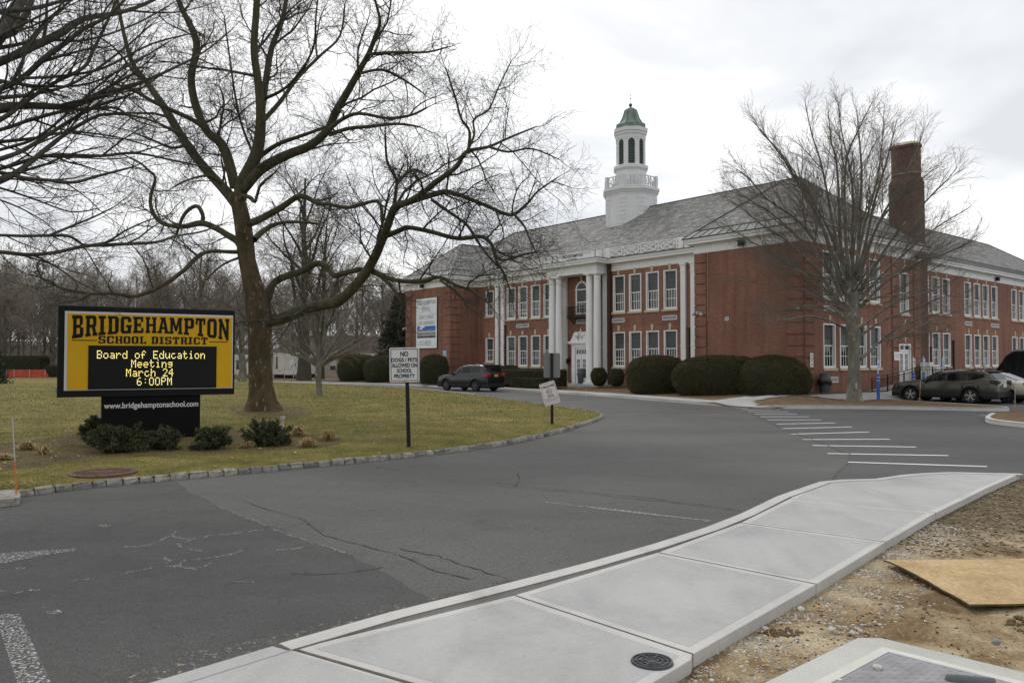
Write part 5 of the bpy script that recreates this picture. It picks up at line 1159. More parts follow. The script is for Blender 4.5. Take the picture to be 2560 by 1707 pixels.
# ================================================================== ROAD SIGNS
bp = G(1022, 1118, .15); bp = G(1022, 1118, LZ(bp.x, bp.y))
N1 = thing('no_dogs_sign', 'white NO DOGS / PETS sign on a square black post by the kerb', 'sign', (bp.x, bp.y, LZ(bp.x, bp.y)), math.radians(4))
Zs = bp.y; tp = AT(1018, 872, Zs); S1 = Zs/F
mb = MB(); lean = -.028
mb.loft([[(lean*z/.7*-0-.028*z+a, b, z) for a, b in ((-.04, -.04), (.04, -.04), (.04, .04), (-.04, .04))] for z in (-.1, (1118-870)*S1)]); mb.build('post', 'black_iron', N1)
def sign_panel(P, name, w, h, x, y, z, rot=0, border=None, mat='sign_white', back=False, tilt=0):
    o = bpy.data.objects.new(name, None); 
    mb = MB(); r = .04; mb.m = Matrix.Translation((x, y, z)) @ Matrix.Rotation(rot, 4, 'Y') @ Matrix.Rotation(tilt, 4, 'Z'); M = mb.m
    prof = []
    for cx_, cz_, a0 in ((w/2-r, h/2-r, 0), (-w/2+r, h/2-r, 90), (-w/2+r, -h/2+r, 180), (w/2-r, -h/2+r, 270)):
        for k in range(5): a = math.radians(a0+22.5*k); prof.append((cx_+r*math.cos(a), cz_+r*math.sin(a)))
    mb.loft([[(a, yy, b) for a, b in prof] for yy in (-.004, .004)])
    p = mb.build(name, mat, P)
    if border:
        mb = MB(); mb.m = M; bw, ins = border[0], border[1]; a, b = w/2-ins, h/2-ins
        mb.box(-a, a, -.007, -.004, b-bw, b); mb.box(-a, a, -.007, -.004, -b, -b+bw); mb.box(-a, -a+bw, -.007, -.004, -b+bw, b-bw); mb.box(a-bw, a, -.007, -.004, -b+bw, b-bw); mb.build('border', border[2], p)
    return p, M
w1 = (1056-982)*S1; h1 = (957-871)*S1
p, M = sign_panel(N1, 'sign_panel', w1, h1, -.028*1.3-.06, -.06, (1118-914)*S1, math.radians(-.8), (.012, .028, 'sign_black'))
for s_, ww, hh, zz in (('NO', .27, .14, .245), ('DOGS / PETS', .88, .115, .085), ('ALLOWED ON', .86, .115, -.07), ('SCHOOL', .51, .115, -.225), ('PROPERTY', .70, .115, -.38)):
    text_mesh(s_, 'lettering', 'sign_black', ww*w1*.98, hh*h1, p, M @ XZ(0, -.006, zz*h1), .022)
mb = MB(); mb.m = M
for zz in (h1*.46, -h1*.46): mb.box(-.012, .012, -.012, -.004, zz-.012, zz+.012)
mb.build('bolt', 'black_iron', p)
bp = G(1380, 1060, .15); bp = G(1380, 1060, LZ(bp.x, bp.y)); S2 = bp.y/F; q = bp.y
N2 = thing('tobacco_free_sign', 'black post with the grey back of a sign and a tilted white TOBACCO-FREE ZONE sign', 'sign', (bp.x, bp.y, LZ(bp.x, bp.y)))
mb = MB(); mb.loft([[(a*.04, b*.04, z) for a, b in ((-1, -1), (1, -1), (1, 1), (-1, 1))] for z in (-.1, (1060-884)*S2)]); mb.build('post', 'black_iron', N2)
simple('sign_back', (.19, .19, .185), .45, .1, 2, metal=.3)
p, M = sign_panel(N2, 'grey_sign_back', (1401.5-1360)*S2, (944.5-883)*S2, 0, .05, (1060-914)*S2, 0, None, 'sign_back')
w2, h2 = 39.5*S2, 57*S2
p, M = sign_panel(N2, 'tilted_panel', w2, h2, -.07, -.055, (1060-983.5)*S2, math.radians(-17), (.008, .03, 'red_paint'))
for s_, ww, hh, zz, m_ in (('TOBACCO-FREE', .80, .085, .27, 'sign_black'), ('ZONE', .42, .085, -.16, 'sign_black'), ('THIS PROPERTY IS A TOBACCO', .8, .025, -.22, 'banner_grey'), ('FREE ENVIRONMENT AT ALL TIMES', .82, .025, -.26, 'banner_grey'), ('NO SMOKING OR VAPING', .6, .025, -.30, 'banner_grey'), ('THANK YOU FOR NOT SMOKING', .7, .03, -.36, 'red_paint')):
    text_mesh(s_, 'lettering', m_, ww*w2, hh*h2, p, M @ XZ(0, -.006, zz*h2), .012 if hh > .05 else 0)
mb = MB(); mb.m = M; n = 20; r0, r1 = .135*w2*1.1, .165*w2*1.1; cz = .08*h2
for i in range(n):
    a, b = 2*math.pi*i/n, 2*math.pi*(i+1)/n
    mb.face([(r0*math.cos(a), -.0075, cz+r0*math.sin(a)), (r1*math.cos(a), -.0075, cz+r1*math.sin(a)), (r1*math.cos(b), -.0075, cz+r1*math.sin(b)), (r0*math.cos(b), -.0075, cz+r0*math.sin(b))])
mb.bar((-r0*.7, -.009, cz+r0*.7), (r0*.7, -.009, cz-r0*.7), .022, .004); mb.build('prohibition_ring', 'red_paint', p)
mb = MB(); mb.m = M; mb.box(-.06, .03, -.0072, -.004, cz-.008, cz+.008); mb.build('cigarette_symbol', 'sign_black', p)
# accessible-parking signs on blue bollards
def park_sign(loc, label, h=1.35, blue=True, s=1., group=None, panel=('sign_white',)):
    o = thing('parking_sign', label, 'sign', loc, BROT+math.radians(90 if blue else 38), group)
    if blue: mb = MB(); mb.lathe([(.073, 0), (.073, 1.2), (.05, 1.25), (0, 1.26)], 12); mb.build('blue_bollard', 'blue_paint', o); mb = MB(); mb.lathe([(.076, .92), (.076, .95)], 12); mb.lathe([(.076, 1.08), (.076, 1.11)], 12); mb.build('reflective_band', 'sign_white', o)
    mb = MB(); mb.box(-.025, .025, -.02, .02, .9 if blue else 0, h+.35); mb.build('post', 'alu_trim' if blue else 'black_iron', o)
    mb = MB(); mb.bbox(-.15*s, .15*s, -.04, -.025, h-.23, h+.23, .006); p = mb.build('panel', panel[0], o)
    if panel[0] == 'sign_white':
        mb = MB(); mb.box(-.07, .07, -.044, -.04, h-.0, h+.12); mb.build('symbol_panel', 'sign_blue', p)
        text_mesh('PARKING', 'lettering', 'sign_blue', .2, .04, p, XZ(0, -.043, h-.1), 0, .001)
    else:
        mb = MB(); mb.sphere((.0, -.045, h+.12), .03, 6, 4); mb.bar((0, -.045, h+.08), (.01, -.045, h-.02), .025, .01); mb.bar((.01, -.045, h-.02), (.07, -.045, h-.04), .025, .01); mb.bar((-.03, -.045, h-.0), (-.06, -.045, h-.1), .02, .01); mb.bar((-.06, -.045, h-.1), (.04, -.045, h-.15), .02, .01); mb.build('wheelchair_symbol', 'sign_white', p)
    return o
simple('light_blue_panel', (.33, .52, .64), .5)
pb = G(2196, 999, .135); park_sign((pb.x, pb.y, .13), 'white parking sign on a blue bollard just right of the bare tree', 1.66)
for (px, z_, lab, m_) in ((2284, 1.78, 'white parking sign on a blue bollard in front of the side door', 'sign_white'), (2309, 1.8, 'light blue parking sign on a blue bollard right of the side door', 'light_blue_panel')):
    L_ = (2.75, 0); d = ray(px, 940); 
    tt_ = (2.75-Vector((0, 0, H)).__sub__(BC).dot(BX))/(d.dot(BX)); w_ = Vector((0, 0, H))+d*tt_; park_sign((w_.x, w_.y, .13), lab, z_, panel=(m_,))
for (px, lab, m_) in ((2357, 'light blue accessible parking sign seen over the olive wagon roof', 'light_blue_panel'), (2427, 'white parking sign seen over the rear of the olive wagon roof', 'sign_white'), (2462, 'light blue parking sign rightmost above the olive wagon', 'light_blue_panel')):
    d = ray(px, 910); tt_ = (2.75-Vector((0, 0, H)).__sub__(BC).dot(BX))/(d.dot(BX)); w_ = Vector((0, 0, H))+d*tt_; park_sign((w_.x, w_.y, .13), lab, 1.75, panel=(m_,))
w_ = LB(-30.3, -1.2); park_sign((w_.x, w_.y, .3), 'light blue accessible parking sign on a black post by the left wing hedge', 2.35, False, panel=('light_blue_panel',))
# white utility box by the ramp
w_ = LB(.4, 13.0); o = thing('utility_box', 'white utility cabinets behind the railing beside the side door', 'cabinet', (w_.x, w_.y, .15), BROT)
mb = MB(); mb.bbox(-.1, .5, -.3, .3, 0, 1.78, .03); mb.build('cabinet', 'sign_white', o); mb = MB(); mb.bbox(.1, .6, .4, 1.0, 0, 1.48, .03); mb.build('low_cabinet', 'sign_white', o)
# ================================================================== VEHICLES
def paint(name, c, r=.28):
    t = NT(name); t.set(c, r, .3, .4, .45); t.b.inputs['Coat Roughness'].default_value = .08
paint('paint_grey', (.014, .015, .017)); paint('paint_olive', (.05, .047, .034)); paint('paint_beige', (.42, .38, .31)); paint('paint_black', (.006, .006, .007))
simple('car_plastic', (.018, .018, .018), .6); simple('tyre', (.012, .012, .012), .8); simple('rim_metal', (.38, .38, .38), .3, .05, metal=.8); simple('rim_dark', (.10, .10, .105), .35, .05, metal=.6)
t = NT('car_glass'); t.set((.006, .007, .008), .06, spec=.3)
t = NT('tail_red'); t.set((.45, .012, .01), .25); t = NT('lamp_clear'); t.set((.6, .6, .6), .15); t = NT('plate_orange'); t.set((.75, .33, .05), .5)
def itp(x, T): xs = [p[0] for p in T]; return float(np.interp(x, xs, [p[1] for p in T]))
def car(name, label, loc, yaw, P):
    o = thing(name, label, P.get('cat', 'car'), loc, yaw); L = P['L']/2; W = P['W']/2; wr = P['wr']; wx = P['wx']; top = sorted(P['top']); belt = sorted(P['belt']); sill = P['sill']
    wid = lambda x: W*(1-.10*abs(x/L)**5-.05*abs(x/L)**12)
    rw = lambda x: (W-P['tumble'])*(1-.06*abs(x/L)**3)
    arc = lambda x: max([sill]+[wr*1.0+math.sqrt(max(0, (wr+.075)**2-(x-c)**2)) for c in wx if abs(x-c) < wr+.075])
    X = sorted(set(list(np.linspace(-L, L, 49))+[c+s*(wr+.075)*k for c in wx for s in (-1, 1) for k in (.999, .9, .7, .45, .2)]+[p[0] for p in top if abs(p[0]) <= L]))
    mb = MB(); rings = []
    for x in X:
        zt = itp(x, top); zb = min(itp(x, belt), zt-.02); w = wid(x); zl = arc(x); gh = zt-zb > .12
        r_ = rw(x) if gh else w*.80
        f = min(1, max(0, (zt-zb)/.25)); r_ = w*.80*(1-f)+rw(x)*f
        side = [(w*.90, zl), (w*.985, max(zl+.02, .48)), (w, max(zl+.03, .62)), (w*.985, max(zl+.04, zb-.10)), (w*.955, zb-.01), (r_+.035*f, zt-.09*f-.012), (r_-.06, zt-.015), (r_*.5, zt+.012)]
        ring = [(x, a, b) for a, b in side]+[(x, -a, b) for a, b in side[::-1]]
        rings.append(ring)
    mb.loft(rings); body = mb.build('body', P['paint'], o, smooth=True)
    # dark lower trim and underbody
    mb = MB(); mb.box(-L+.25, L-.25, -W*.72, W*.72, .22, .75)
    for s in (-1, 1):
        xs = [x for x in X if arc(x) <= sill+.001]
        segs = []; cur = []
        for x in X:
            if arc(x) <= sill+.002: cur.append(x)
            elif cur: segs.append(cur); cur = []
        if cur: segs.append(cur)
        for sg in segs:
            if len(sg) > 1: mb.loft([[(x, s*wid(x)*.8, .24), (x, s*(wid(x)*.95), .25), (x, s*(wid(x)*.992+.012), sill+.05), (x, s*(wid(x)*.992+.012), sill+.12), (x, s*wid(x)*.85, sill+.13)][::s] for x in sg])
        for c in wx:
            n = 12; R0, R1 = wr+.07, wr+.135
            pts = [(c+math.cos(math.pi*k/n)*r, wr+math.sin(math.pi*k/n)*r) for r in (R0, R1) for k in range(n+1)]
            for k in range(n):
                a0, a1 = pts[k], pts[k+1]; b0, b1 = pts[n+1+k], pts[n+2+k]; yy = s*(wid(c)*.998+.012)
                if P.get('cladding', True): mb.face([(a0[0], yy, a0[1]), (a1[0], yy, a1[1]), (b1[0], yy-.004*s, b1[1]), (b0[0], yy-.004*s, b0[1])][::-s])
    mb.box(-L-.02, -L+.2, -W*.86, W*.86, .32, .56); mb.box(L-.2, L+.01, -W*.82, W*.82, .25, .5); mb.build('lower_trim', 'car_plastic', o)
    # glass follows the body surface
    def sidept(x, s, v):
        zt = itp(x, top); zb = min(itp(x, belt), zt-.02); f = min(1, max(0, (zt-zb)/.25)); r_ = wid(x)*.80*(1-f)+rw(x)*f
        a, b = Vector((x, wid(x)*.955, zb-.01)), Vector((x, r_+.035*f, zt-.09*f-.012)); q = a.lerp(b, v); return Vector((q.x, s*(q.y+.006), q.z))
    for wa, wb in P['side']:
        for s in (-1, 1):
            mb = MB(); n = 10; lo = []; hi = []
            for k in range(n+1):
                x = wa+(wb-wa)*k/n; zt = itp(x, top); zb = itp(x, belt); hgt = zt-zb-.1; v1 = max(.04, 1-.05/max(.06, hgt)) if hgt > .06 else .05
                lo.append(sidept(x, s, .04)); hi.append(sidept(x, s, min(.93, v1)))
            for k in range(n): mb.face([lo[k], lo[k+1], hi[k+1], hi[k]][::-s])
            mb.build('side_window', 'car_glass', o)
    for (xa, xb, nm) in P['ends']:
        mb = MB(); za, zb_ = itp(xa, top), itp(xb, top); e = Vector((.012 if nm == 'windscreen' else -.012, 0, .008))
        wa_, wb_ = rw(xa)*.92, rw(xb)*.88
        for a0, a1 in ((-1, -.34), (-.34, .34), (.34, 1)):
            mb.face([Vector((xa, a0*wa_, za))+e, Vector((xa, a1*wa_, za))+e, Vector((xb, a1*wb_, zb_+.006))+e, Vector((xb, a0*wb_, zb_+.006))+e])
        mb.build(nm, 'car_glass', o)
    # wheels
    for c in wx:
        for s in (-1, 1):
            y = s*(W-.13); R_ = wr; mb = MB(); mb.m = Matrix.Translation((c, y, wr)) @ Matrix.Rotation(math.pi/2, 4, 'X')
            mb.lathe([(R_*.62, -.10), (R_*.93, -.115), (R_, -.08), (R_, .08), (R_*.93, .115), (R_*.62, .10)], 24); wh = mb.build('wheel', 'tyre', o, smooth=True)
            mb = MB(); mb.m = Matrix.Translation((c, y, wr)) @ Matrix.Rotation(math.pi/2, 4, 'X'); zo = -.09*s if True else 0
            zf = -s*.105; zr = -s*.04
            mb.lathe([(R_*.70, zf), (R_*.70, zr), (R_*.62, zf*.9), (R_*.66, zf)] , 24, caps=False)
            for k in range(P.get('spokes', 5)):
                a = 2*math.pi*k/P.get('spokes', 5)+.3; u = Vector((math.cos(a), math.sin(a), 0)); v = Vector((-u.y, u.x, 0))
                for dv in (-1, 1): mb.loft([[p_+q_*wd+Vector((0, 0, zz)) for q_, zz in ((v, zf), (-v, zf), (-v, zf*.55), (v, zf*.55))] for p_, wd in ((u*R_*.1, .02), (u*R_*.66+v*dv*R_*.13, .016))])
            mb.lathe([(R_*.14, zf*1.02), (R_*.14, zf*.5)], 12); mb.build('rim', P.get('rim', 'rim_metal'), wh)
            mb = MB(); mb.m = Matrix.Translation((c, y, wr)) @ Matrix.Rotation(math.pi/2, 4, 'X'); mb.lathe([(R_*.66, zf*.45), (R_*.66, zf*.4)], 20); mb.build('hub_shadow', 'car_plastic', wh)
    # lamps, plate, mirrors, handles, roof rails, spoiler
    zt_ = P['tail']
    for s in (-1, 1):
        mb = MB(); y0 = W*.52; y1 = W*.90
        mb.loft([[(-L-.012, s*y0, zt_-.05), (-L-.012, s*y1*.97, zt_-.10), (-L-.012, s*y1*.97, zt_+.10), (-L-.012, s*y0, zt_+.05)], [(-L+.16, s*y0, zt_-.05), (-L+.28, s*(W*.955), zt_-.06), (-L+.34, s*(W*.955), zt_+.10), (-L+.16, s*y0, zt_+.05)]]); mb.build('tail_lamp', P.get('tl', 'tail_red'), o)
        mb = MB(); mb.loft([[(L-.30, s*W*.935, .80), (L-.05, s*W*.72, .78), (L-.05, s*W*.72, .66), (L-.26, s*W*.945, .68)], [(L-.30, s*W*.90, .81), (L-.1, s*W*.66, .79), (L-.1, s*W*.66, .66), (L-.26, s*W*.90, .68)]]); mb.build('headlight', 'lamp_clear', o)
        mx = P['mirror']; zb = itp(mx, belt); mb = MB(); mb.bbox(mx-.09, mx+.07, *sorted((s*W*.93, s*(W+.18))), zb+.0, zb+.15, .025); mb.build('wing_mirror', P['paint'], o)
        for hx in P.get('handles', []): mb = MB(); zb = itp(hx, belt); mb.bbox(hx-.1, hx+.1, *sorted((s*W*.96, s*(W*1.0+.02))), zb-.18, zb-.145, .008); mb.build('door_handle', P['paint'], o)
        if P.get('rails'):
            xa, xb = P['rails']; mb = MB(); mb.tube([(xa, s*rw(xa)*.93, itp(xa, top)-.01), (xa-.12, s*rw(xa)*.93, itp(xa, top)+.05), (xb+.12, s*rw(xb)*.93, itp(xb, top)+.06), (xb, s*rw(xb)*.93, itp(xb, top)-.01)], .022, 6); mb.build('roof_rail', P.get('railmat', 'car_plastic'), o)
        for dx in P.get('doors', []):       # door shut lines
            mb = MB(); zb = itp(dx, belt); mb.bar((dx, s*(W*.988+.006), sill+.14), (dx, s*(W*.975+.008), zb-.1), .012, .006); mb.build('door_gap', 'car_plastic', o)
    mb = MB(); mb.box(-L-.03, -L, -.16, .16, P['plate']-.08, P['plate']+.08); mb.build('number_plate', P.get('platemat', 'sign_white'), o)
    if P.get('spoiler'):
        xs_, zs_ = P['spoiler']; mb = MB(); w_ = rw(xs_)*.9; mb.loft([[(xs_+.2, -w_, zs_+.01), (xs_+.2, w_, zs_+.01), (xs_+.2, w_, zs_-.05), (xs_+.2, -w_, zs_-.05)], [(xs_-.1, -w_, zs_-.01), (xs_-.1, w_, zs_-.01), (xs_-.1, w_, zs_-.04), (xs_-.1, -w_, zs_-.04)]]); mb.build('spoiler', 'car_plastic', o)
    return o
suv = dict(L=4.84, W=1.96, wr=.375, wx=(1.44, -1.38), tumble=.17, sill=.34, paint='paint_grey', tail=1.10, plate=1.06, platemat='plate_orange', rim='rim_dark', mirror=.82, handles=(.1, -.9), doors=(.55, -.45, -1.3), spoiler=(-1.98, 1.77), rails=(.1, -1.6), cat='suv',
  top=[(2.43, .62), (2.40, .85), (2.3, .98), (1.9, 1.08), (1.1, 1.17), (.95, 1.20), (.25, 1.62), (-.1, 1.74), (-.7, 1.80), (-1.5, 1.79), (-2.0, 1.74), (-2.12, 1.62), (-2.32, 1.26), (-2.39, 1.18), (-2.42, .95), (-2.43, .6)],
  belt=[(2.43, .60), (2.3, .93), (1.1, 1.10), (0, 1.17), (-2.0, 1.27), (-2.3, 1.22), (-2.43, .58)], side=[(.72, .02), (-.06, -.98), (-1.06, -1.75)][:3], ends=[(.92, .22, 'windscreen'), (-2.28, -2.08, 'rear_window')])
c_ = Vector((-3.4, 53.27, 0)); fw = Vector((-2.01, 1.84, 0)).normalized(); nr = Vector((fw.y, -fw.x, 0)); nr = nr if nr.y > 0 else -nr; c_ += nr*.83
car('dark_grey_suv', 'dark grey SUV with an orange plate stopped on the drive before the left hedge', tuple(c_), math.atan2(fw.y, fw.x), suv)
wag = dict(L=4.88, W=1.86, wr=.355, wx=(1.46, -1.30), tumble=.20, sill=.33, paint='paint_olive', tail=1.0, plate=.86, rim='rim_metal', tl='car_plastic', mirror=.75, handles=(-.1, -1.05), doors=(.75, -.25, -1.1), spoiler=(-2.02, 1.54), rails=(.35, -1.75), cat='station wagon',
  top=[(2.45, .58), (2.42, .78), (2.3, .90), (1.9, .99), (1.2, 1.06), (1.0, 1.09), (.2, 1.48), (-.1, 1.55), (-.6, 1.59), (-1.4, 1.57), (-1.95, 1.52), (-2.1, 1.42), (-2.34, 1.10), (-2.40, 1.02), (-2.43, .85), (-2.45, .6)],
  belt=[(2.45, .56), (2.3, .86), (1.1, 1.0), (0, 1.04), (-1.4, 1.10), (-1.9, 1.26), (-2.1, 1.18), (-2.35, 1.04), (-2.45, .58)], side=[(.80, -.18), (-.26, -1.12), (-1.18, -1.86)], ends=[(.97, .2, 'windscreen'), (-2.3, -2.07, 'rear_window')])
c_ = Vector((20.81, 38.15, 0)); fw = Vector((-1.82, 2.27, 0)).normalized(); nr = Vector((.7695, .6387, 0)); c_ += nr*.80
car('olive_wagon', 'olive green station wagon with roof rails parked beside the kerbed island', (c_.x, c_.y, .0), math.atan2(fw.y, fw.x), wag)
sed = dict(L=4.75, W=1.82, wr=.33, wx=(1.4, -1.35), tumble=.24, sill=.3, paint='paint_beige', tail=.88, plate=.8, mirror=.7, cladding=False, cat='sedan',
  top=[(2.38, .5), (2.34, .68), (2.1, .80), (1.2, .95), (.95, .99), (.1, 1.38), (-.3, 1.45), (-.9, 1.42), (-1.75, 1.08), (-2.1, 1.03), (-2.33, .98), (-2.38, .6)], belt=[(2.38, .48), (2.1, .78), (1., .92), (-1.6, 1.0), (-2.3, .94), (-2.38, .58)], side=[(.75, -.15), (-.22, -1.15)], ends=[(.92, .15, 'windscreen'), (-1.72, -.97, 'rear_window')])
c_ = LB(6.25, 5.7); car('beige_sedan', 'pale beige sedan half hidden behind the rear of the olive wagon', (c_.x, c_.y, 0), math.atan2(fw.y, fw.x), sed)
bus = dict(L=6.4, W=2.1, wr=.4, wx=(2.1, -1.9), tumble=.14, sill=.35, paint='paint_black', tail=1.1, plate=.8, mirror=2.1, cladding=False, cat='van',
  top=[(3.2, .7), (3.15, 1.1), (2.6, 1.35), (2.0, 2.35), (1.5, 2.72), (-3.0, 2.74), (-3.14, 2.6), (-3.2, .7)], belt=[(3.2, .65), (2.6, 1.3), (-3.1, 1.35), (-3.2, .68)], side=[(1.9, .9), (.85, -.6), (-.65, -2.8)], ends=[(2.55, 1.95, 'windscreen')])
c_ = LB(5.3, 18.6); car('black_van', 'tall black passenger van at the right edge behind the beige sedan', (c_.x, c_.y, 0), BROT+math.pi, bus)
# ================================================================== BINS
simple('bin_grey', (.075, .082, .09), .55, .15); simple('bag_black', (.012, .012, .013), .3, .2)
def bin_(loc, label, s=1., bag=True):
    o = thing('trash_can', label, 'trash can', loc)
    mb = MB(); mb.lathe([(.24*s, 0), (.25*s, .02), (.30*s, .66), (.33*s, .68), (.33*s, .74), (.29*s, .74)], 20); mb.build('barrel', 'bin_grey', o, smooth=True)
    mb = MB(); mb.lathe([(.33*s, .745), (.335*s, .77), (.27*s, .92), (.25*s, .98), (.25*s, 1.08), (.23*s, 1.1), (.05, 1.14)], 20); mb.build('dome_lid', 'bin_grey', o, smooth=True)
    if bag:
        mb = MB(); n = 24; mb.loft([[((r+.012*math.sin(5*a*2+k))*s*math.cos(a), (r+.012*math.sin(5*a*2+k))*s*math.sin(a), z+.05*math.sin(3*a)*(k == 2)) for a in [2*math.pi*i/n for i in range(n)]] for k, (r, z) in enumerate(((.335, .76), (.36, .68), (.345, .5)))], caps=False); mb.build('bin_liner', 'bag_black', o)
p = LB(.55, .0); p = G(2062, 985, .3); bin_((p.x, p.y, .28), 'grey trash can with black liner at the corner of the right wing')
p = G(1455, 961, .36); bin_((p.x, p.y, .36), 'grey domed trash can standing in front of the columned front door', 1.1, False)
p2 = G(1475, 962, .36); o = thing('planter', 'small stone planter box between the trash can and the round topiary', 'planter', (p2.x, p2.y, .3), BROT); mb = MB(); mb.bbox(-.35, .35, -.3, .3, 0, .55, .03); mb.build('box', 'stone_trim', o)
# ================================================================== STAKES, MANHOLE, SMALL THINGS
simple('stake_orange', (.55, .14, .04), .6); simple('stake_grey', (.4, .4, .38), .6); simple('flag_orange', (.9, .18, .08), .6)
def stake(px, py, z, h, label, lean=0, r=.012, c1='stake_orange', c2='stake_grey', fr_=.6):
    p = GL(px, py) if z is None else G(px, py, z); o = thing('marker_stake', label, 'stake', tuple(p))
    mb = MB(); mb.tube([(0, 0, -.05), (lean*fr_*h, 0, h*fr_)], r, 6); mb.build('lower_rod', c1, o); mb = MB(); mb.tube([(lean*fr_*h, 0, h*fr_), (lean*h, 0, h)], r*.8, 6); mb.build('upper_rod', c2, o)
stake(41, 1232, .115, 1.05, 'orange and grey reflector stake at the kerb by the left edge', -.07, fr_=.42)
stake(1464, 1042, None, 1.2, 'thin grey marker stake at the tip of the lawn', .03, .006, 'stake_grey')
stake(1936, 987, .14, .45, 'short leaning orange stake before the big clipped bushes', -.25, .012)
stake(2299, 1002, .13, .95, 'orange stake in front of the wagon front wheel', .06, .014); stake(2493, 1001, .13, .8, 'orange stake in front of the wagon rear bumper', .0, .012)
stake(2537, 1045, .13, 1.3, 'tall thin orange stake on the kerbed island at the right edge', .03, .011, fr_=.3)
p = GL(706, 1076); o = thing('landscape_light', 'grey ground spotlight on a stake behind the right juniper', 'light', tuple(p)); k = p.y/F
mb = MB(); mb.box(-.03, .03, -.03, .03, 0, .2); mb.tube([(0, 0, 0), (0, 0, .33)], .015, 6); mb.build('stake', 'vent_grey', o); mb = MB(); mb.lathe([(.02, .18), (.05, .27), (.065, .3), (.065, .36)], 10); mb.build('lamp_head', 'stake_grey', o)
p = GL(258, 1182); simple('rusty_iron', (.10, .055, .04), .8, .35, 8, bump=.4); simple('rust_red', (.15, .05, .03), .9)
o = thing('manhole_cover', 'round rusty manhole cover in the grass below the school sign', 'manhole cover', tuple(p))
mb = MB(); mb.lathe([(.52, -.02), (.52, .015), (.5, .022), (.46, .022), (.455, .014), (.45, .014), (.445, .024), (.02, .026)], 36); mb.build('cover', 'rusty_iron', o)
mb = MB()
for k in range(-5, 6):
    h_ = math.sqrt(max(0, .42**2-(k*.08)**2)); mb.box(-h_, h_, k*.08-.012, k*.08+.012, .022, .03)
mb.build('ribs', 'rusty_iron', o); mb = MB(); mb.face([(-.28, -.1, .032), (-.05, -.14, .032), (.3, .02, .032), (.28, .12, .032), (.0, .02, .032), (-.2, .0, .032)]); mb.build('red_paint_mark', 'rust_red', o)
p = G(1630, 1655, .15); o = thing('valve_cover', 'small round cast iron valve cover at the edge of the near pavement', 'valve cover', (p.x, p.y, .15)); simple('cast_iron', (.07, .075, .08), .55, .3, 12, metal=.5, bump=.4)
mb = MB(); mb.lathe([(.125, -.12), (.128, .0), (.122, .016), (.112, .016), (.11, .008), (.01, .012)], 28); mb.build('cover', 'cast_iron', o)
mb = MB()
for r_ in (.03, .06, .09): mb.lathe([(r_, .008), (r_, .015), (r_+.008, .015), (r_+.008, .008)], 24, caps=False)
for k in range(6): a = k*math.pi/3; mb.bar((.03*math.cos(a), .03*math.sin(a), .013), (.105*math.cos(a), .105*math.sin(a), .013), .008, .006)
mb.build('ribs', 'cast_iron', o); mb = MB(); mb.lathe([(.14, -.14), (.135, -.01), (.129, -.01), (.129, -.14)], 24, caps=False); mb.build('clay_collar', 'rust_red', o)
# OSB sheet lying on the dirt
t = NT('osb'); v = t.vec(); g1_ = t.noise(t.vec('Object', (14, 75, 20)), 1, 6, .7, .4); g2_ = t.noise(t.vec('Object', (45, 16, 20)), 1, 5, .7)
c = t.ramp(g1_, [(.32, (.27, .18, .09)), (.45, (.44, .32, .175)), (.6, (.52, .40, .235)), (.72, (.62, .50, .32))]); c = t.mix(.5, c, t.ramp(g2_, [(.34, (.62, .58, .5)), (.5, (1, 1, 1)), (.68, (1.2, 1.18, 1.12))]), 'MULTIPLY')
c = t.mix(.6, c, t.ramp(t.noise(v, 2, 5), [(.35, (.62, .57, .5)), (.62, (1.05, 1.04, 1.0))]), 'MULTIPLY'); c = t.mix(t.ramp(t.noise(v, 5, 6, .8), [(.6, (0, 0, 0)), (.7, (.6, .6, .6))]), c, (.2, .135, .075)); t.set(c, .9, spec=.15); t.bump(g1_, .5, .004)
simple('osb_edge', (.10, .07, .035), .9, .4, 14)
A_ = G(*(1560+1525/2.352, 1200+455/2.352), .15); B_ = G(*(1560+2030/2.352, 1200+712/2.352), .17); D_ = G(2560, 1397, .16)
ux = (Vector((B_.x, B_.y, 0))-Vector((A_.x, A_.y, 0))); Ls = ux.length; OS = thing('osb_board', 'large sheet of pale particle board lying on the dirt by the pavement', 'board', (A_.x, A_.y, 0), math.atan2(ux.y, ux.x))
# local x runs along the near-left edge, y to the right-rear
e2 = Vector((D_.x-A_.x, D_.y-A_.y, 0)).normalized(); ex_ = ux.normalized(); ey_ = Vector((-ex_.y, ex_.x, 0))
loc2 = lambda w: (w.x*ex_.x+w.y*ex_.y, w.x*ey_.x+w.y*ey_.y); d2_ = loc2(e2)
eB = Vector((1, -.02, 0)).normalized(); dB = loc2(eB)
mb = MB(); mt = MB(); n = 12; m_ = 20; top = []; bot = []
for i in range(n+1):
    ra = []; rb = []
    for j in range(m_+1):
        u = i/n; v_ = j/m_; jag = .012*fr(u*9, v_*13, 1, 3) if (i in (0, n) or j == 0) else 0
        x = Ls*u+(d2_[0]*(1-u)+dB[0]*u)*2.44*v_+jag; y = (d2_[1]*(1-u)+dB[1]*u)*2.44*v_+jag
        z = .135+.035*math.sin(u*2.2+.5)+.03*v_+.012*fr(u*2, v_*3, 1, 2)-.02*(1-u)*(1-v_)
        ra.append((x, y, z)); rb.append((x, y, z-.016))
    top.append(ra); bot.append(rb)
for i in range(n):
    for j in range(m_): mt.face([top[i][j], top[i+1][j], top[i+1][j+1], top[i][j+1]]); mb.face([bot[i][j], bot[i][j+1], bot[i+1][j+1], bot[i+1][j]])
for j in range(m_): mb.face([top[0][j], top[0][j+1], bot[0][j+1], bot[0][j]]); mb.face([top[n][j+1], top[n][j], bot[n][j], bot[n][j+1]])
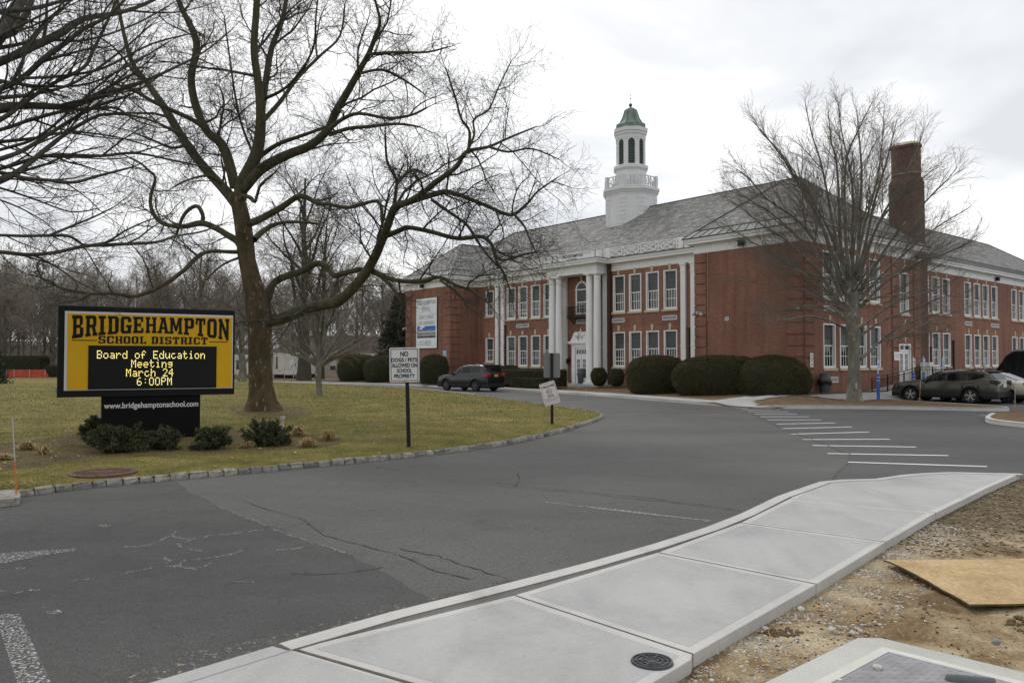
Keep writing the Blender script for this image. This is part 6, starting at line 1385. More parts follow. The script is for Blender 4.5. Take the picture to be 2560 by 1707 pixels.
for i in range(n): mb.face([top[i+1][0], top[i][0], bot[i][0], bot[i+1][0]])
mt.build('face', 'osb', OS); mb.build('edge', 'osb_edge', OS)
# access vault with tread-plate cover
def z6(x, y, z): return G(1560+x/2.352, 1200+y/2.352, z)
V0 = z6(1415, 897, .13); VL = z6(800, 1192, .13); VR = z6(2352, 1120, .13); e1 = (VL-V0).normalized(); e2 = (VR-V0).normalized()
VA = thing('utility_vault', 'square concrete vault with galvanised tread plate cover at the lower right', 'vault', (0, 0, 0))
def Vp(a, b, z): p = V0+e1*a+e2*b; return (p.x, p.y, z)
S_ = 1.75; mb = MB()
mb.loft([[Vp(.0, .10, z), Vp(.1, 0, z), Vp(S_, 0, z), Vp(S_, S_, z), Vp(0, S_, z)] for z in (-.1, .12)]+[[Vp(.02, .12, .13), Vp(.12, .02, .13), Vp(S_-.02, .02, .13), Vp(S_-.02, S_-.02, .13), Vp(.02, S_-.02, .13)]]); mb.build('concrete_collar', 'pale_concrete', VA)
def Vf(a, z): return [Vp(a, a, z), Vp(S_-a, a, z), Vp(S_-a, S_-a, z), Vp(a, S_-a, z)]
simple('frame_alu', (.55, .54, .49), .5, .1, 5); mb = MB(); mb.loft([Vf(.2, .13), Vf(.2, .136), Vf(.205, .138)]); mb.build('frame', 'frame_alu', VA)
simple('tread_plate', (.27, .27, .275), .65, .2, 8, metal=.2, spec=.25)
simple('plate_gap', (.03, .03, .03), .8); mb = MB(); mb.loft([Vf(.272, .137), Vf(.272, .1395)]); mb.build('gap', 'plate_gap', VA)
mb = MB(); mb.loft([Vf(.28, .138), Vf(.28, .142)]); cvr = mb.build('tread_plate', 'tread_plate', VA)
mb = MB(); st = .042; k = 0; a = .31
while a < S_-.31:
    b = .31; j = 0
    while b < S_-.31:
        if True:
            d = .013; pa, pb = (a-d*.9, b-d), (a+d*.9, b+d)
            if (k+j) % 2: pa, pb = (a-d*.9, b+d), (a+d*.9, b-d)
            p, q = Vector(Vp(*pa, .1425)), Vector(Vp(*pb, .1425)); t_ = (q-p).normalized(); s_ = Vector((-t_.y, t_.x, 0))*.0045
            m0 = (p+q)/2; mb.faces([p, m0-s_, q, m0+s_, m0+Vector((0, 0, .0028))], [(0, 1, 4), (1, 2, 4), (2, 3, 4), (3, 0, 4)])
        b += st; j += 1
    a += st; k += 1
mb.build('tread_pattern', 'tread_plate', cvr)
mb = MB(); hp = z6(1900, 1165, .15); mb.m = Matrix.Translation((hp.x, hp.y, .142)) @ Matrix.Rotation(math.radians(-16), 4, 'Z')
simple('handle_grey', (.10, .105, .11), .5); mb.loft([[(x, w_*math.cos(a), .035*math.sin(a)*hh+.002) for a in [math.pi*i/8 for i in range(9)]] for x, w_, hh in ((-.012, .006, .3), (.0, .022, .9), (.05, .028, 1), (.16, .03, 1), (.24, .03, 1))]); mb.build('handle', 'handle_grey', VA)
mb = MB(); bq = z6(1270, 1172, .143); mb.m = Matrix.Translation((bq.x, bq.y, .143)); mb.lathe([(.013, 0), (.012, .004), (.002, .005)], 10); mb.build('bolt', 'alu_trim', VA)
# stones that can be told apart
def rock(px, py, s, label, mat, z=None, seed=0):
    rr = random.Random(seed); p = G(px, py, .1); z = z if z is not None else .1
    import bmesh
    bm = bmesh.new(); bmesh.ops.create_icosphere(bm, subdivisions=2, radius=s)
    for v in bm.verts: v.co *= 1+.3*fr(v.co.x/s+seed*3, v.co.y/s, 1.1, 2, v.co.z/s); v.co.z *= .6
    me = bpy.data.meshes.new('stone'); bm.to_mesh(me); bm.free(); me.materials.append(MATS[mat]); o = bpy.data.objects.new('stone', me); COL.objects.link(o); p = G(px, py, z); o.location = (p.x, p.y, z+s*.25); o.rotation_euler.z = seed
    return tag(o, label, 'stone')
simple('stone_pale', (.5, .48, .42), .85, .2, 20, bump=.5); simple('stone_ochre', (.42, .25, .09), .85, .2, 20); simple('stone_grey', (.2, .2, .21), .8, .3, 20)
rock(2194, 1669, .028, 'pale broken stone lying on the metal vault cover', 'stone_pale', .145, 1); rock(2131, 1582, .02, 'pale stone just beyond the vault corner', 'stone_pale', .12, 2); rock(2079, 1574, .028, 'pale pointed stone on the sandy dirt left of the vault corner', 'stone_pale', .11, 3)
rock(2047, 1519, .022, 'ochre stone near the pavement edge', 'stone_ochre', .09, 4); rock(2002, 1524, .032, 'large pale stone against the pavement edge beside reddish ones', 'stone_pale', .07, 5); rock(1912, 1573, .026, 'whitish rounded stone leaning on the pavement edge', 'stone_pale', .06, 6)
rock(1908, 1654, .018, 'brown pebble on the sand left of the vault', 'stone_ochre', .11, 7); rock(2490, 1607, .03, 'grey jagged stone on the dirt above the vault frame', 'stone_grey', .13, 8)
# dried weed clods
def clods(name, c, r, n, s0, s1, mat='clod'):
    pos = []
    for _ in range(n):
        a = random.random()*6.283; q = r*math.sqrt(random.random()); x, y = c[0]+q*math.cos(a)*1.4, c[1]+q*math.sin(a)*.8; t_ = (Vector((x, y, 0))-S[0]).dot(nrm)
        tt_ = min(max(0, (Vector((x, y, 0))-min(S, key=lambda p_: (p_-Vector((x, y, 0))).length)).dot(nrm)), 9); pos.append((x, y, dirt_z(x, y, tt_)+.003))
    pos = np.array(pos); stones(name, pos, s0+(s1-s0)*RNG.random(n)**2.5, mat, .8)
clods('soil_clods', (4.25, 5.5), .55, 900, .005, .028); clods('soil_crumbs', (3.4, 5.4), 1.3, 1100, .003, .012)
clods('weed_clump', (1.88, 5.52), .10, 160, .004, .02)
# ================================================================== TREES
def rnd_unit():
    while True:
        v = Vector((random.uniform(-1, 1), random.uniform(-1, 1), random.uniform(-1, 1)))
        if .1 < v.length < 1: return v.normalized()
class Tree:
    def __init__(s): s.L = {}                       # (part, npts, sides) -> lists
    def add(s, part, pts, rad, sides=None):
        r0 = max(rad); sides = sides or (10 if r0 > .12 else 6 if r0 > .04 else 4 if r0 > .015 else 3)
        s.L.setdefault((part, len(pts), sides), []).append((pts, rad))
    def build(s, root, mats):
        for part in sorted({k[0] for k in s.L}):
            VV = []; FF = []; base = 0
            for (pt, n, k), lst in s.L.items():
                if pt != part: continue
                P = np.array([[tuple(q) for q in a] for a, b in lst], float); R = np.array([b for a, b in lst], float)
                T = np.empty_like(P); T[:, 1:-1] = P[:, 2:]-P[:, :-2]; T[:, 0] = P[:, 1]-P[:, 0]; T[:, -1] = P[:, -1]-P[:, -2]
                T /= np.linalg.norm(T, axis=2, keepdims=True)+1e-9
                m = T.mean(1); m /= np.linalg.norm(m, axis=1, keepdims=True)+1e-9
                ref = np.where(np.abs(m[:, 2:3]) < .8, np.array([[0, 0, 1.]]), np.array([[1., 0, 0]]))[:, None, :]
                A = np.cross(T, np.broadcast_to(ref, T.shape)); A /= np.linalg.norm(A, axis=2, keepdims=True)+1e-9; Bv = np.cross(T, A)
                ph = np.arange(k)*2*np.pi/k
                V = P[:, :, None]+R[:, :, None, None]*(A[:, :, None]*np.cos(ph)[:, None]+Bv[:, :, None]*np.sin(ph)[:, None])
                K = len(lst); idx = np.arange(K*n*k).reshape(K, n, k)+base; nx = np.roll(idx, -1, 2)
                Fq = np.stack([idx[:, :-1], nx[:, :-1], nx[:, 1:], idx[:, 1:]], -1).reshape(-1, 4)
                VV.append(V.reshape(-1, 3)); FF.append(Fq); base += K*n*k
            np_mesh(part, np.concatenate(VV), np.concatenate(FF), mats[part], root, 4, smooth=part != 'twigs')
def polyline(p, d, L, n, wig, up=0., bend=None, grav=0):
    pts = [Vector(p)]; d = d.normalized(); cur = Vector(d)
    for i in range(n):
        cur = (cur+rnd_unit()*wig+Vector((0, 0, up))).normalized(); pts.append(pts[-1]+cur*(L/n))
    return pts
def grow(T, p, d, L, r, lev, cfg):
    """a branch with its own side branches; cfg: list of per-level dicts"""
    c = cfg[lev]; n = c['n']; pts = polyline(p, d, L, n, c['wig'], c.get('up', 0)); tipr = max(cfg[-1]['rmin'], r*c.get('taper', .35))
    rad = [r+(tipr-r)*(i/n)**.8 for i in range(n+1)]; T.add(c['part'], pts, rad)
    if lev+1 < len(cfg): sprout(T, pts, rad, L, lev+1, cfg, c.get('t0', .2))
def sprout(T, pts, rad, L, lev, cfg, t0=.15, mult=1., t1=1.):
    c = cfg[lev]; n = len(pts)-1; cnt = c['cnt'](L) if callable(c['cnt']) else c['cnt']; cnt = max(1, int(cnt*mult+random.random()))
    for k in range(cnt):
        t = t0+(t1-t0)*(k+random.random())/cnt; t = min(.999, t); f = t*n; i = int(f); q = pts[i].lerp(pts[i+1], f-i); ax = (pts[i+1]-pts[i]).normalized()
        side = ax.cross(rnd_unit()).normalized(); ang = math.radians(random.uniform(*c['ang'])); d = ax*math.cos(ang)+side*math.sin(ang)+Vector((0, 0, c.get('lift', 0)))
        if 'flat' in c: d.z *= c['flat']
        rr = rad[i]+(rad[i+1]-rad[i])*(f-i)
        ll = c['len'](L, t)*random.uniform(.6, 1.25); r = max(cfg[-1]['rmin'], min(rr*random.uniform(.5, .75), (.006+.014*ll) if c.get('big') else .0035+.0105*ll))
        grow(T, q, d, ll, r, lev, cfg)
def traced(T, P, Z0, Z1, Zref=None, part='trunk', tip=True):
    n = len(P); pts = []; rad = []
    for i, (x, y, r) in enumerate(P):
        Z = Z0+(Z1-Z0)*(i/(n-1))**1.1; p = AT(x, y, Z); pts.append(p); rad.append(r*Z/F)
    # smooth (Catmull-Rom) so that limbs bend instead of breaking
    out = []; orad = []
    for i in range(n-1):
        p0, p1, p2, p3 = pts[max(i-1, 0)], pts[i], pts[i+1], pts[min(i+2, n-1)]
        for k in range(4):
            t = k/4; out.append(.5*((2*p1)+(p2-p0)*t+(2*p0-5*p1+4*p2-p3)*t*t+(3*p1-p0-3*p2+p3)*t**3)); orad.append(rad[i]+(rad[i+1]-rad[i])*t)
    out.append(pts[-1]); orad.append(rad[-1])
    if tip: orad[-1] = orad[-2]*.6
    T.add(part, out, orad)
    L = sum((b-a).length for a, b in zip(out, out[1:])); return out, orad, L
# ---- the great plane tree on the lawn
base = GL(660, 1027)
PT = thing('plane_tree', 'massive bare plane tree with mottled bark and a long low limb on the lawn', 'tree', tuple(base)); PT.location = (0, 0, 0)
T = Tree(); Zb = base.y
cfgA = [dict(part='branches', n=6, wig=.3, cnt=0, t0=.1), dict(big=1, part='branches', n=6, wig=.34, up=.02, cnt=lambda L: L*1.25+1, ang=(35, 75), len=lambda L, t: min(3.2, .45+L*.30)*(1.15-.4*t), lift=.12, taper=.3, t0=.12),
        dict(part='branches', n=5, wig=.36, up=.02, cnt=lambda L: L*3.6+1.3, ang=(30, 75), len=lambda L, t: (.25+L*.42)*(1.1-.4*t), lift=.08, taper=.35, t0=.12),
        dict(part='twigs', n=4, wig=.36, cnt=lambda L: L*4.6+1.4, ang=(30, 70), len=lambda L, t: .18+L*.45, lift=.08, taper=.5, rmin=.0032, t0=.15),
        dict(part='twigs', n=2, wig=.3, cnt=lambda L: L*3.2+.2, ang=(30, 65), len=lambda L, t: .10+L*.4, lift=.05, taper=.6, rmin=.003)]
def root_flare():
    rings = []
    tr = [(660, 1027), (657, 1000), (655, 975), (652, 940), (650, 900), (648, 850), (648, 810), (645, 775), (637, 735), (625, 690), (615, 645), (611, 600), (606, 555), (597, 510), (592, 486)]
    rr = [44, 34, 29.5, 27.5, 26.5, 26, 28, 30, 25.5, 22.5, 21, 21.5, 21, 19, 16]
    mb = MB(); n = 24
    for (x, y), r in zip(tr, rr):
        c = AT(x, y, Zb); R = r*Zb/F; fl = max(0, (r-30)/16)
        rings.append([(c.x+R*(1+.07*math.sin(3*a+y*.01)+.05*math.sin(5*a+1)+fl*.22*max(0, math.sin(4*a+.6)))*math.cos(a), c.y+R*(1+.07*math.sin(3*a+y*.01)+fl*.2*math.sin(5*a))*math.sin(a), c.z) for a in [2*math.pi*k/n for k in range(n)]])
    c = AT(*tr[0], Zb); rings.insert(0, [(c.x+(p[0]-c.x)*1.25, c.y+(p[1]-c.y)*1.25, c.z-.12) for p in rings[0]])
    mb.loft(rings); return mb.build('trunk', 'plane_bark', PT, smooth=True)
root_flare()
LIMBS = [  # (pixels with radius, near/far end distance offset, density)
 ([(600, 500, 17), (606, 460, 19), (640, 388, 17), (652, 310, 14), (647, 218, 11), (635, 121, 10), (642, 0, 9), (636, -140, 7), (650, -300, 4)], 0, -2, .8),
 ([(650, 315, 10), (664, 208, 9), (679, 121, 8), (703, 58, 7), (715, 0, 6), (728, -130, 4.5), (745, -280, 2.5)], -.2, 3, .8),
 ([(598, 520, 17), (575, 490, 15), (553, 465, 14), (509, 417, 13), (465, 359, 12), (412, 271, 11), (368, 208, 8), (330, 155, 6), (305, 63, 5), (285, -60, 3)], 0, 2.5, .8),
 ([(588, 470, 14), (572, 405, 14), (553, 359, 13), (519, 330, 11), (490, 267, 11), (478, 194, 10), (492, 121, 10), (480, 73, 9), (446, 0, 7), (420, -120, 5), (400, -250, 3)], .2, -1, .8),
 ([(540, 345, 7), (490, 305, 6.5), (436, 279, 6), (388, 257, 5), (330, 225, 4), (270, 205, 3)], 0, -3, 1),
 ([(608, 470, 18), (654, 422, 15), (717, 388, 13), (776, 364, 12), (819, 325, 11.5), (839, 281, 11), (873, 223, 10), (897, 179, 8.5), (921, 136, 7), (940, 87, 6), (950, 53, 4.5), (938, 0, 3.2), (930, -60, 2)], -.2, -4, .9),
 ([(819, 328, 7), (853, 300, 5.5), (897, 284, 5), (970, 296, 4.5), (1028, 288, 3.5), (1070, 268, 2.4)], -2, -5, 1),
 ([(822, 338, 6), (870, 322, 5.5), (921, 317, 5), (994, 310, 4), (1050, 318, 2.6)], -2, -1, 1),
 ([(921, 136, 5), (960, 133, 4.5), (999, 131, 4), (1066, 131, 3), (1120, 118, 2)], -3, -6, 1), ([(897, 185, 5), (955, 175, 4), (1010, 200, 3), (1060, 235, 2)], -3, 0, 1),
 ([(645, 395, 7), (693, 362, 6), (756, 339, 5), (814, 318, 4)], 0, -1, .7), ([(660, 300, 7), (700, 255, 6), (745, 195, 5), (800, 140, 4), (850, 90, 3), (862, 10, 2.5)], 0, 3, 1), ([(655, 250, 5), (720, 215, 4), (780, 130, 3.2), (790, 40, 2.4), (800, -60, 2)], 0, -4, 1),
 ([(660, 800, 24), (700, 797, 22), (762, 773, 20), (805, 762, 19.5), (849, 751, 19), (903, 697, 18), (930, 655, 17), (947, 620, 16), (965, 575, 15), (985, 522, 14), (1003, 510, 12.5), (1022, 505, 11.5), (1060, 480, 10.5), (1091, 455, 10), (1141, 417, 9), (1166, 380, 7), (1222, 367, 5), (1279, 342, 4), (1341, 317, 2.5)], 0, -6.5, .75),
 ([(1170, 385, 5.5), (1174, 330, 4), (1154, 299, 3.6), (1140, 250, 3.2), (1129, 217, 3), (1116, 174, 2)], -5.5, -7, 1.1), ([(1160, 392, 4.5), (1185, 340, 3.5), (1185, 299, 3), (1222, 274, 2.6), (1247, 217, 2.2), (1280, 150, 1.5)], -5.5, -4.5, 1.1), ([(1222, 367, 4), (1270, 380, 3), (1330, 372, 2.4), (1400, 400, 1.6)], -6, -6, 1.1),
 ([(1022, 505, 9), (1065, 492, 8), (1110, 480, 8), (1135, 484, 7), (1160, 492, 6.5), (1222, 517, 6), (1255, 532, 5.5), (1285, 536, 5), (1322, 505, 3.5), (1345, 478, 2.8), (1400, 440, 1.6)], -3, -6, 1.1), ([(1285, 536, 4), (1310, 565, 3), (1325, 600, 2.4), (1345, 640, 1.6)], -5.6, -5.5, 1.1),
 ([(1079, 499, 5), (1122, 530, 4.6), (1166, 561, 4.2), (1191, 599, 3.6), (1222, 642, 3), (1254, 674, 2.6), (1266, 694, 2)], -3.5, -5, 1),
 ([(960, 592, 8), (997, 577, 7.2), (1022, 569, 7), (1079, 580, 7), (1130, 594, 6.6), (1160, 596, 6.2), (1204, 592, 6), (1229, 611, 5), (1241, 642, 4.2), (1262, 650, 3.6), (1310, 636, 3), (1341, 630, 2)], -2, -6, 1), ([(1232, 620, 4), (1240, 650, 3.4), (1262, 690, 2.6), (1280, 740, 1.8)], -5, -5, .8),
 ([(985, 520, 6), (991, 467, 5), (991, 449, 4.6), (975, 420, 4.2), (966, 392, 3.6), (963, 330, 3)], -2, -3, 1), ([(991, 462, 4.6), (1010, 440, 4.4), (1035, 424, 4), (1070, 440, 2.6)], -2.2, -1, 1),
 ([(955, 560, 5), (945, 504, 4.6), (873, 519, 5), (822, 511, 5.4), (795, 509, 6), (751, 490, 7.5), (703, 519, 9), (650, 548, 10), (620, 560, 11)][::-1], 0, -1.5, .9),
 ([(916, 667, 8.5), (947, 686, 8), (997, 702, 6.6), (1060, 703, 6.6), (1085, 694, 6.2), (1108, 696, 5.2), (1140, 713, 4.4), (1172, 724, 4), (1205, 745, 3), (1222, 760, 2.2)], -1.5, -5, .9), ([(947, 686, 5), (975, 712, 4.2), (991, 736, 3.6), (1005, 762, 2.4)], -2, -2.5, .8), ([(1100, 700, 4), (1140, 730, 3.2), (1165, 755, 2.2)], -4, -4.5, .8),
 ([(664, 770, 14), (670, 745, 13), (683, 710, 12), (707, 694, 11.5), (747, 680, 11), (766, 672, 11), (790, 659, 10.5), (811, 662, 10), (827, 680, 9), (838, 689, 9), (870, 680, 9), (905, 672, 9)], .3, -1, .8),
 ([(606, 628, 10), (587, 630, 8), (560, 629, 7), (533, 628, 7), (504, 635, 8), (480, 655, 8), (456, 679, 8), (407, 713, 8), (370, 730, 8), (334, 741, 8), (300, 736, 6.5), (275, 734, 6), (230, 734, 6), (184, 727, 4), (147, 718, 3.5), (133, 707, 3), (100, 694, 2.5), (73, 686, 2.2)], 0, -5, .8), ([(225, 735, 4.5), (197, 750, 3.2), (161, 757, 2.2)], -4, -4.6, 1), ([(147, 718, 3), (110, 700, 2.4), (92, 668, 2), (100, 650, 1.5)], -4.6, -5, 1),
 ([(600, 610, 12), (590, 600, 10), (566, 586, 9), (543, 572, 8.5), (504, 558, 9), (456, 567, 6.5), (417, 562, 6), (395, 550, 6), (383, 533, 5.5), (376, 510, 5), (378, 485, 4.8), (388, 445, 4), (370, 425, 3.4), (349, 407, 3), (310, 388, 2)], 0, 3, .8), ([(506, 556, 7), (507, 538, 6), (494, 516, 5.6), (475, 522, 5.2), (460, 538, 5), (450, 560, 4.4), (440, 590, 3)], 1, 1.5, .6),
 ([(598, 500, 8), (608, 490, 7), (625, 494, 6.5), (637, 504, 5), (645, 480, 4.5), (654, 460, 4), (688, 431, 3)], -.6, -1.5, .6), ([(545, 355, 4), (553, 300, 3.5), (560, 255, 3), (548, 215, 2)], 0, 2, 1), ([(635, 600, 9), (655, 580, 8), (690, 560, 6), (740, 555, 4.5), (800, 560, 3)], 0, 3, .9), ([(612, 640, 5), (560, 660, 3), (515, 700, 2.2), (500, 730, 1.6)], 0, -2, .7),
 ([(553, 460, 6), (520, 440, 4), (470, 450, 3), (430, 470, 2)], 0, -2, 1), ([(650, 420, 5), (610, 330, 3.4), (590, 250, 3), (575, 150, 2.5), (560, 40, 2)], 0, 1, 1.1), ([(465, 362, 5), (430, 370, 4), (380, 350, 3), (330, 330, 2)], .7, -1, 1)]
for li, (P_, z0, z1, dens) in enumerate(LIMBS):
    k_ = .70 if P_[0] in ((660, 800, 24), (606, 628, 10)) else .75 if P_[0] == (664, 770, 14) else .9; P_ = [(x, y, r*k_) for x, y, r in P_]
    pts, rad, L = traced(T, P_, Zb+z0, Zb+z1, part='limbs'); sprout(T, pts, rad, L*.8, 1, cfgA, .12, dens*1.15)
    sprout(T, pts, rad, 1.5, 2, cfgA, .2, max(1, L*.10)*dens); grow(T, pts[-1], pts[-1]-pts[-2], 1.0, rad[-1], 2, cfgA)
T.build(PT, dict(limbs='limb_bark', branches='dark_bark', twigs='twig'))
# ---- the neighbouring tree whose boughs reach in from the left
NT_ = thing('overhanging_tree', 'bare tree at the left edge whose long boughs sweep across the upper left', 'tree'); T = Tree(); Zn = 12.0
tb = Vector((-10.6, 12.3, .15))
T.add('trunk', [tb+Vector((0, 0, -.2)), tb+Vector((0, 0, .5)), tb+Vector((.05, 0, 1.5)), tb+Vector((.1, 0, 2.6)), tb+Vector((.2, 0, 3.6)), tb+Vector((.4, 0, 5)), tb+Vector((.5, 0, 6.5)), tb+Vector((.4, .2, 8.2)), tb+Vector((.5, .2, 10.5))], [.62, .48, .42, .4, .38, .33, .27, .2, .1], 14)
cfgB = [dict(part='branches', n=6, wig=.2, cnt=0), dict(big=.7, part='branches', n=6, wig=.17, up=.03, cnt=lambda L: L*1.15+1, ang=(18, 48), len=lambda L, t: (.4+min(L, 6)*.26)*(1.1-.4*t), lift=.06, taper=.3, t0=.15),
        dict(part='branches', n=5, wig=.2, up=.02, cnt=lambda L: L*2.5+1, ang=(22, 55), len=lambda L, t: (.25+L*.4)*(1.1-.4*t), lift=.04, taper=.35, t0=.12),
        dict(part='twigs', n=3, wig=.28, cnt=lambda L: L*5+1.5, ang=(25, 60), len=lambda L, t: .12+L*.38, taper=.5, rmin=.0022), dict(part='twigs', n=2, wig=.3, cnt=lambda L: L*3+.3, ang=(30, 60), len=lambda L, t: .07+L*.35, rmin=.002)]
LB_ = [[(0, 271, 17), (63, 264, 12), (170, 267, 9.5), (218, 252, 8.5), (291, 228, 8), (359, 204, 6), (436, 170, 4), (509, 131, 3), (582, 73, 2)], [(0, 155, 14), (73, 121, 14), (145, 87, 13), (208, 48, 10), (291, 34, 8), (364, 10, 6), (440, -30, 4)],
 [(0, 223, 9), (58, 194, 9), (112, 145, 9), (165, 107, 8), (208, 73, 7), (271, 40, 5), (330, -20, 4)], [(-60, 150, 26), (0, 85, 22), (29, 39, 19), (58, -10, 16), (95, -90, 12)], [(0, 95, 12), (39, 73, 14), (68, 29, 11), (85, -20, 9), (120, -90, 6)],
 [(0, 300, 8), (50, 265, 7), (126, 213, 6), (208, 170, 6), (233, 126, 5), (271, 48, 4), (300, -20, 3)], [(0, 325, 6), (73, 301, 6), (170, 276, 5.5), (240, 272, 5), (291, 271, 4), (339, 301, 3), (400, 320, 2)],
 [(0, 398, 8), (63, 373, 7.5), (131, 330, 7), (194, 291, 6), (252, 262, 5), (330, 235, 3.5), (400, 190, 2.5)], [(0, 451, 12), (48, 427, 9.5), (97, 388, 9), (145, 349, 7), (204, 310, 6), (262, 286, 5), (339, 291, 4), (412, 315, 3), (480, 350, 2)],
 [(0, 422, 6), (97, 393, 6), (160, 388, 6), (252, 390, 5), (339, 383, 4), (436, 402, 3.4), (533, 422, 2.2)], [(0, 432, 7), (60, 445, 6.5), (121, 451, 6), (184, 456, 5.5), (242, 441, 5), (335, 417, 3)],
 [(0, 630, 7), (73, 637, 7), (145, 630, 6.6), (208, 616, 6.2), (291, 611, 6), (388, 606, 5), (436, 591, 4), (500, 580, 3), (560, 560, 2)], [(0, 588, 4.5), (60, 590, 5), (121, 589, 4.6), (170, 590, 5), (195, 603, 5), (218, 613, 4.2), (290, 600, 2.6), (340, 580, 2)], [(121, 589, 4), (180, 565, 4), (240, 540, 3), (290, 515, 2.2)],
 [(0, 355, 6), (90, 345, 4.5), (180, 330, 3.5), (300, 345, 2.6), (420, 380, 2)], [(0, 30, 9), (90, 20, 7), (200, -10, 5)], [(0, 205, 5), (100, 215, 4), (220, 210, 3.5), (330, 160, 3), (430, 100, 2)], [(0, 470, 4), (90, 500, 3), (180, 530, 2.4), (250, 520, 1.8)],
 [(0, 500, 3), (70, 530, 2.5), (120, 560, 2)], [(58, 196, 5), (160, 190, 4.5), (260, 170, 4), (380, 110, 3), (500, 80, 2)], [(0, 120, 7), (110, 100, 5.5), (220, 100, 4), (340, 60, 3), (430, 10, 2)], [(0, 245, 7), (90, 235, 5), (190, 205, 4.5), (300, 130, 3.4), (380, 60, 2.4)], [(0, 375, 5), (100, 340, 4.5), (200, 255, 4), (290, 180, 3), (360, 140, 2)]]
for i, P_ in enumerate(LB_):
    P_ = [(x_, y_, r_*.78) for x_, y_, r_ in P_]
    if i not in (13, 19): x0_, y0_, r0_ = P_[0]; sl_ = max(-.9, min(.9, (P_[1][1]-y0_)/(P_[1][0]-x0_+1))); P_ = [(-230, y0_-230*sl_*.8, r0_*1.3)]+P_
    z1 = Zn+2.5+1.6*math.sin(i*2.3); x, y, r = P_[0]
    if i != 13 and i != 19:
        hgt = AT(x, y, Zn).z; tp_ = tb+Vector((.3, 0, max(2.8, min(9.5, hgt*.85+.4)))); q = AT(x, y, Zn)
        m_ = tp_.lerp(q, .5)+Vector((0, 0, -.12)); T.add('branches', [tp_, tp_.lerp(m_, .5), m_, m_.lerp(q, .5), q], [r*1.5*Zn/F, r*1.35*Zn/F, r*1.2*Zn/F, r*1.1*Zn/F, r*Zn/F])
    pts, rad, L = traced(T, P_, Zn, z1, part='branches'); sprout(T, pts, rad, L*.95, 1, cfgB, .05, .95); sprout(T, pts, rad, 1.2, 2, cfgB, .05, max(1, L*.3)); grow(T, pts[-1], pts[-1]-pts[-2], .9, rad[-1], 1, cfgB)
T.build(NT_, dict(trunk='limb_bark', branches='dark_bark', twigs='twig'))
# ---- ornamental tree in front of the right wing
rb = G(2136, 1002, .15); Zr = rb.y; RT = thing('bare_street_tree', 'bare grey-barked tree with a dense fan of upright branches in front of the right wing', 'tree'); T = Tree()
cfgC = [dict(part='branches', n=6, wig=.12, cnt=0), dict(part='branches', n=6, wig=.12, up=.03, cnt=lambda L: L*2.1+1.5, ang=(12, 34), len=lambda L, t: (.35+L*.28)*(1.3-1.0*t), lift=.02, taper=.3, t0=.08),
        dict(part='twigs', n=5, wig=.14, up=.02, cnt=lambda L: L*3.6+1.4, ang=(16, 44), len=lambda L, t: (.25+L*.42)*(1.1-.4*t), taper=.4, t0=.1), dict(part='twigs', n=3, wig=.18, cnt=lambda L: L*5.2+1.4, ang=(18, 48), len=lambda L, t: .14+L*.42, taper=.5, rmin=.003)]
mb = MB(); n = 18; rings = []
for x, y, r in [(2136, 1006, 25), (2136, 996, 20), (2135, 970, 16.5), (2134, 940, 15), (2135, 900, 14), (2134, 860, 14), (2132, 820, 15), (2131, 790, 17), (2130, 755, 18), (2128, 720, 16), (2126, 690, 11)]:
    c = AT(x, y, Zr); R_ = r*Zr/F; rings.append([(c.x+R_*(1+.06*math.sin(3*a+y*.03))*math.cos(a), c.y+R_*(1+.06*math.sin(4*a))*math.sin(a)*.9, c.z) for a in [2*math.pi*k/n for k in range(n)]])
mb.loft(rings); mb.build('trunk', 'grey_bark', RT, smooth=True)
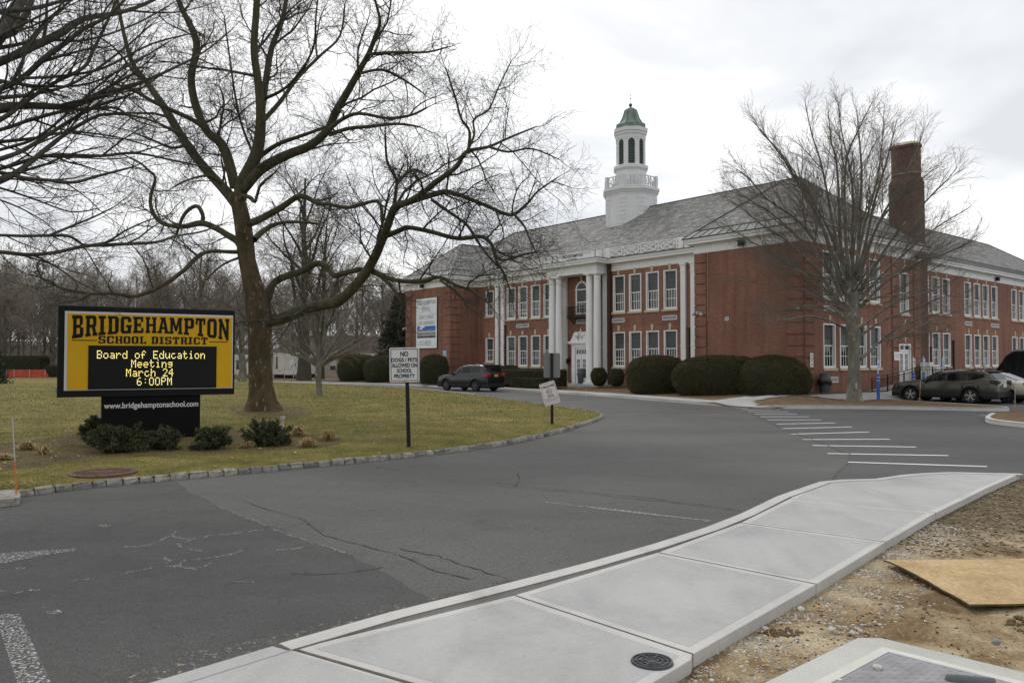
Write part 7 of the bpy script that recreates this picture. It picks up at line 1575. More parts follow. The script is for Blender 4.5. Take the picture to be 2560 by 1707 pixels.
RL = [[(2120, 720, 12), (2106, 640, 9), (2101, 594, 8), (2098, 495, 6.5), (2091, 379, 4), (2078, 320, 3), (2070, 232, 1.5)], [(2112, 730, 12), (2080, 630, 10), (2052, 545, 7.5), (2018, 478, 6), (1972, 392, 4), (1919, 313, 2.6), (1880, 265, 1.4)],
 [(2124, 700, 11), (2115, 600, 8), (2111, 478, 6), (2118, 362, 4), (2151, 280, 2.6), (2180, 215, 1.4)], [(2140, 700, 12), (2146, 620, 9.5), (2148, 545, 8), (2154, 412, 5.5), (2148, 313, 3.4), (2142, 240, 1.6)], [(2116, 700, 10), (2088, 580, 7), (2065, 445, 5), (2052, 379, 4), (2028, 296, 2.6), (2012, 208, 1.4)],
 [(2146, 690, 10), (2166, 590, 7), (2184, 495, 5.5), (2210, 400, 4), (2230, 320, 2.6), (2242, 262, 1.4)], [(2136, 690, 9), (2160, 560, 6), (2190, 440, 4), (2205, 330, 2.6), (2210, 230, 1.4)], [(2105, 740, 10), (2060, 640, 7), (2002, 545, 5.5), (1919, 480, 4), (1870, 420, 2.6), (1838, 395, 1.4)],
 [(2100, 760, 9), (2040, 670, 7), (1975, 600, 5), (1900, 545, 3.6), (1850, 500, 2.4), (1805, 470, 1.4)], [(2104, 770, 8), (2030, 700, 6), (1950, 640, 4.5), (1870, 590, 3), (1800, 540, 1.6)], [(2150, 730, 10), (2200, 640, 7), (2250, 560, 5), (2310, 490, 3.6), (2365, 430, 2.2), (2395, 390, 1.2)],
 [(2150, 750, 9), (2210, 680, 6.5), (2280, 610, 5), (2350, 550, 3.4), (2420, 505, 1.8)], [(2148, 770, 9), (2220, 700, 7), (2300, 650, 5), (2370, 625, 3.4), (2440, 590, 1.6)], [(2148, 700, 8), (2190, 560, 5.5), (2250, 440, 3.8), (2290, 350, 2.4), (2310, 290, 1.3)],
 [(2110, 800, 7), (2060, 770, 5), (2000, 765, 3.5), (1940, 780, 2.4), (1880, 775, 1.4)], [(2112, 820, 7), (2070, 800, 5), (2020, 790, 4), (1960, 800, 2.6), (1900, 795, 1.4)], [(2108, 790, 7), (2040, 740, 5), (1970, 720, 3.4), (1890, 705, 2.2), (1830, 700, 1.2)],
 [(2150, 820, 8), (2200, 780, 6.5), (2250, 750, 5), (2320, 730, 3.6), (2400, 690, 1.8)], [(2150, 840, 7), (2210, 800, 6), (2290, 770, 4.6), (2350, 745, 3), (2410, 730, 1.4)], [(2150, 897, 8), (2172, 880, 7), (2195, 858, 6), (2230, 845, 5), (2275, 832, 4), (2330, 800, 3), (2400, 775, 2), (2440, 760, 1.2)], [(2200, 855, 4.5), (2245, 820, 3.6), (2310, 795, 2.6), (2360, 780, 1.4)],
 [(2130, 700, 9), (2132, 560, 6.5), (2130, 430, 4.6), (2105, 300, 2.8), (2095, 215, 1.3)], [(2120, 700, 9), (2070, 560, 6), (2000, 430, 4), (1950, 350, 2.6), (1905, 300, 1.4)], [(2140, 690, 8), (2200, 540, 5), (2260, 470, 3.6), (2330, 400, 2)], [(2110, 720, 8), (2010, 600, 5.5), (1930, 520, 4), (1860, 470, 2.2), (1815, 430, 1.2)]]
for i, P_ in enumerate(RL):
    dz = 3.2*math.sin(i*2.4); pts, rad, L = traced(T, [(x, y+max(0, 700-y)*.085, r*.54) for x, y, r in P_], Zr+.12*math.sin(i*2.4), Zr+dz, part='limbs'); rad = rad; sprout(T, pts, rad, L, 1, cfgC, .28, .72); grow(T, pts[-1], pts[-1]-pts[-2], .3, rad[-1], 2, cfgC)
c0_ = AT(2129, 700, Zr); cz_, rz_, rx_ = c0_.z+1.6, 6.2, 5.9
for k in range(44):
    st_ = AT(2130, 700+95*random.random(), Zr); az = k*2.4+random.random(); el = math.radians(random.choice([random.uniform(2, 35), random.uniform(30, 80)])); d = Vector((math.cos(az)*math.cos(el), math.sin(az)*math.cos(el), math.sin(el)))
    dd = st_-Vector((st_.x, st_.y, cz_)); A_ = (d.x**2+d.y**2)/rx_**2+d.z**2/rz_**2; B__ = 2*dd.z*d.z/rz_**2; C_ = dd.z**2/rz_**2-1; tL = (-B__+math.sqrt(max(0, B__*B__-4*A_*C_)))/(2*A_); L = tL*random.uniform(.72, .95)
    pts = polyline(st_, d, L, 9, .07, .015); rad = [.03*(1-.85*i/9) for i in range(10)]; T.add('limbs', pts, rad); sprout(T, pts, rad, L, 1, cfgC, .35, .6)
T.build(RT, dict(limbs='grey_bark', branches='grey_bark', twigs='twig_grey'))
# ---- young tree on the lawn
yb = GL(798, 988); YT = thing('young_lawn_tree', 'young bare tree with pale fanning branches on the lawn behind the plane tree', 'tree'); T = Tree(); Zy = yb.y
cfgY = [dict(part='branches', n=5, wig=.1, cnt=0), dict(part='branches', n=5, wig=.12, up=.04, cnt=lambda L: L*1.7+1.5, ang=(14, 38), len=lambda L, t: (.4+L*.34)*(1.2-.6*t), taper=.3, t0=.1), dict(part='twigs', n=4, wig=.16, up=.03, cnt=lambda L: L*2.6+1, ang=(18, 45), len=lambda L, t: (.2+L*.4), taper=.4), dict(part='twigs', n=2, wig=.2, cnt=lambda L: L*2.6+.4, ang=(20, 50), len=lambda L, t: .12+L*.35, rmin=.0055)]
T.add('trunk', [AT(798, 992, Zy), AT(798, 980, Zy), AT(797, 960, Zy), AT(796, 940, Zy), AT(797, 918, Zy), AT(796, 905, Zy)], [9.5*Zy/F, 8*Zy/F, 7.4*Zy/F, 7*Zy/F, 8*Zy/F, 8*Zy/F], 12)
for i, P_ in enumerate([[(796, 912, 5), (770, 890, 4), (735, 862, 3), (700, 835, 2), (672, 790, 1.2)], [(796, 908, 5), (772, 870, 4), (735, 835, 3), (700, 790, 2), (690, 745, 1.2)], [(797, 905, 5), (790, 860, 4), (780, 800, 3), (765, 740, 2), (762, 690, 1.2)], [(798, 905, 5), (808, 850, 4), (815, 790, 3), (825, 730, 2), (830, 690, 1.2)],
   [(800, 908, 5), (825, 870, 4), (850, 820, 3), (880, 770, 2), (900, 735, 1.2)], [(802, 912, 5), (835, 885, 4), (870, 865, 3), (910, 840, 2), (950, 790, 1.2)], [(803, 915, 4.5), (845, 890, 4), (890, 870, 3), (925, 845, 2), (945, 810, 1.2)], [(794, 915, 4.5), (760, 895, 3.5), (720, 880, 2.6), (690, 850, 1.5)], [(798, 900, 4), (798, 840, 3.4), (805, 770, 2.2), (800, 720, 1.2)], [(800, 905, 4), (840, 850, 3), (865, 790, 2.2), (870, 730, 1.2)], [(797, 905, 4), (760, 850, 3), (735, 790, 2), (725, 740, 1.2)]]):
    pts, rad, L = traced(T, P_, Zy, Zy+1.6*math.sin(i*2.1), part='branches'); sprout(T, pts, rad, L, 1, cfgY, .1, 1.0)
T.build(YT, dict(trunk='grey_bark', branches='grey_bark', twigs='twig_grey'))
# ---- generic bare trees
def bare_tree(name, label, loc, h, r, spread, cfg, mats, nl=9, group=None, fork=.3, seed=1, lean=0, cat='tree', dense=1.):
    st = random.getstate(); random.seed(seed); o = thing(name, label, cat, loc, 0, group); T = Tree(); n = 7
    hf = h*fork; tr = [Vector((lean*h*(i/n)**1.5+random.uniform(-.1, .1)*(i > 0), random.uniform(-.1, .1)*(i > 0), -.2+(h*.92+.2)*i/n)) for i in range(n+1)]
    T.add('trunk', tr, [r*1.35]+[r*(1-.85*(i/n)) for i in range(1, n+1)], 10)
    for k in range(nl):
        t = fork+(0.9-fork)*(k/nl)**1.1; f = t*n; i = int(f); q = tr[i].lerp(tr[min(i+1, n)], f-i); a = k*2.4+random.random(); el = math.radians(random.uniform(28, 60)+20*t)
        d = Vector((math.cos(a)*math.cos(el), math.sin(a)*math.cos(el), math.sin(el))); L = spread*(1.15-.55*t)*random.uniform(.8, 1.15)
        grow(T, q, d, L, r*(1-.8*t)*.55, 0, cfg)
    T.build(o, mats); random.setstate(st); return o
cfgM = [dict(part='branches', n=7, wig=.2, up=.07, t0=.15, taper=.25), dict(part='branches', n=5, wig=.24, up=.03, cnt=lambda L: L*1.1+2, ang=(25, 55), len=lambda L, t: (.6+L*.34)*(1.15-.5*t), taper=.3), dict(part='branches', n=4, wig=.26, cnt=lambda L: L*1.8+1.5, ang=(25, 60), len=lambda L, t: .4+L*.42, taper=.4, rmin=.02),
        dict(part='twigs', n=3, wig=.3, cnt=lambda L: L*2.6+1, ang=(25, 60), len=lambda L, t: .3+L*.4, rmin=.011)]
mB = dict(trunk='dark_bark', branches='dark_bark', twigs='twig_grey')
def at_h(px, Z, z=.15): return (( px-CX)/F*Z, Z, z)
bare_tree('tall_bare_tree', 'tall bare tree with a thick trunk behind the young lawn tree', at_h(760, 77), 21.5, .58, 8.5, cfgM, mB, 13, fork=.26, seed=11)
bare_tree('tall_bare_tree', 'tall bare tree with a slimmer forked trunk right of the thick one behind the lawn', at_h(800, 82), 18, .4, 7, cfgM, mB, 11, fork=.28, seed=12, lean=.04)
bare_tree('bare_tree', 'spreading bare tree seen just right of the school sign above the low building', at_h(606, 74), 10.5, .36, 5, cfgM, dict(trunk='grey_bark', branches='grey_bark', twigs='twig_grey'), 11, fork=.18, seed=13)
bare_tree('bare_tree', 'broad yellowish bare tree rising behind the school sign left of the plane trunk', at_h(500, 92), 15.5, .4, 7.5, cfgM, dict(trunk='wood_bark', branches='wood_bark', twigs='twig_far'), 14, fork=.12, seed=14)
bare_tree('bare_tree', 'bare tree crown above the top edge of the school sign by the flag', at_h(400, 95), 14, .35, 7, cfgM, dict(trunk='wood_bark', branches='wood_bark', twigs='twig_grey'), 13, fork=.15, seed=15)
# ---- the wood beyond the fields: separate trees sharing a few crowns
cfgW = [dict(part='branches', n=6, wig=.16, up=.12, t0=.1, taper=.25), dict(part='branches', n=4, wig=.2, up=.06, cnt=lambda L: L*.9+2, ang=(18, 45), len=lambda L, t: (.7+L*.33), taper=.35, rmin=.02),
        dict(part='twigs', n=3, wig=.22, up=.03, cnt=lambda L: L*2.4+2, ang=(20, 50), len=lambda L, t: .6+L*.42, taper=.5, rmin=.019), dict(part='twigs', n=2, wig=.25, cnt=lambda L: L*1.5+.6, ang=(25, 55), len=lambda L, t: .35+L*.35, rmin=.014)]
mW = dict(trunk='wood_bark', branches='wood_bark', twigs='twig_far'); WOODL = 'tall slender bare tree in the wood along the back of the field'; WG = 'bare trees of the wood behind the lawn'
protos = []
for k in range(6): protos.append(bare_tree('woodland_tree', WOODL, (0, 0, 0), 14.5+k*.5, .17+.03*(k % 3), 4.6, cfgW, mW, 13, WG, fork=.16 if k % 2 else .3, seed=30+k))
spots = []
rw_ = random.Random(5)
for row, (Z, step, top) in enumerate(((104, 52, 0), (114, 50, 0), (126, 48, 0), (140, 46, 1))):
    px = -150+row*17
    while px < 1330:
        x = (px-CX)/F*Z; s_ = rw_.uniform(.82, 1.12)*(1 if row < 3 else 1.1)
        # the wood is lower in the middle, higher at both ends
        ht = 1.0 if px < 260 else .92 if px < 640 else 1.04
        if row == 0 and (px > 560): s_ *= .0
        if s_ > 0: spots.append((x+rw_.uniform(-1.5, 1.5), Z+rw_.uniform(-4, 4), s_*ht))
        px += step*rw_.uniform(.75, 1.25)
for i, (x, y, s_) in enumerate(spots):
    k = i % 6; a = rw_.random()*6.28
    if i < 6: o = protos[i]; o.location = (x, y, 0); o.rotation_euler.z = a; o.scale = (s_, s_, s_)
    else: dup(protos[k], (x, y, 0), a, WOODL, WG, (s_*rw_.uniform(.9, 1.15), s_, s_))
# undergrowth that reads as one mass
def brush(name, boxes, n, mat, L0, L1, r=.02, part=None):
    T = Tree()
    for _ in range(n):
        x0, x1, y0, y1, zmax = random.choice(boxes); p = Vector((random.uniform(x0, x1), random.uniform(y0, y1), random.random()**1.5*zmax)); d = Vector((random.uniform(-.6, .6), random.uniform(-.6, .6), 1))
        L = random.uniform(L0, L1); T.add('b', polyline(p, d, L, 3, .3, .05), [r, r*.8, r*.5, r*.3], 3)
    root = bpy.data.objects.new('tmp', None); T.build(root, {'b': mat}); o = [c for c in COL.objects if c.parent == root][0]; o.parent = None; o.name = name; bpy.data.objects.remove(root); return o
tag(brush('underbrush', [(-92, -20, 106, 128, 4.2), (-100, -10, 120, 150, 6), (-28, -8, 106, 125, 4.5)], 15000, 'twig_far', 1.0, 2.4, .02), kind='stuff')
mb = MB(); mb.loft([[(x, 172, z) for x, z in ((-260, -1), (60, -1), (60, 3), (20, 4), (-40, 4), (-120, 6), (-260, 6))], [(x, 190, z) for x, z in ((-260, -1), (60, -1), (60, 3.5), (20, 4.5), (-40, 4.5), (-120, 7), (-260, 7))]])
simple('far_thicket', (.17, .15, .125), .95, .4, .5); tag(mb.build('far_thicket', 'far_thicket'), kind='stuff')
# ================================================================== SHRUBS
def leaf_cloud(name, pts, nrm_, size, mat, parent, asp=.45):
    n = len(pts); pts = np.asarray(pts); N = np.asarray(nrm_); a = RNG.standard_normal((n, 3)); t_ = np.cross(N, a); t_ /= np.linalg.norm(t_, axis=1, keepdims=True)+1e-9
    d = N*RNG.uniform(.2, 1., (n, 1))+t_*RNG.uniform(.3, 1., (n, 1)); d /= np.linalg.norm(d, axis=1, keepdims=True); b = np.cross(d, N+.3*RNG.standard_normal((n, 3))); b /= np.linalg.norm(b, axis=1, keepdims=True)+1e-9
    s_ = size*RNG.uniform(.6, 1.3, (n, 1)); V = np.stack([pts-b*s_*asp/2, pts+b*s_*asp/2, pts+d*s_], 1).reshape(-1, 3)
    return np_mesh(name, V, np.arange(3*n).reshape(-1, 3), mat, parent)
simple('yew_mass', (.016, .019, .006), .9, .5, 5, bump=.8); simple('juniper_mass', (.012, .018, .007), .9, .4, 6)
def clipped(label, loc, sx, sy, h, rotz, n=14000, kind='round', seed=1, cat='shrub', group=None, ex=2.6, name='clipped_shrub', leaf=.055):
    o = thing(name, label, cat, loc, rotz, group); rg = np.random.default_rng(seed)
    m = n; u = rg.uniform(0, 2*np.pi, m); v = rg.uniform(0, 1, m)
    def surf(u, zc):
        if kind == 'round':
            zz = zc; prof = np.where(zz > .42, (1-np.clip((zz-.42)/.58, 0, 1)**ex)**(1/ex), 1-.16*((.42-zz)/.42)**2)
        elif kind == 'ball': prof = np.sqrt(np.clip(1-((zc-.52)/.52)**2, 0, 1))**.8
        else: prof = np.where(zc > .94, .985-(zc-.94)*1.5, 1.0)
        e_ = 2.5 if kind != 'box' else 12
        c, s_ = np.cos(u), np.sin(u); rr = (np.abs(c)**e_+np.abs(s_)**e_)**(-1/e_)
        w = 1+.025*np.sin(5*u+seed)*np.sin(7*zc+seed)+.02*np.sin(11*u+3*zc*seed)
        return np.stack([sx*prof*rr*c*w, sy*prof*rr*s_*w, h*zc], -1)
    top_n = int(m*.5); zc = np.concatenate([v[:m-top_n], 1-(v[m-top_n:])**2*.58 if kind != 'box' else v[m-top_n:]]); P_ = surf(u, zc)
    if kind == 'box':
        k = int(m*.4); P_[:k, 0] = rg.uniform(-sx, sx, k); P_[:k, 1] = rg.uniform(-sy, sy, k); P_[:k, 2] = h
    elif kind == 'round':
        k = int(m*.18); q = rg.uniform(0, 1, k)**.5; P_[:k] = surf(u[:k], 1-.14*q*q)*np.array([1, 1, 1]); P_[:k, :2] *= 1
    du = .01; Tu = surf(u+du, np.clip(zc, 0, .999))-surf(u, np.clip(zc, 0, .999)); Tz = surf(u, np.clip(zc+.01, 0, .999))-surf(u, np.clip(zc-.01, 0, .999)); N = np.cross(Tu, Tz); N /= np.linalg.norm(N, axis=1, keepdims=True)+1e-9
    if kind == 'box': N[:int(m*.4)] = (0, 0, 1)
    bump_ = .035*np.sin(P_[:, 0]*9+seed)*np.sin(P_[:, 1]*8)*np.sin(P_[:, 2]*10+seed)+rg.normal(0, .014, len(P_))+.05*(rg.random(len(P_)) > .985); leaf_cloud('foliage', P_-N*leaf*.4+N*bump_[:, None], N, leaf, 'yew_leaf', o, .5)
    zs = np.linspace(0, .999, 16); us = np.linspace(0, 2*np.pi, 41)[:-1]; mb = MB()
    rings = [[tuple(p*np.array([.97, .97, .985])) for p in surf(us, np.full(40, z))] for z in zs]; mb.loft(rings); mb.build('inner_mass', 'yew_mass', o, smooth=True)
    return o
def at_g(px, Z, z): return ((px-CX)/F*Z, Z, z)
clipped('big clipped dome bush before the left windows of the right wing', at_g(1643, 45.2, .2), 1.78, 1.35, 2.12, BROT+.9, 26000, seed=1)
clipped('widest clipped bush, in the middle of the three before the right wing', at_g(1800, 42.1, .18), 2.5, 1.45, 2.12, BROT+.75, 36000, seed=2)
clipped('clipped dome bush touching the corner of the right wing by the trash can', tuple(LB(-.95, -1.4, .17)), 2.0, 1.2, 2.12, BROT, 26000, seed=3, ex=2.1)
clipped('second clipped mound bulging out behind the big dome bush', at_g(1742, 44.6, .2), 1.2, 1.0, 1.98, BROT, 12000, seed=9)
clipped('round topiary ball right of the domed trash can', at_g(1497, 52.2, .36), .53, .53, 1.2, 0, 6000, 'ball', 4, 'topiary')
clipped('round topiary ball furthest right below the facade windows', at_g(1541, 51.3, .36), .50, .50, 1.15, 0, 6000, 'ball', 5, 'topiary')
clipped('large clipped bush furthest left beside the low building', at_g(897, 74, .15), 2.0, 1.7, 2.55, .3, 18000, seed=6); clipped('large clipped bush directly left of the no dogs sign', at_g(968, 71, .15), 2.1, 1.7, 2.45, .3, 18000, seed=7)
clipped('clipped bush between the no dogs sign and the dark SUV', at_g(1085, 62.6, .2), 1.2, 1.0, 2.35, .2, 11000, seed=8)
def hedge(label, x0, x1, y, z, h, d, n, seed):
    a = LB((x0+x1)/2, y, z); return clipped(label, tuple(a), (x1-x0)/2, d, h, BROT, n, 'box', seed, 'hedge', name='hedge')
hedge('long square-cut dark hedge in front of the left facade windows', -28.6, -19.9, -.2, .3, 1.12, .6, 14000, 11)
hedge('short square-cut hedge ending beside the domed trash can', -19.7, -17.1, -.75, .3, 1.14, .5, 8000, 12)
hedge('low narrow hedge at the pavement in front of the tall one', -21.6, -18.2, -1.35, .22, .62, .3, 7000, 13)
for k, (x, lab) in enumerate(((-27.6, 'small rounded shrub above the hedge near the pilasters'), (-26.2, 'small rounded shrub above the hedge, middle one'), (-24.6, 'small rounded shrub above the hedge left of the grey sign back'))):
    a = LB(x, .9, .3); clipped(lab, tuple(a), .75, .6, 1.42, 0, 3500, seed=20+k)
a = LB(-21.9, 1.2, .3)
# juniper-like shrubs round the sign
def juniper(label, px, py, w, h, seed, dY=0):
    p = GL(px, py); p = Vector((p.x, p.y+dY, LZ(p.x, p.y+dY))); o = thing('juniper', label, 'shrub', tuple(p)); rg = np.random.default_rng(seed); st = random.getstate(); random.seed(seed)
    P_ = []; N_ = []; T = Tree()
    for k in range(38):
        a = random.random()*6.283; el = random.uniform(.12, 1.3); L = (w*math.cos(el)+h*math.sin(el))*random.uniform(.72, 1.05); d = Vector((math.cos(a)*math.cos(el), math.sin(a)*math.cos(el), math.sin(el)))
        pts = polyline((0, 0, .02), d, L, 7, .16, .03); T.add('stems', pts, [.012, .011, .01, .008, .007, .006, .004, .003], 4)
        for j in range(2, 8):
            for s_ in range(7):
                q = pts[j]+rnd_unit()*.035; dd = (pts[j]-pts[j-1]).normalized()+rnd_unit()*.75; dd.normalize(); l = random.uniform(.05, .14)*(.9 if j < 7 else .7)
                for m_ in range(9): P_.append(tuple(q+dd*l*m_/9+rnd_unit()*.012)); N_.append(tuple((dd*.9+rnd_unit()*.8).normalized()))
    T.build(o, dict(stems='dark_bark')); leaf_cloud('foliage', P_, N_, .045, 'juniper_leaf', o, .42)
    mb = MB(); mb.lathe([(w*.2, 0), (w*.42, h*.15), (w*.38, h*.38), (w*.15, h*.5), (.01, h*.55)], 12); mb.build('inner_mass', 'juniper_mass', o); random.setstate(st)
juniper('leftmost dark juniper at the left end of the sign bed', 212, 1100, .34, .29, 1, .5); juniper('largest dark juniper at the left foot of the black pedestal', 298, 1130, .50, .30, 2)
juniper('dark juniper in front of the middle of the black pedestal', 405, 1122, .38, .27, 3); juniper('dark juniper at the right foot of the black pedestal', 528, 1122, .41, .29, 4); juniper('dark juniper standing apart right of the school sign', 664, 1112, .47, .31, 5); juniper('dark juniper filling the gap at the left of the pedestal', 258, 1116, .28, .27, 6)
def tuft(label, px, py, w, h, seed, n=420):
    p = GL(px, py); o = thing('grass_tuft', label, 'grass tuft', tuple(p)); rg = np.random.default_rng(seed); a = rg.uniform(0, 6.283, n); t_ = rg.uniform(.05, 1, n)**.7
    L = np.sqrt((w*t_)**2+(h*(1.1-t_*.6))**2); bx, by = .04*rg.standard_normal(n), .04*rg.standard_normal(n); dx, dy = np.cos(a)*w*t_, np.sin(a)*w*t_; hz = h*(1.05-.75*t_**1.6)
    ww = .005; px_, py_ = -np.sin(a)*ww, np.cos(a)*ww
    V = np.stack([np.stack([bx-px_, by-py_, 0*a], 1), np.stack([bx+px_, by+py_, 0*a], 1), np.stack([bx+dx*.55+px_, by+dy*.55+py_, hz*.95], 1), np.stack([bx+dx*.55-px_, by+dy*.55-py_, hz*.95], 1), np.stack([bx+dx, by+dy, hz*.72], 1)], 1)
    base_ = np.arange(n)*5; Fc = np.concatenate([np.stack([base_, base_+1, base_+2], 1), np.stack([base_, base_+2, base_+3], 1), np.stack([base_+3, base_+2, base_+4], 1)]); np_mesh('blades', V.reshape(-1, 3), Fc, 'straw', o)
tuft('straw-coloured grass tuft behind the other two right of the junipers', 745, 1090, .24, .26, 1); tuft('straw-coloured grass tuft furthest right beside the junipers', 821, 1101, .22, .27, 2); tuft('lowest straw-coloured grass tuft nearest the kerb', 771, 1117, .25, .22, 3)
tuft('reddish dry grass tuft between the two right junipers', 619, 1119, .17, .16, 4); tuft('pale dry grass tuft on the soil near the left edge', 68, 1124, .3, .2, 5, 260); tuft('flattened dry grass tuft cut by the left edge', 8, 1148, .3, .12, 6, 200); tuft('thin brown tuft of stems left of the junipers', 110, 1136, .2, .2, 7, 90)
# conifers
def conifer(label, loc, h, w, seed, n=9000, leaf=.4):
    o = thing('conifer', label, 'tree', loc); mb = MB(); mb.lathe([(.25, 0), (.2, h*.3), (.05, h)], 8); mb.build('trunk', 'dark_bark', o); rg = np.random.default_rng(seed)
    lay = rg.integers(0, 26, n); z = .06*h+(h*.92)*(lay/26)+rg.normal(0, .12, n); R = w*(1-z/h)**.75*(1+.18*np.sin(lay*2.3)); a = rg.uniform(0, 6.283, n); br = np.sin(a*5+lay*1.7)*.25+.8; r = R*br*rg.uniform(.15, 1, n)**.45; z = z-.12*r
    P_ = np.stack([r*np.cos(a), r*np.sin(a), z], 1); N = np.stack([np.cos(a), np.sin(a), .25+0*a], 1); leaf_cloud('crown', P_, N, leaf, 'conifer_leaf', o, .3)
conifer('tall dark conifer beside the left end of the school', at_g(1000, 82, .1), 9.2, 3.3, 3, 14000); conifer('dark evergreen at the left edge of the lawn', at_g(-14, 62, .15), 2.9, 1.4, 4, 3500, .22)
conifer('lower dark conifer tucked behind the corner of the left wing', at_g(975, 90, .1), 6.5, 2.4, 5, 8000)
clipped('dark square hedge behind the orange fence', at_g(62, 97, .1), 2.7, 1.0, 2.6, 0, 5000, 'box', 31, 'hedge', name='hedge', leaf=.12); clipped('brown-green hedge right of the orange fence', at_g(135, 97, .1), 1.9, .8, 1.4, 0, 3000, 'box', 32, 'hedge', name='hedge', leaf=.12)
# ================================================================== BACKGROUND BUILDINGS, FLAG, FENCE
simple('cream_siding', (.50, .45, .37), .8, .08, .6); simple('trailer_siding', (.56, .53, .47), .7, .06, .4); simple('brown_roof', (.12, .10, .085), .8, .2, .5); simple('mansard_brown', (.11, .085, .07), .85, .15, .8); simple('dark_void', (.012, .012, .012), .9)
def LBX(px, Z): return (px-CX)/F*Z
o = thing('low_classroom_building', 'long low cream classroom building with a brown roof band behind the trees', 'building', (0, 96, .1)); x0, x1 = LBX(590, 96), LBX(1085, 96)
mb = MB(); mb.box(x0, x1, 0, 9, -.2, 2.45); mb.build('wall', 'cream_siding', o); mb = MB(); mb.loft([[(x0-.5, -.6, z0_), (x1+.5, -.6, z0_), (x1+.5, 9.6, z0_), (x0-.5, 9.6, z0_)] for z0_ in (2.45, 2.6)]+[[(x0-.2, -.2, 3.25), (x1+.2, -.2, 3.25), (x1+.2, 9.3, 3.25), (x0-.2, 9.3, 3.25)]]); mb.build('roof', 'mansard_brown', o)
for px in (833, 690, 620, 985):
    a = LBX(px-8, 96); b = LBX(px+8, 96); mb = MB(); mb.box(a, b, -.08, 0, .85, 2.1); w = mb.build('window', 'sign_white' if px == 833 else 'cream_siding', o); mb = MB(); mb.box(a+.06, b-.06, -.09, -.08, .9, 1.4); mb.build('pane', 'pane_glass', w)
mb = MB(); xx = LBX(985, 96); mb.box(xx-4, xx+5, -.7, -.55, 2.5, 2.9); mb.build('fascia_panel', 'trailer_siding', o)
o = thing('gabled_building', 'dark gable-roofed building just visible beyond the low classrooms', 'building', (0, 118, .1)); a, b = LBX(700, 118), LBX(960, 118); mb = MB(); mb.box(a, b, 0, 8, 0, 3.6); mb.build('wall', 'cream_siding', o); mb = MB(); mb.loft([[(a-.6, -.8, 3.6), (b+.6, -.8, 3.6), (b+.6, 8.8, 3.6), (a-.6, 8.8, 3.6)], [(a+1, 3.9, 5.9), (b-1, 3.9, 5.9), (b-1, 4.1, 5.9), (a+1, 4.1, 5.9)]]); mb.build('roof', 'brown_roof', o)
o = thing('office_trailer', 'cream portable trailer with a small metal stair right of the plane trunk', 'trailer', (0, 89, .1)); a, b = LBX(683, 89), LBX(757, 89); mb = MB(); mb.bbox(a, b, 0, 6, .45, 2.9, .04); mb.build('body', 'trailer_siding', o)
mb = MB(); mb.box(a+.1, b-.1, .15, 5.9, 0, .45); mb.build('skirt', 'dark_void', o); mb = MB(); mb.box(LBX(690, 89), LBX(694.5, 89), -.02, 0, 1.1, 2.45); mb.build('window', 'pane_glass', o); mb = MB(); mb.box(LBX(724, 89), LBX(742, 89), -.03, 0, .5, 2.5); d_ = mb.build('door', 'sign_white', o); mb = MB(); mb.box(LBX(739, 89), LBX(740.5, 89), -.06, -.03, 1.5, 1.7); mb.build('handle', 'black_iron', d_)
mb = MB(); q = LBX(722, 89)
for k in range(4): mb.box(q-.1-.25*k, q+.9-.25*k*0, -1.3, -.15, .42-.13*k, .46-.13*k) if k == 0 else mb.box(q+.9+.22*(k-1), q+1.15+.22*(k-1), -1.3, -.2, .42-.13*k, .46-.13*k)
for x_ in (q-.1, q+.9): mb.bar((x_, -1.3, 0), (x_, -1.3, 1.5), .05)
mb.bar((q-.1, -1.3, 1.5), (q+.9, -1.3, 1.5), .05); mb.bar((q+.9, -1.3, 1.5), (q+1.7, -1.3, .9), .05); mb.bar((q-.1, -1.3, 1.0), (q+.9, -1.3, 1.0), .04); mb.build('entry_stair', 'vent_grey', o)
o = thing('office_trailer', 'pale portable classroom glimpsed left of the plane trunk', 'trailer', (0, 93, .1)); a, b = LBX(590, 93), LBX(628, 93); mb = MB(); mb.bbox(a, b, -1, 5, .4, 2.7, .04); mb.build('body', 'trailer_siding', o); mb = MB(); mb.box(a+.4, a+.9, -1.04, -1, 1, 2.1); mb.build('window', 'pane_glass', o)
o = thing('flagpole', 'white flagpole with a hanging American flag behind the school sign', 'flagpole', at_g(337, 95, .1)); mb = MB(); mb.lathe([(.09, 0), (.05, 13.6), (.02, 13.7)], 8); mb.build('pole', 'alu_trim', o); simple('flag_red', (.36, .03, .035), .8); simple('flag_white', (.55, .55, .55), .8); simple('flag_navy', (.03, .04, .13), .8)
for nm, mt_ in (('red_stripes', 'flag_red'), ('white_stripes', 'flag_white'), ('blue_canton', 'flag_navy')):
    mb = MB(); zt_ = 12.2
    for k in range(13):
        if nm == 'blue_canton' and k > 4: continue
        if nm == 'red_stripes' and k % 2: continue
        if nm == 'white_stripes' and not k % 2: continue
        n = 10; f_w = lambda j: (.06+.09*j*.5+.06*math.sin(j*1.3), -.12*math.sin(j*1.9)-.02*j)
        for j in range(n):
            if (nm == 'blue_canton') != (k < 5 and j < 4): continue
            a0, b0 = f_w(j), f_w(j+1); dr = lambda j_: -.26*j_
            z0_, z1_ = zt_-k*.12, zt_-(k+1)*.12
            mb.face([(a0[0], a0[1], z0_+dr(j)), (b0[0], b0[1], z0_+dr(j+1)), (b0[0], b0[1], z1_+dr(j+1)), (a0[0], a0[1], z1_+dr(j))])
    if mb.f: mb.build(nm, mt_, o)
simple('net_orange', (.42, .075, .04), .9, .2, 2)
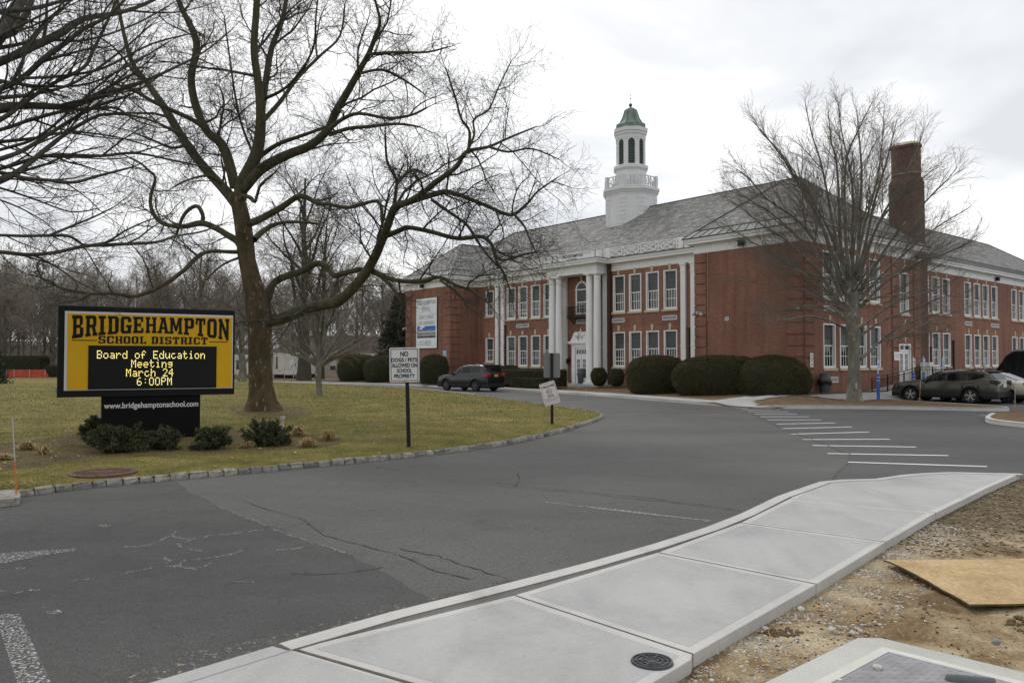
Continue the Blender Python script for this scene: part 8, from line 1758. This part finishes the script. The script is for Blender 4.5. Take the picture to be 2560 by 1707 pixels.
o = thing('orange_barrier_fence', 'low strip of red-orange safety fence across the field at the left', 'fence', at_g(66, 94, .1)); mb = MB(); xs_ = np.linspace(-2.6, 2.6, 30)
for x_a, x_b in zip(xs_, xs_[1:]):
    hz = lambda x: .95*min(1, (2.65-abs(x))/.55+.15)+.02*math.sin(x*7); yy = lambda x: .12*math.sin(x*3)
    mb.loft([[(x_, yy(x_), 0), (x_, yy(x_)+.05, 0), (x_, yy(x_)+.05, hz(x_)), (x_, yy(x_), hz(x_))] for x_ in (x_a, x_b)], caps=False)
mb.build('netting', 'net_orange', o); mb = MB()
for x_ in np.linspace(-2.3, 2.3, 6): mb.bar((x_, -.06, 0), (x_, -.06, .95), .05)
mb.build('post', 'stake_grey', o)
for px, py, lab in ((791, 984, 'bright orange marker flag at the foot of the young tree'), (981, 981, 'small orange marker flag on the grass near the no dogs sign')):
    p = GL(px, py); o = thing('marker_flag', lab, 'marker flag', tuple(p)); mb = MB(); mb.bar((0, 0, 0), (0, 0, .12), .012); mb.build('wire', 'stake_grey', o); mb = MB(); mb.loft([[(0, 0, .03), (.13, .02, .04), (.12, .03, .13), (0, 0, .14)], [(0, .01, .03), (.13, .03, .04), (.12, .04, .13), (0, .01, .14)]]); mb.build('flag', 'flag_orange', o)
# ================================================================== GRASS BLADES AND LITTER
def scatter_grass(name, n, y0, y1, size, mat='grass_blade', px0=-80, px1=1520, keep=None):
    P_ = []
    while len(P_) < n:
        Y = y0+(y1-y0)*random.random()**2.6; px = random.uniform(px0, px1); x = (px-CX)/F*Y; t_ = lawn_t(x, Y)
        if t_ > .995 or (keep and not keep(x, Y)): continue
        P_.append((x, Y, LZ(x, Y)))
    P_ = np.array(P_); n = len(P_); a = RNG.uniform(0, 6.283, n); k = (P_[:, 1]/18); s_ = size*RNG.uniform(.5, 1.3, n)*np.clip(k, .7, 2.0); w = .0055*np.clip(k, .8, 2.4)
    dx, dy = np.cos(a), np.sin(a); le = RNG.uniform(.1, .9, n)*s_; la = RNG.uniform(0, 6.283, n)
    V = np.stack([P_-np.stack([dx*w, dy*w, 0*a], 1), P_+np.stack([dx*w, dy*w, 0*a], 1), P_+np.stack([np.cos(la)*le, np.sin(la)*le, s_], 1)], 1).reshape(-1, 3)
    return tag(np_mesh(name, V, np.arange(3*n).reshape(-1, 3), mat), kind='stuff')
scatter_grass('grass', 85000, 11.5, 62, .026)
def litter(n):
    P_ = []
    while len(P_) < n:
        Y = 11.5+26*random.random()**1.4; px = random.uniform(-40, 1500); x = (px-CX)/F*Y
        if lawn_t(x, Y) < .99: P_.append((x, Y, LZ(x, Y)+.02))
    P_ = np.array(P_); a = RNG.uniform(0, 6.283, n); s_ = RNG.uniform(.015, .05, n); V = np.stack([P_+np.stack([np.cos(a+k)*s_*m, np.sin(a+k)*s_*m, 0*a+.01*(k > 1)], 1) for k, m in ((0, 1), (1.9, .7), (3.3, .8), (4.6, .6))], 1).reshape(-1, 3)
    return tag(np_mesh('leaf_litter', V, np.arange(4*n).reshape(-1, 4), 'straw', None, 4), kind='stuff')
litter(900)
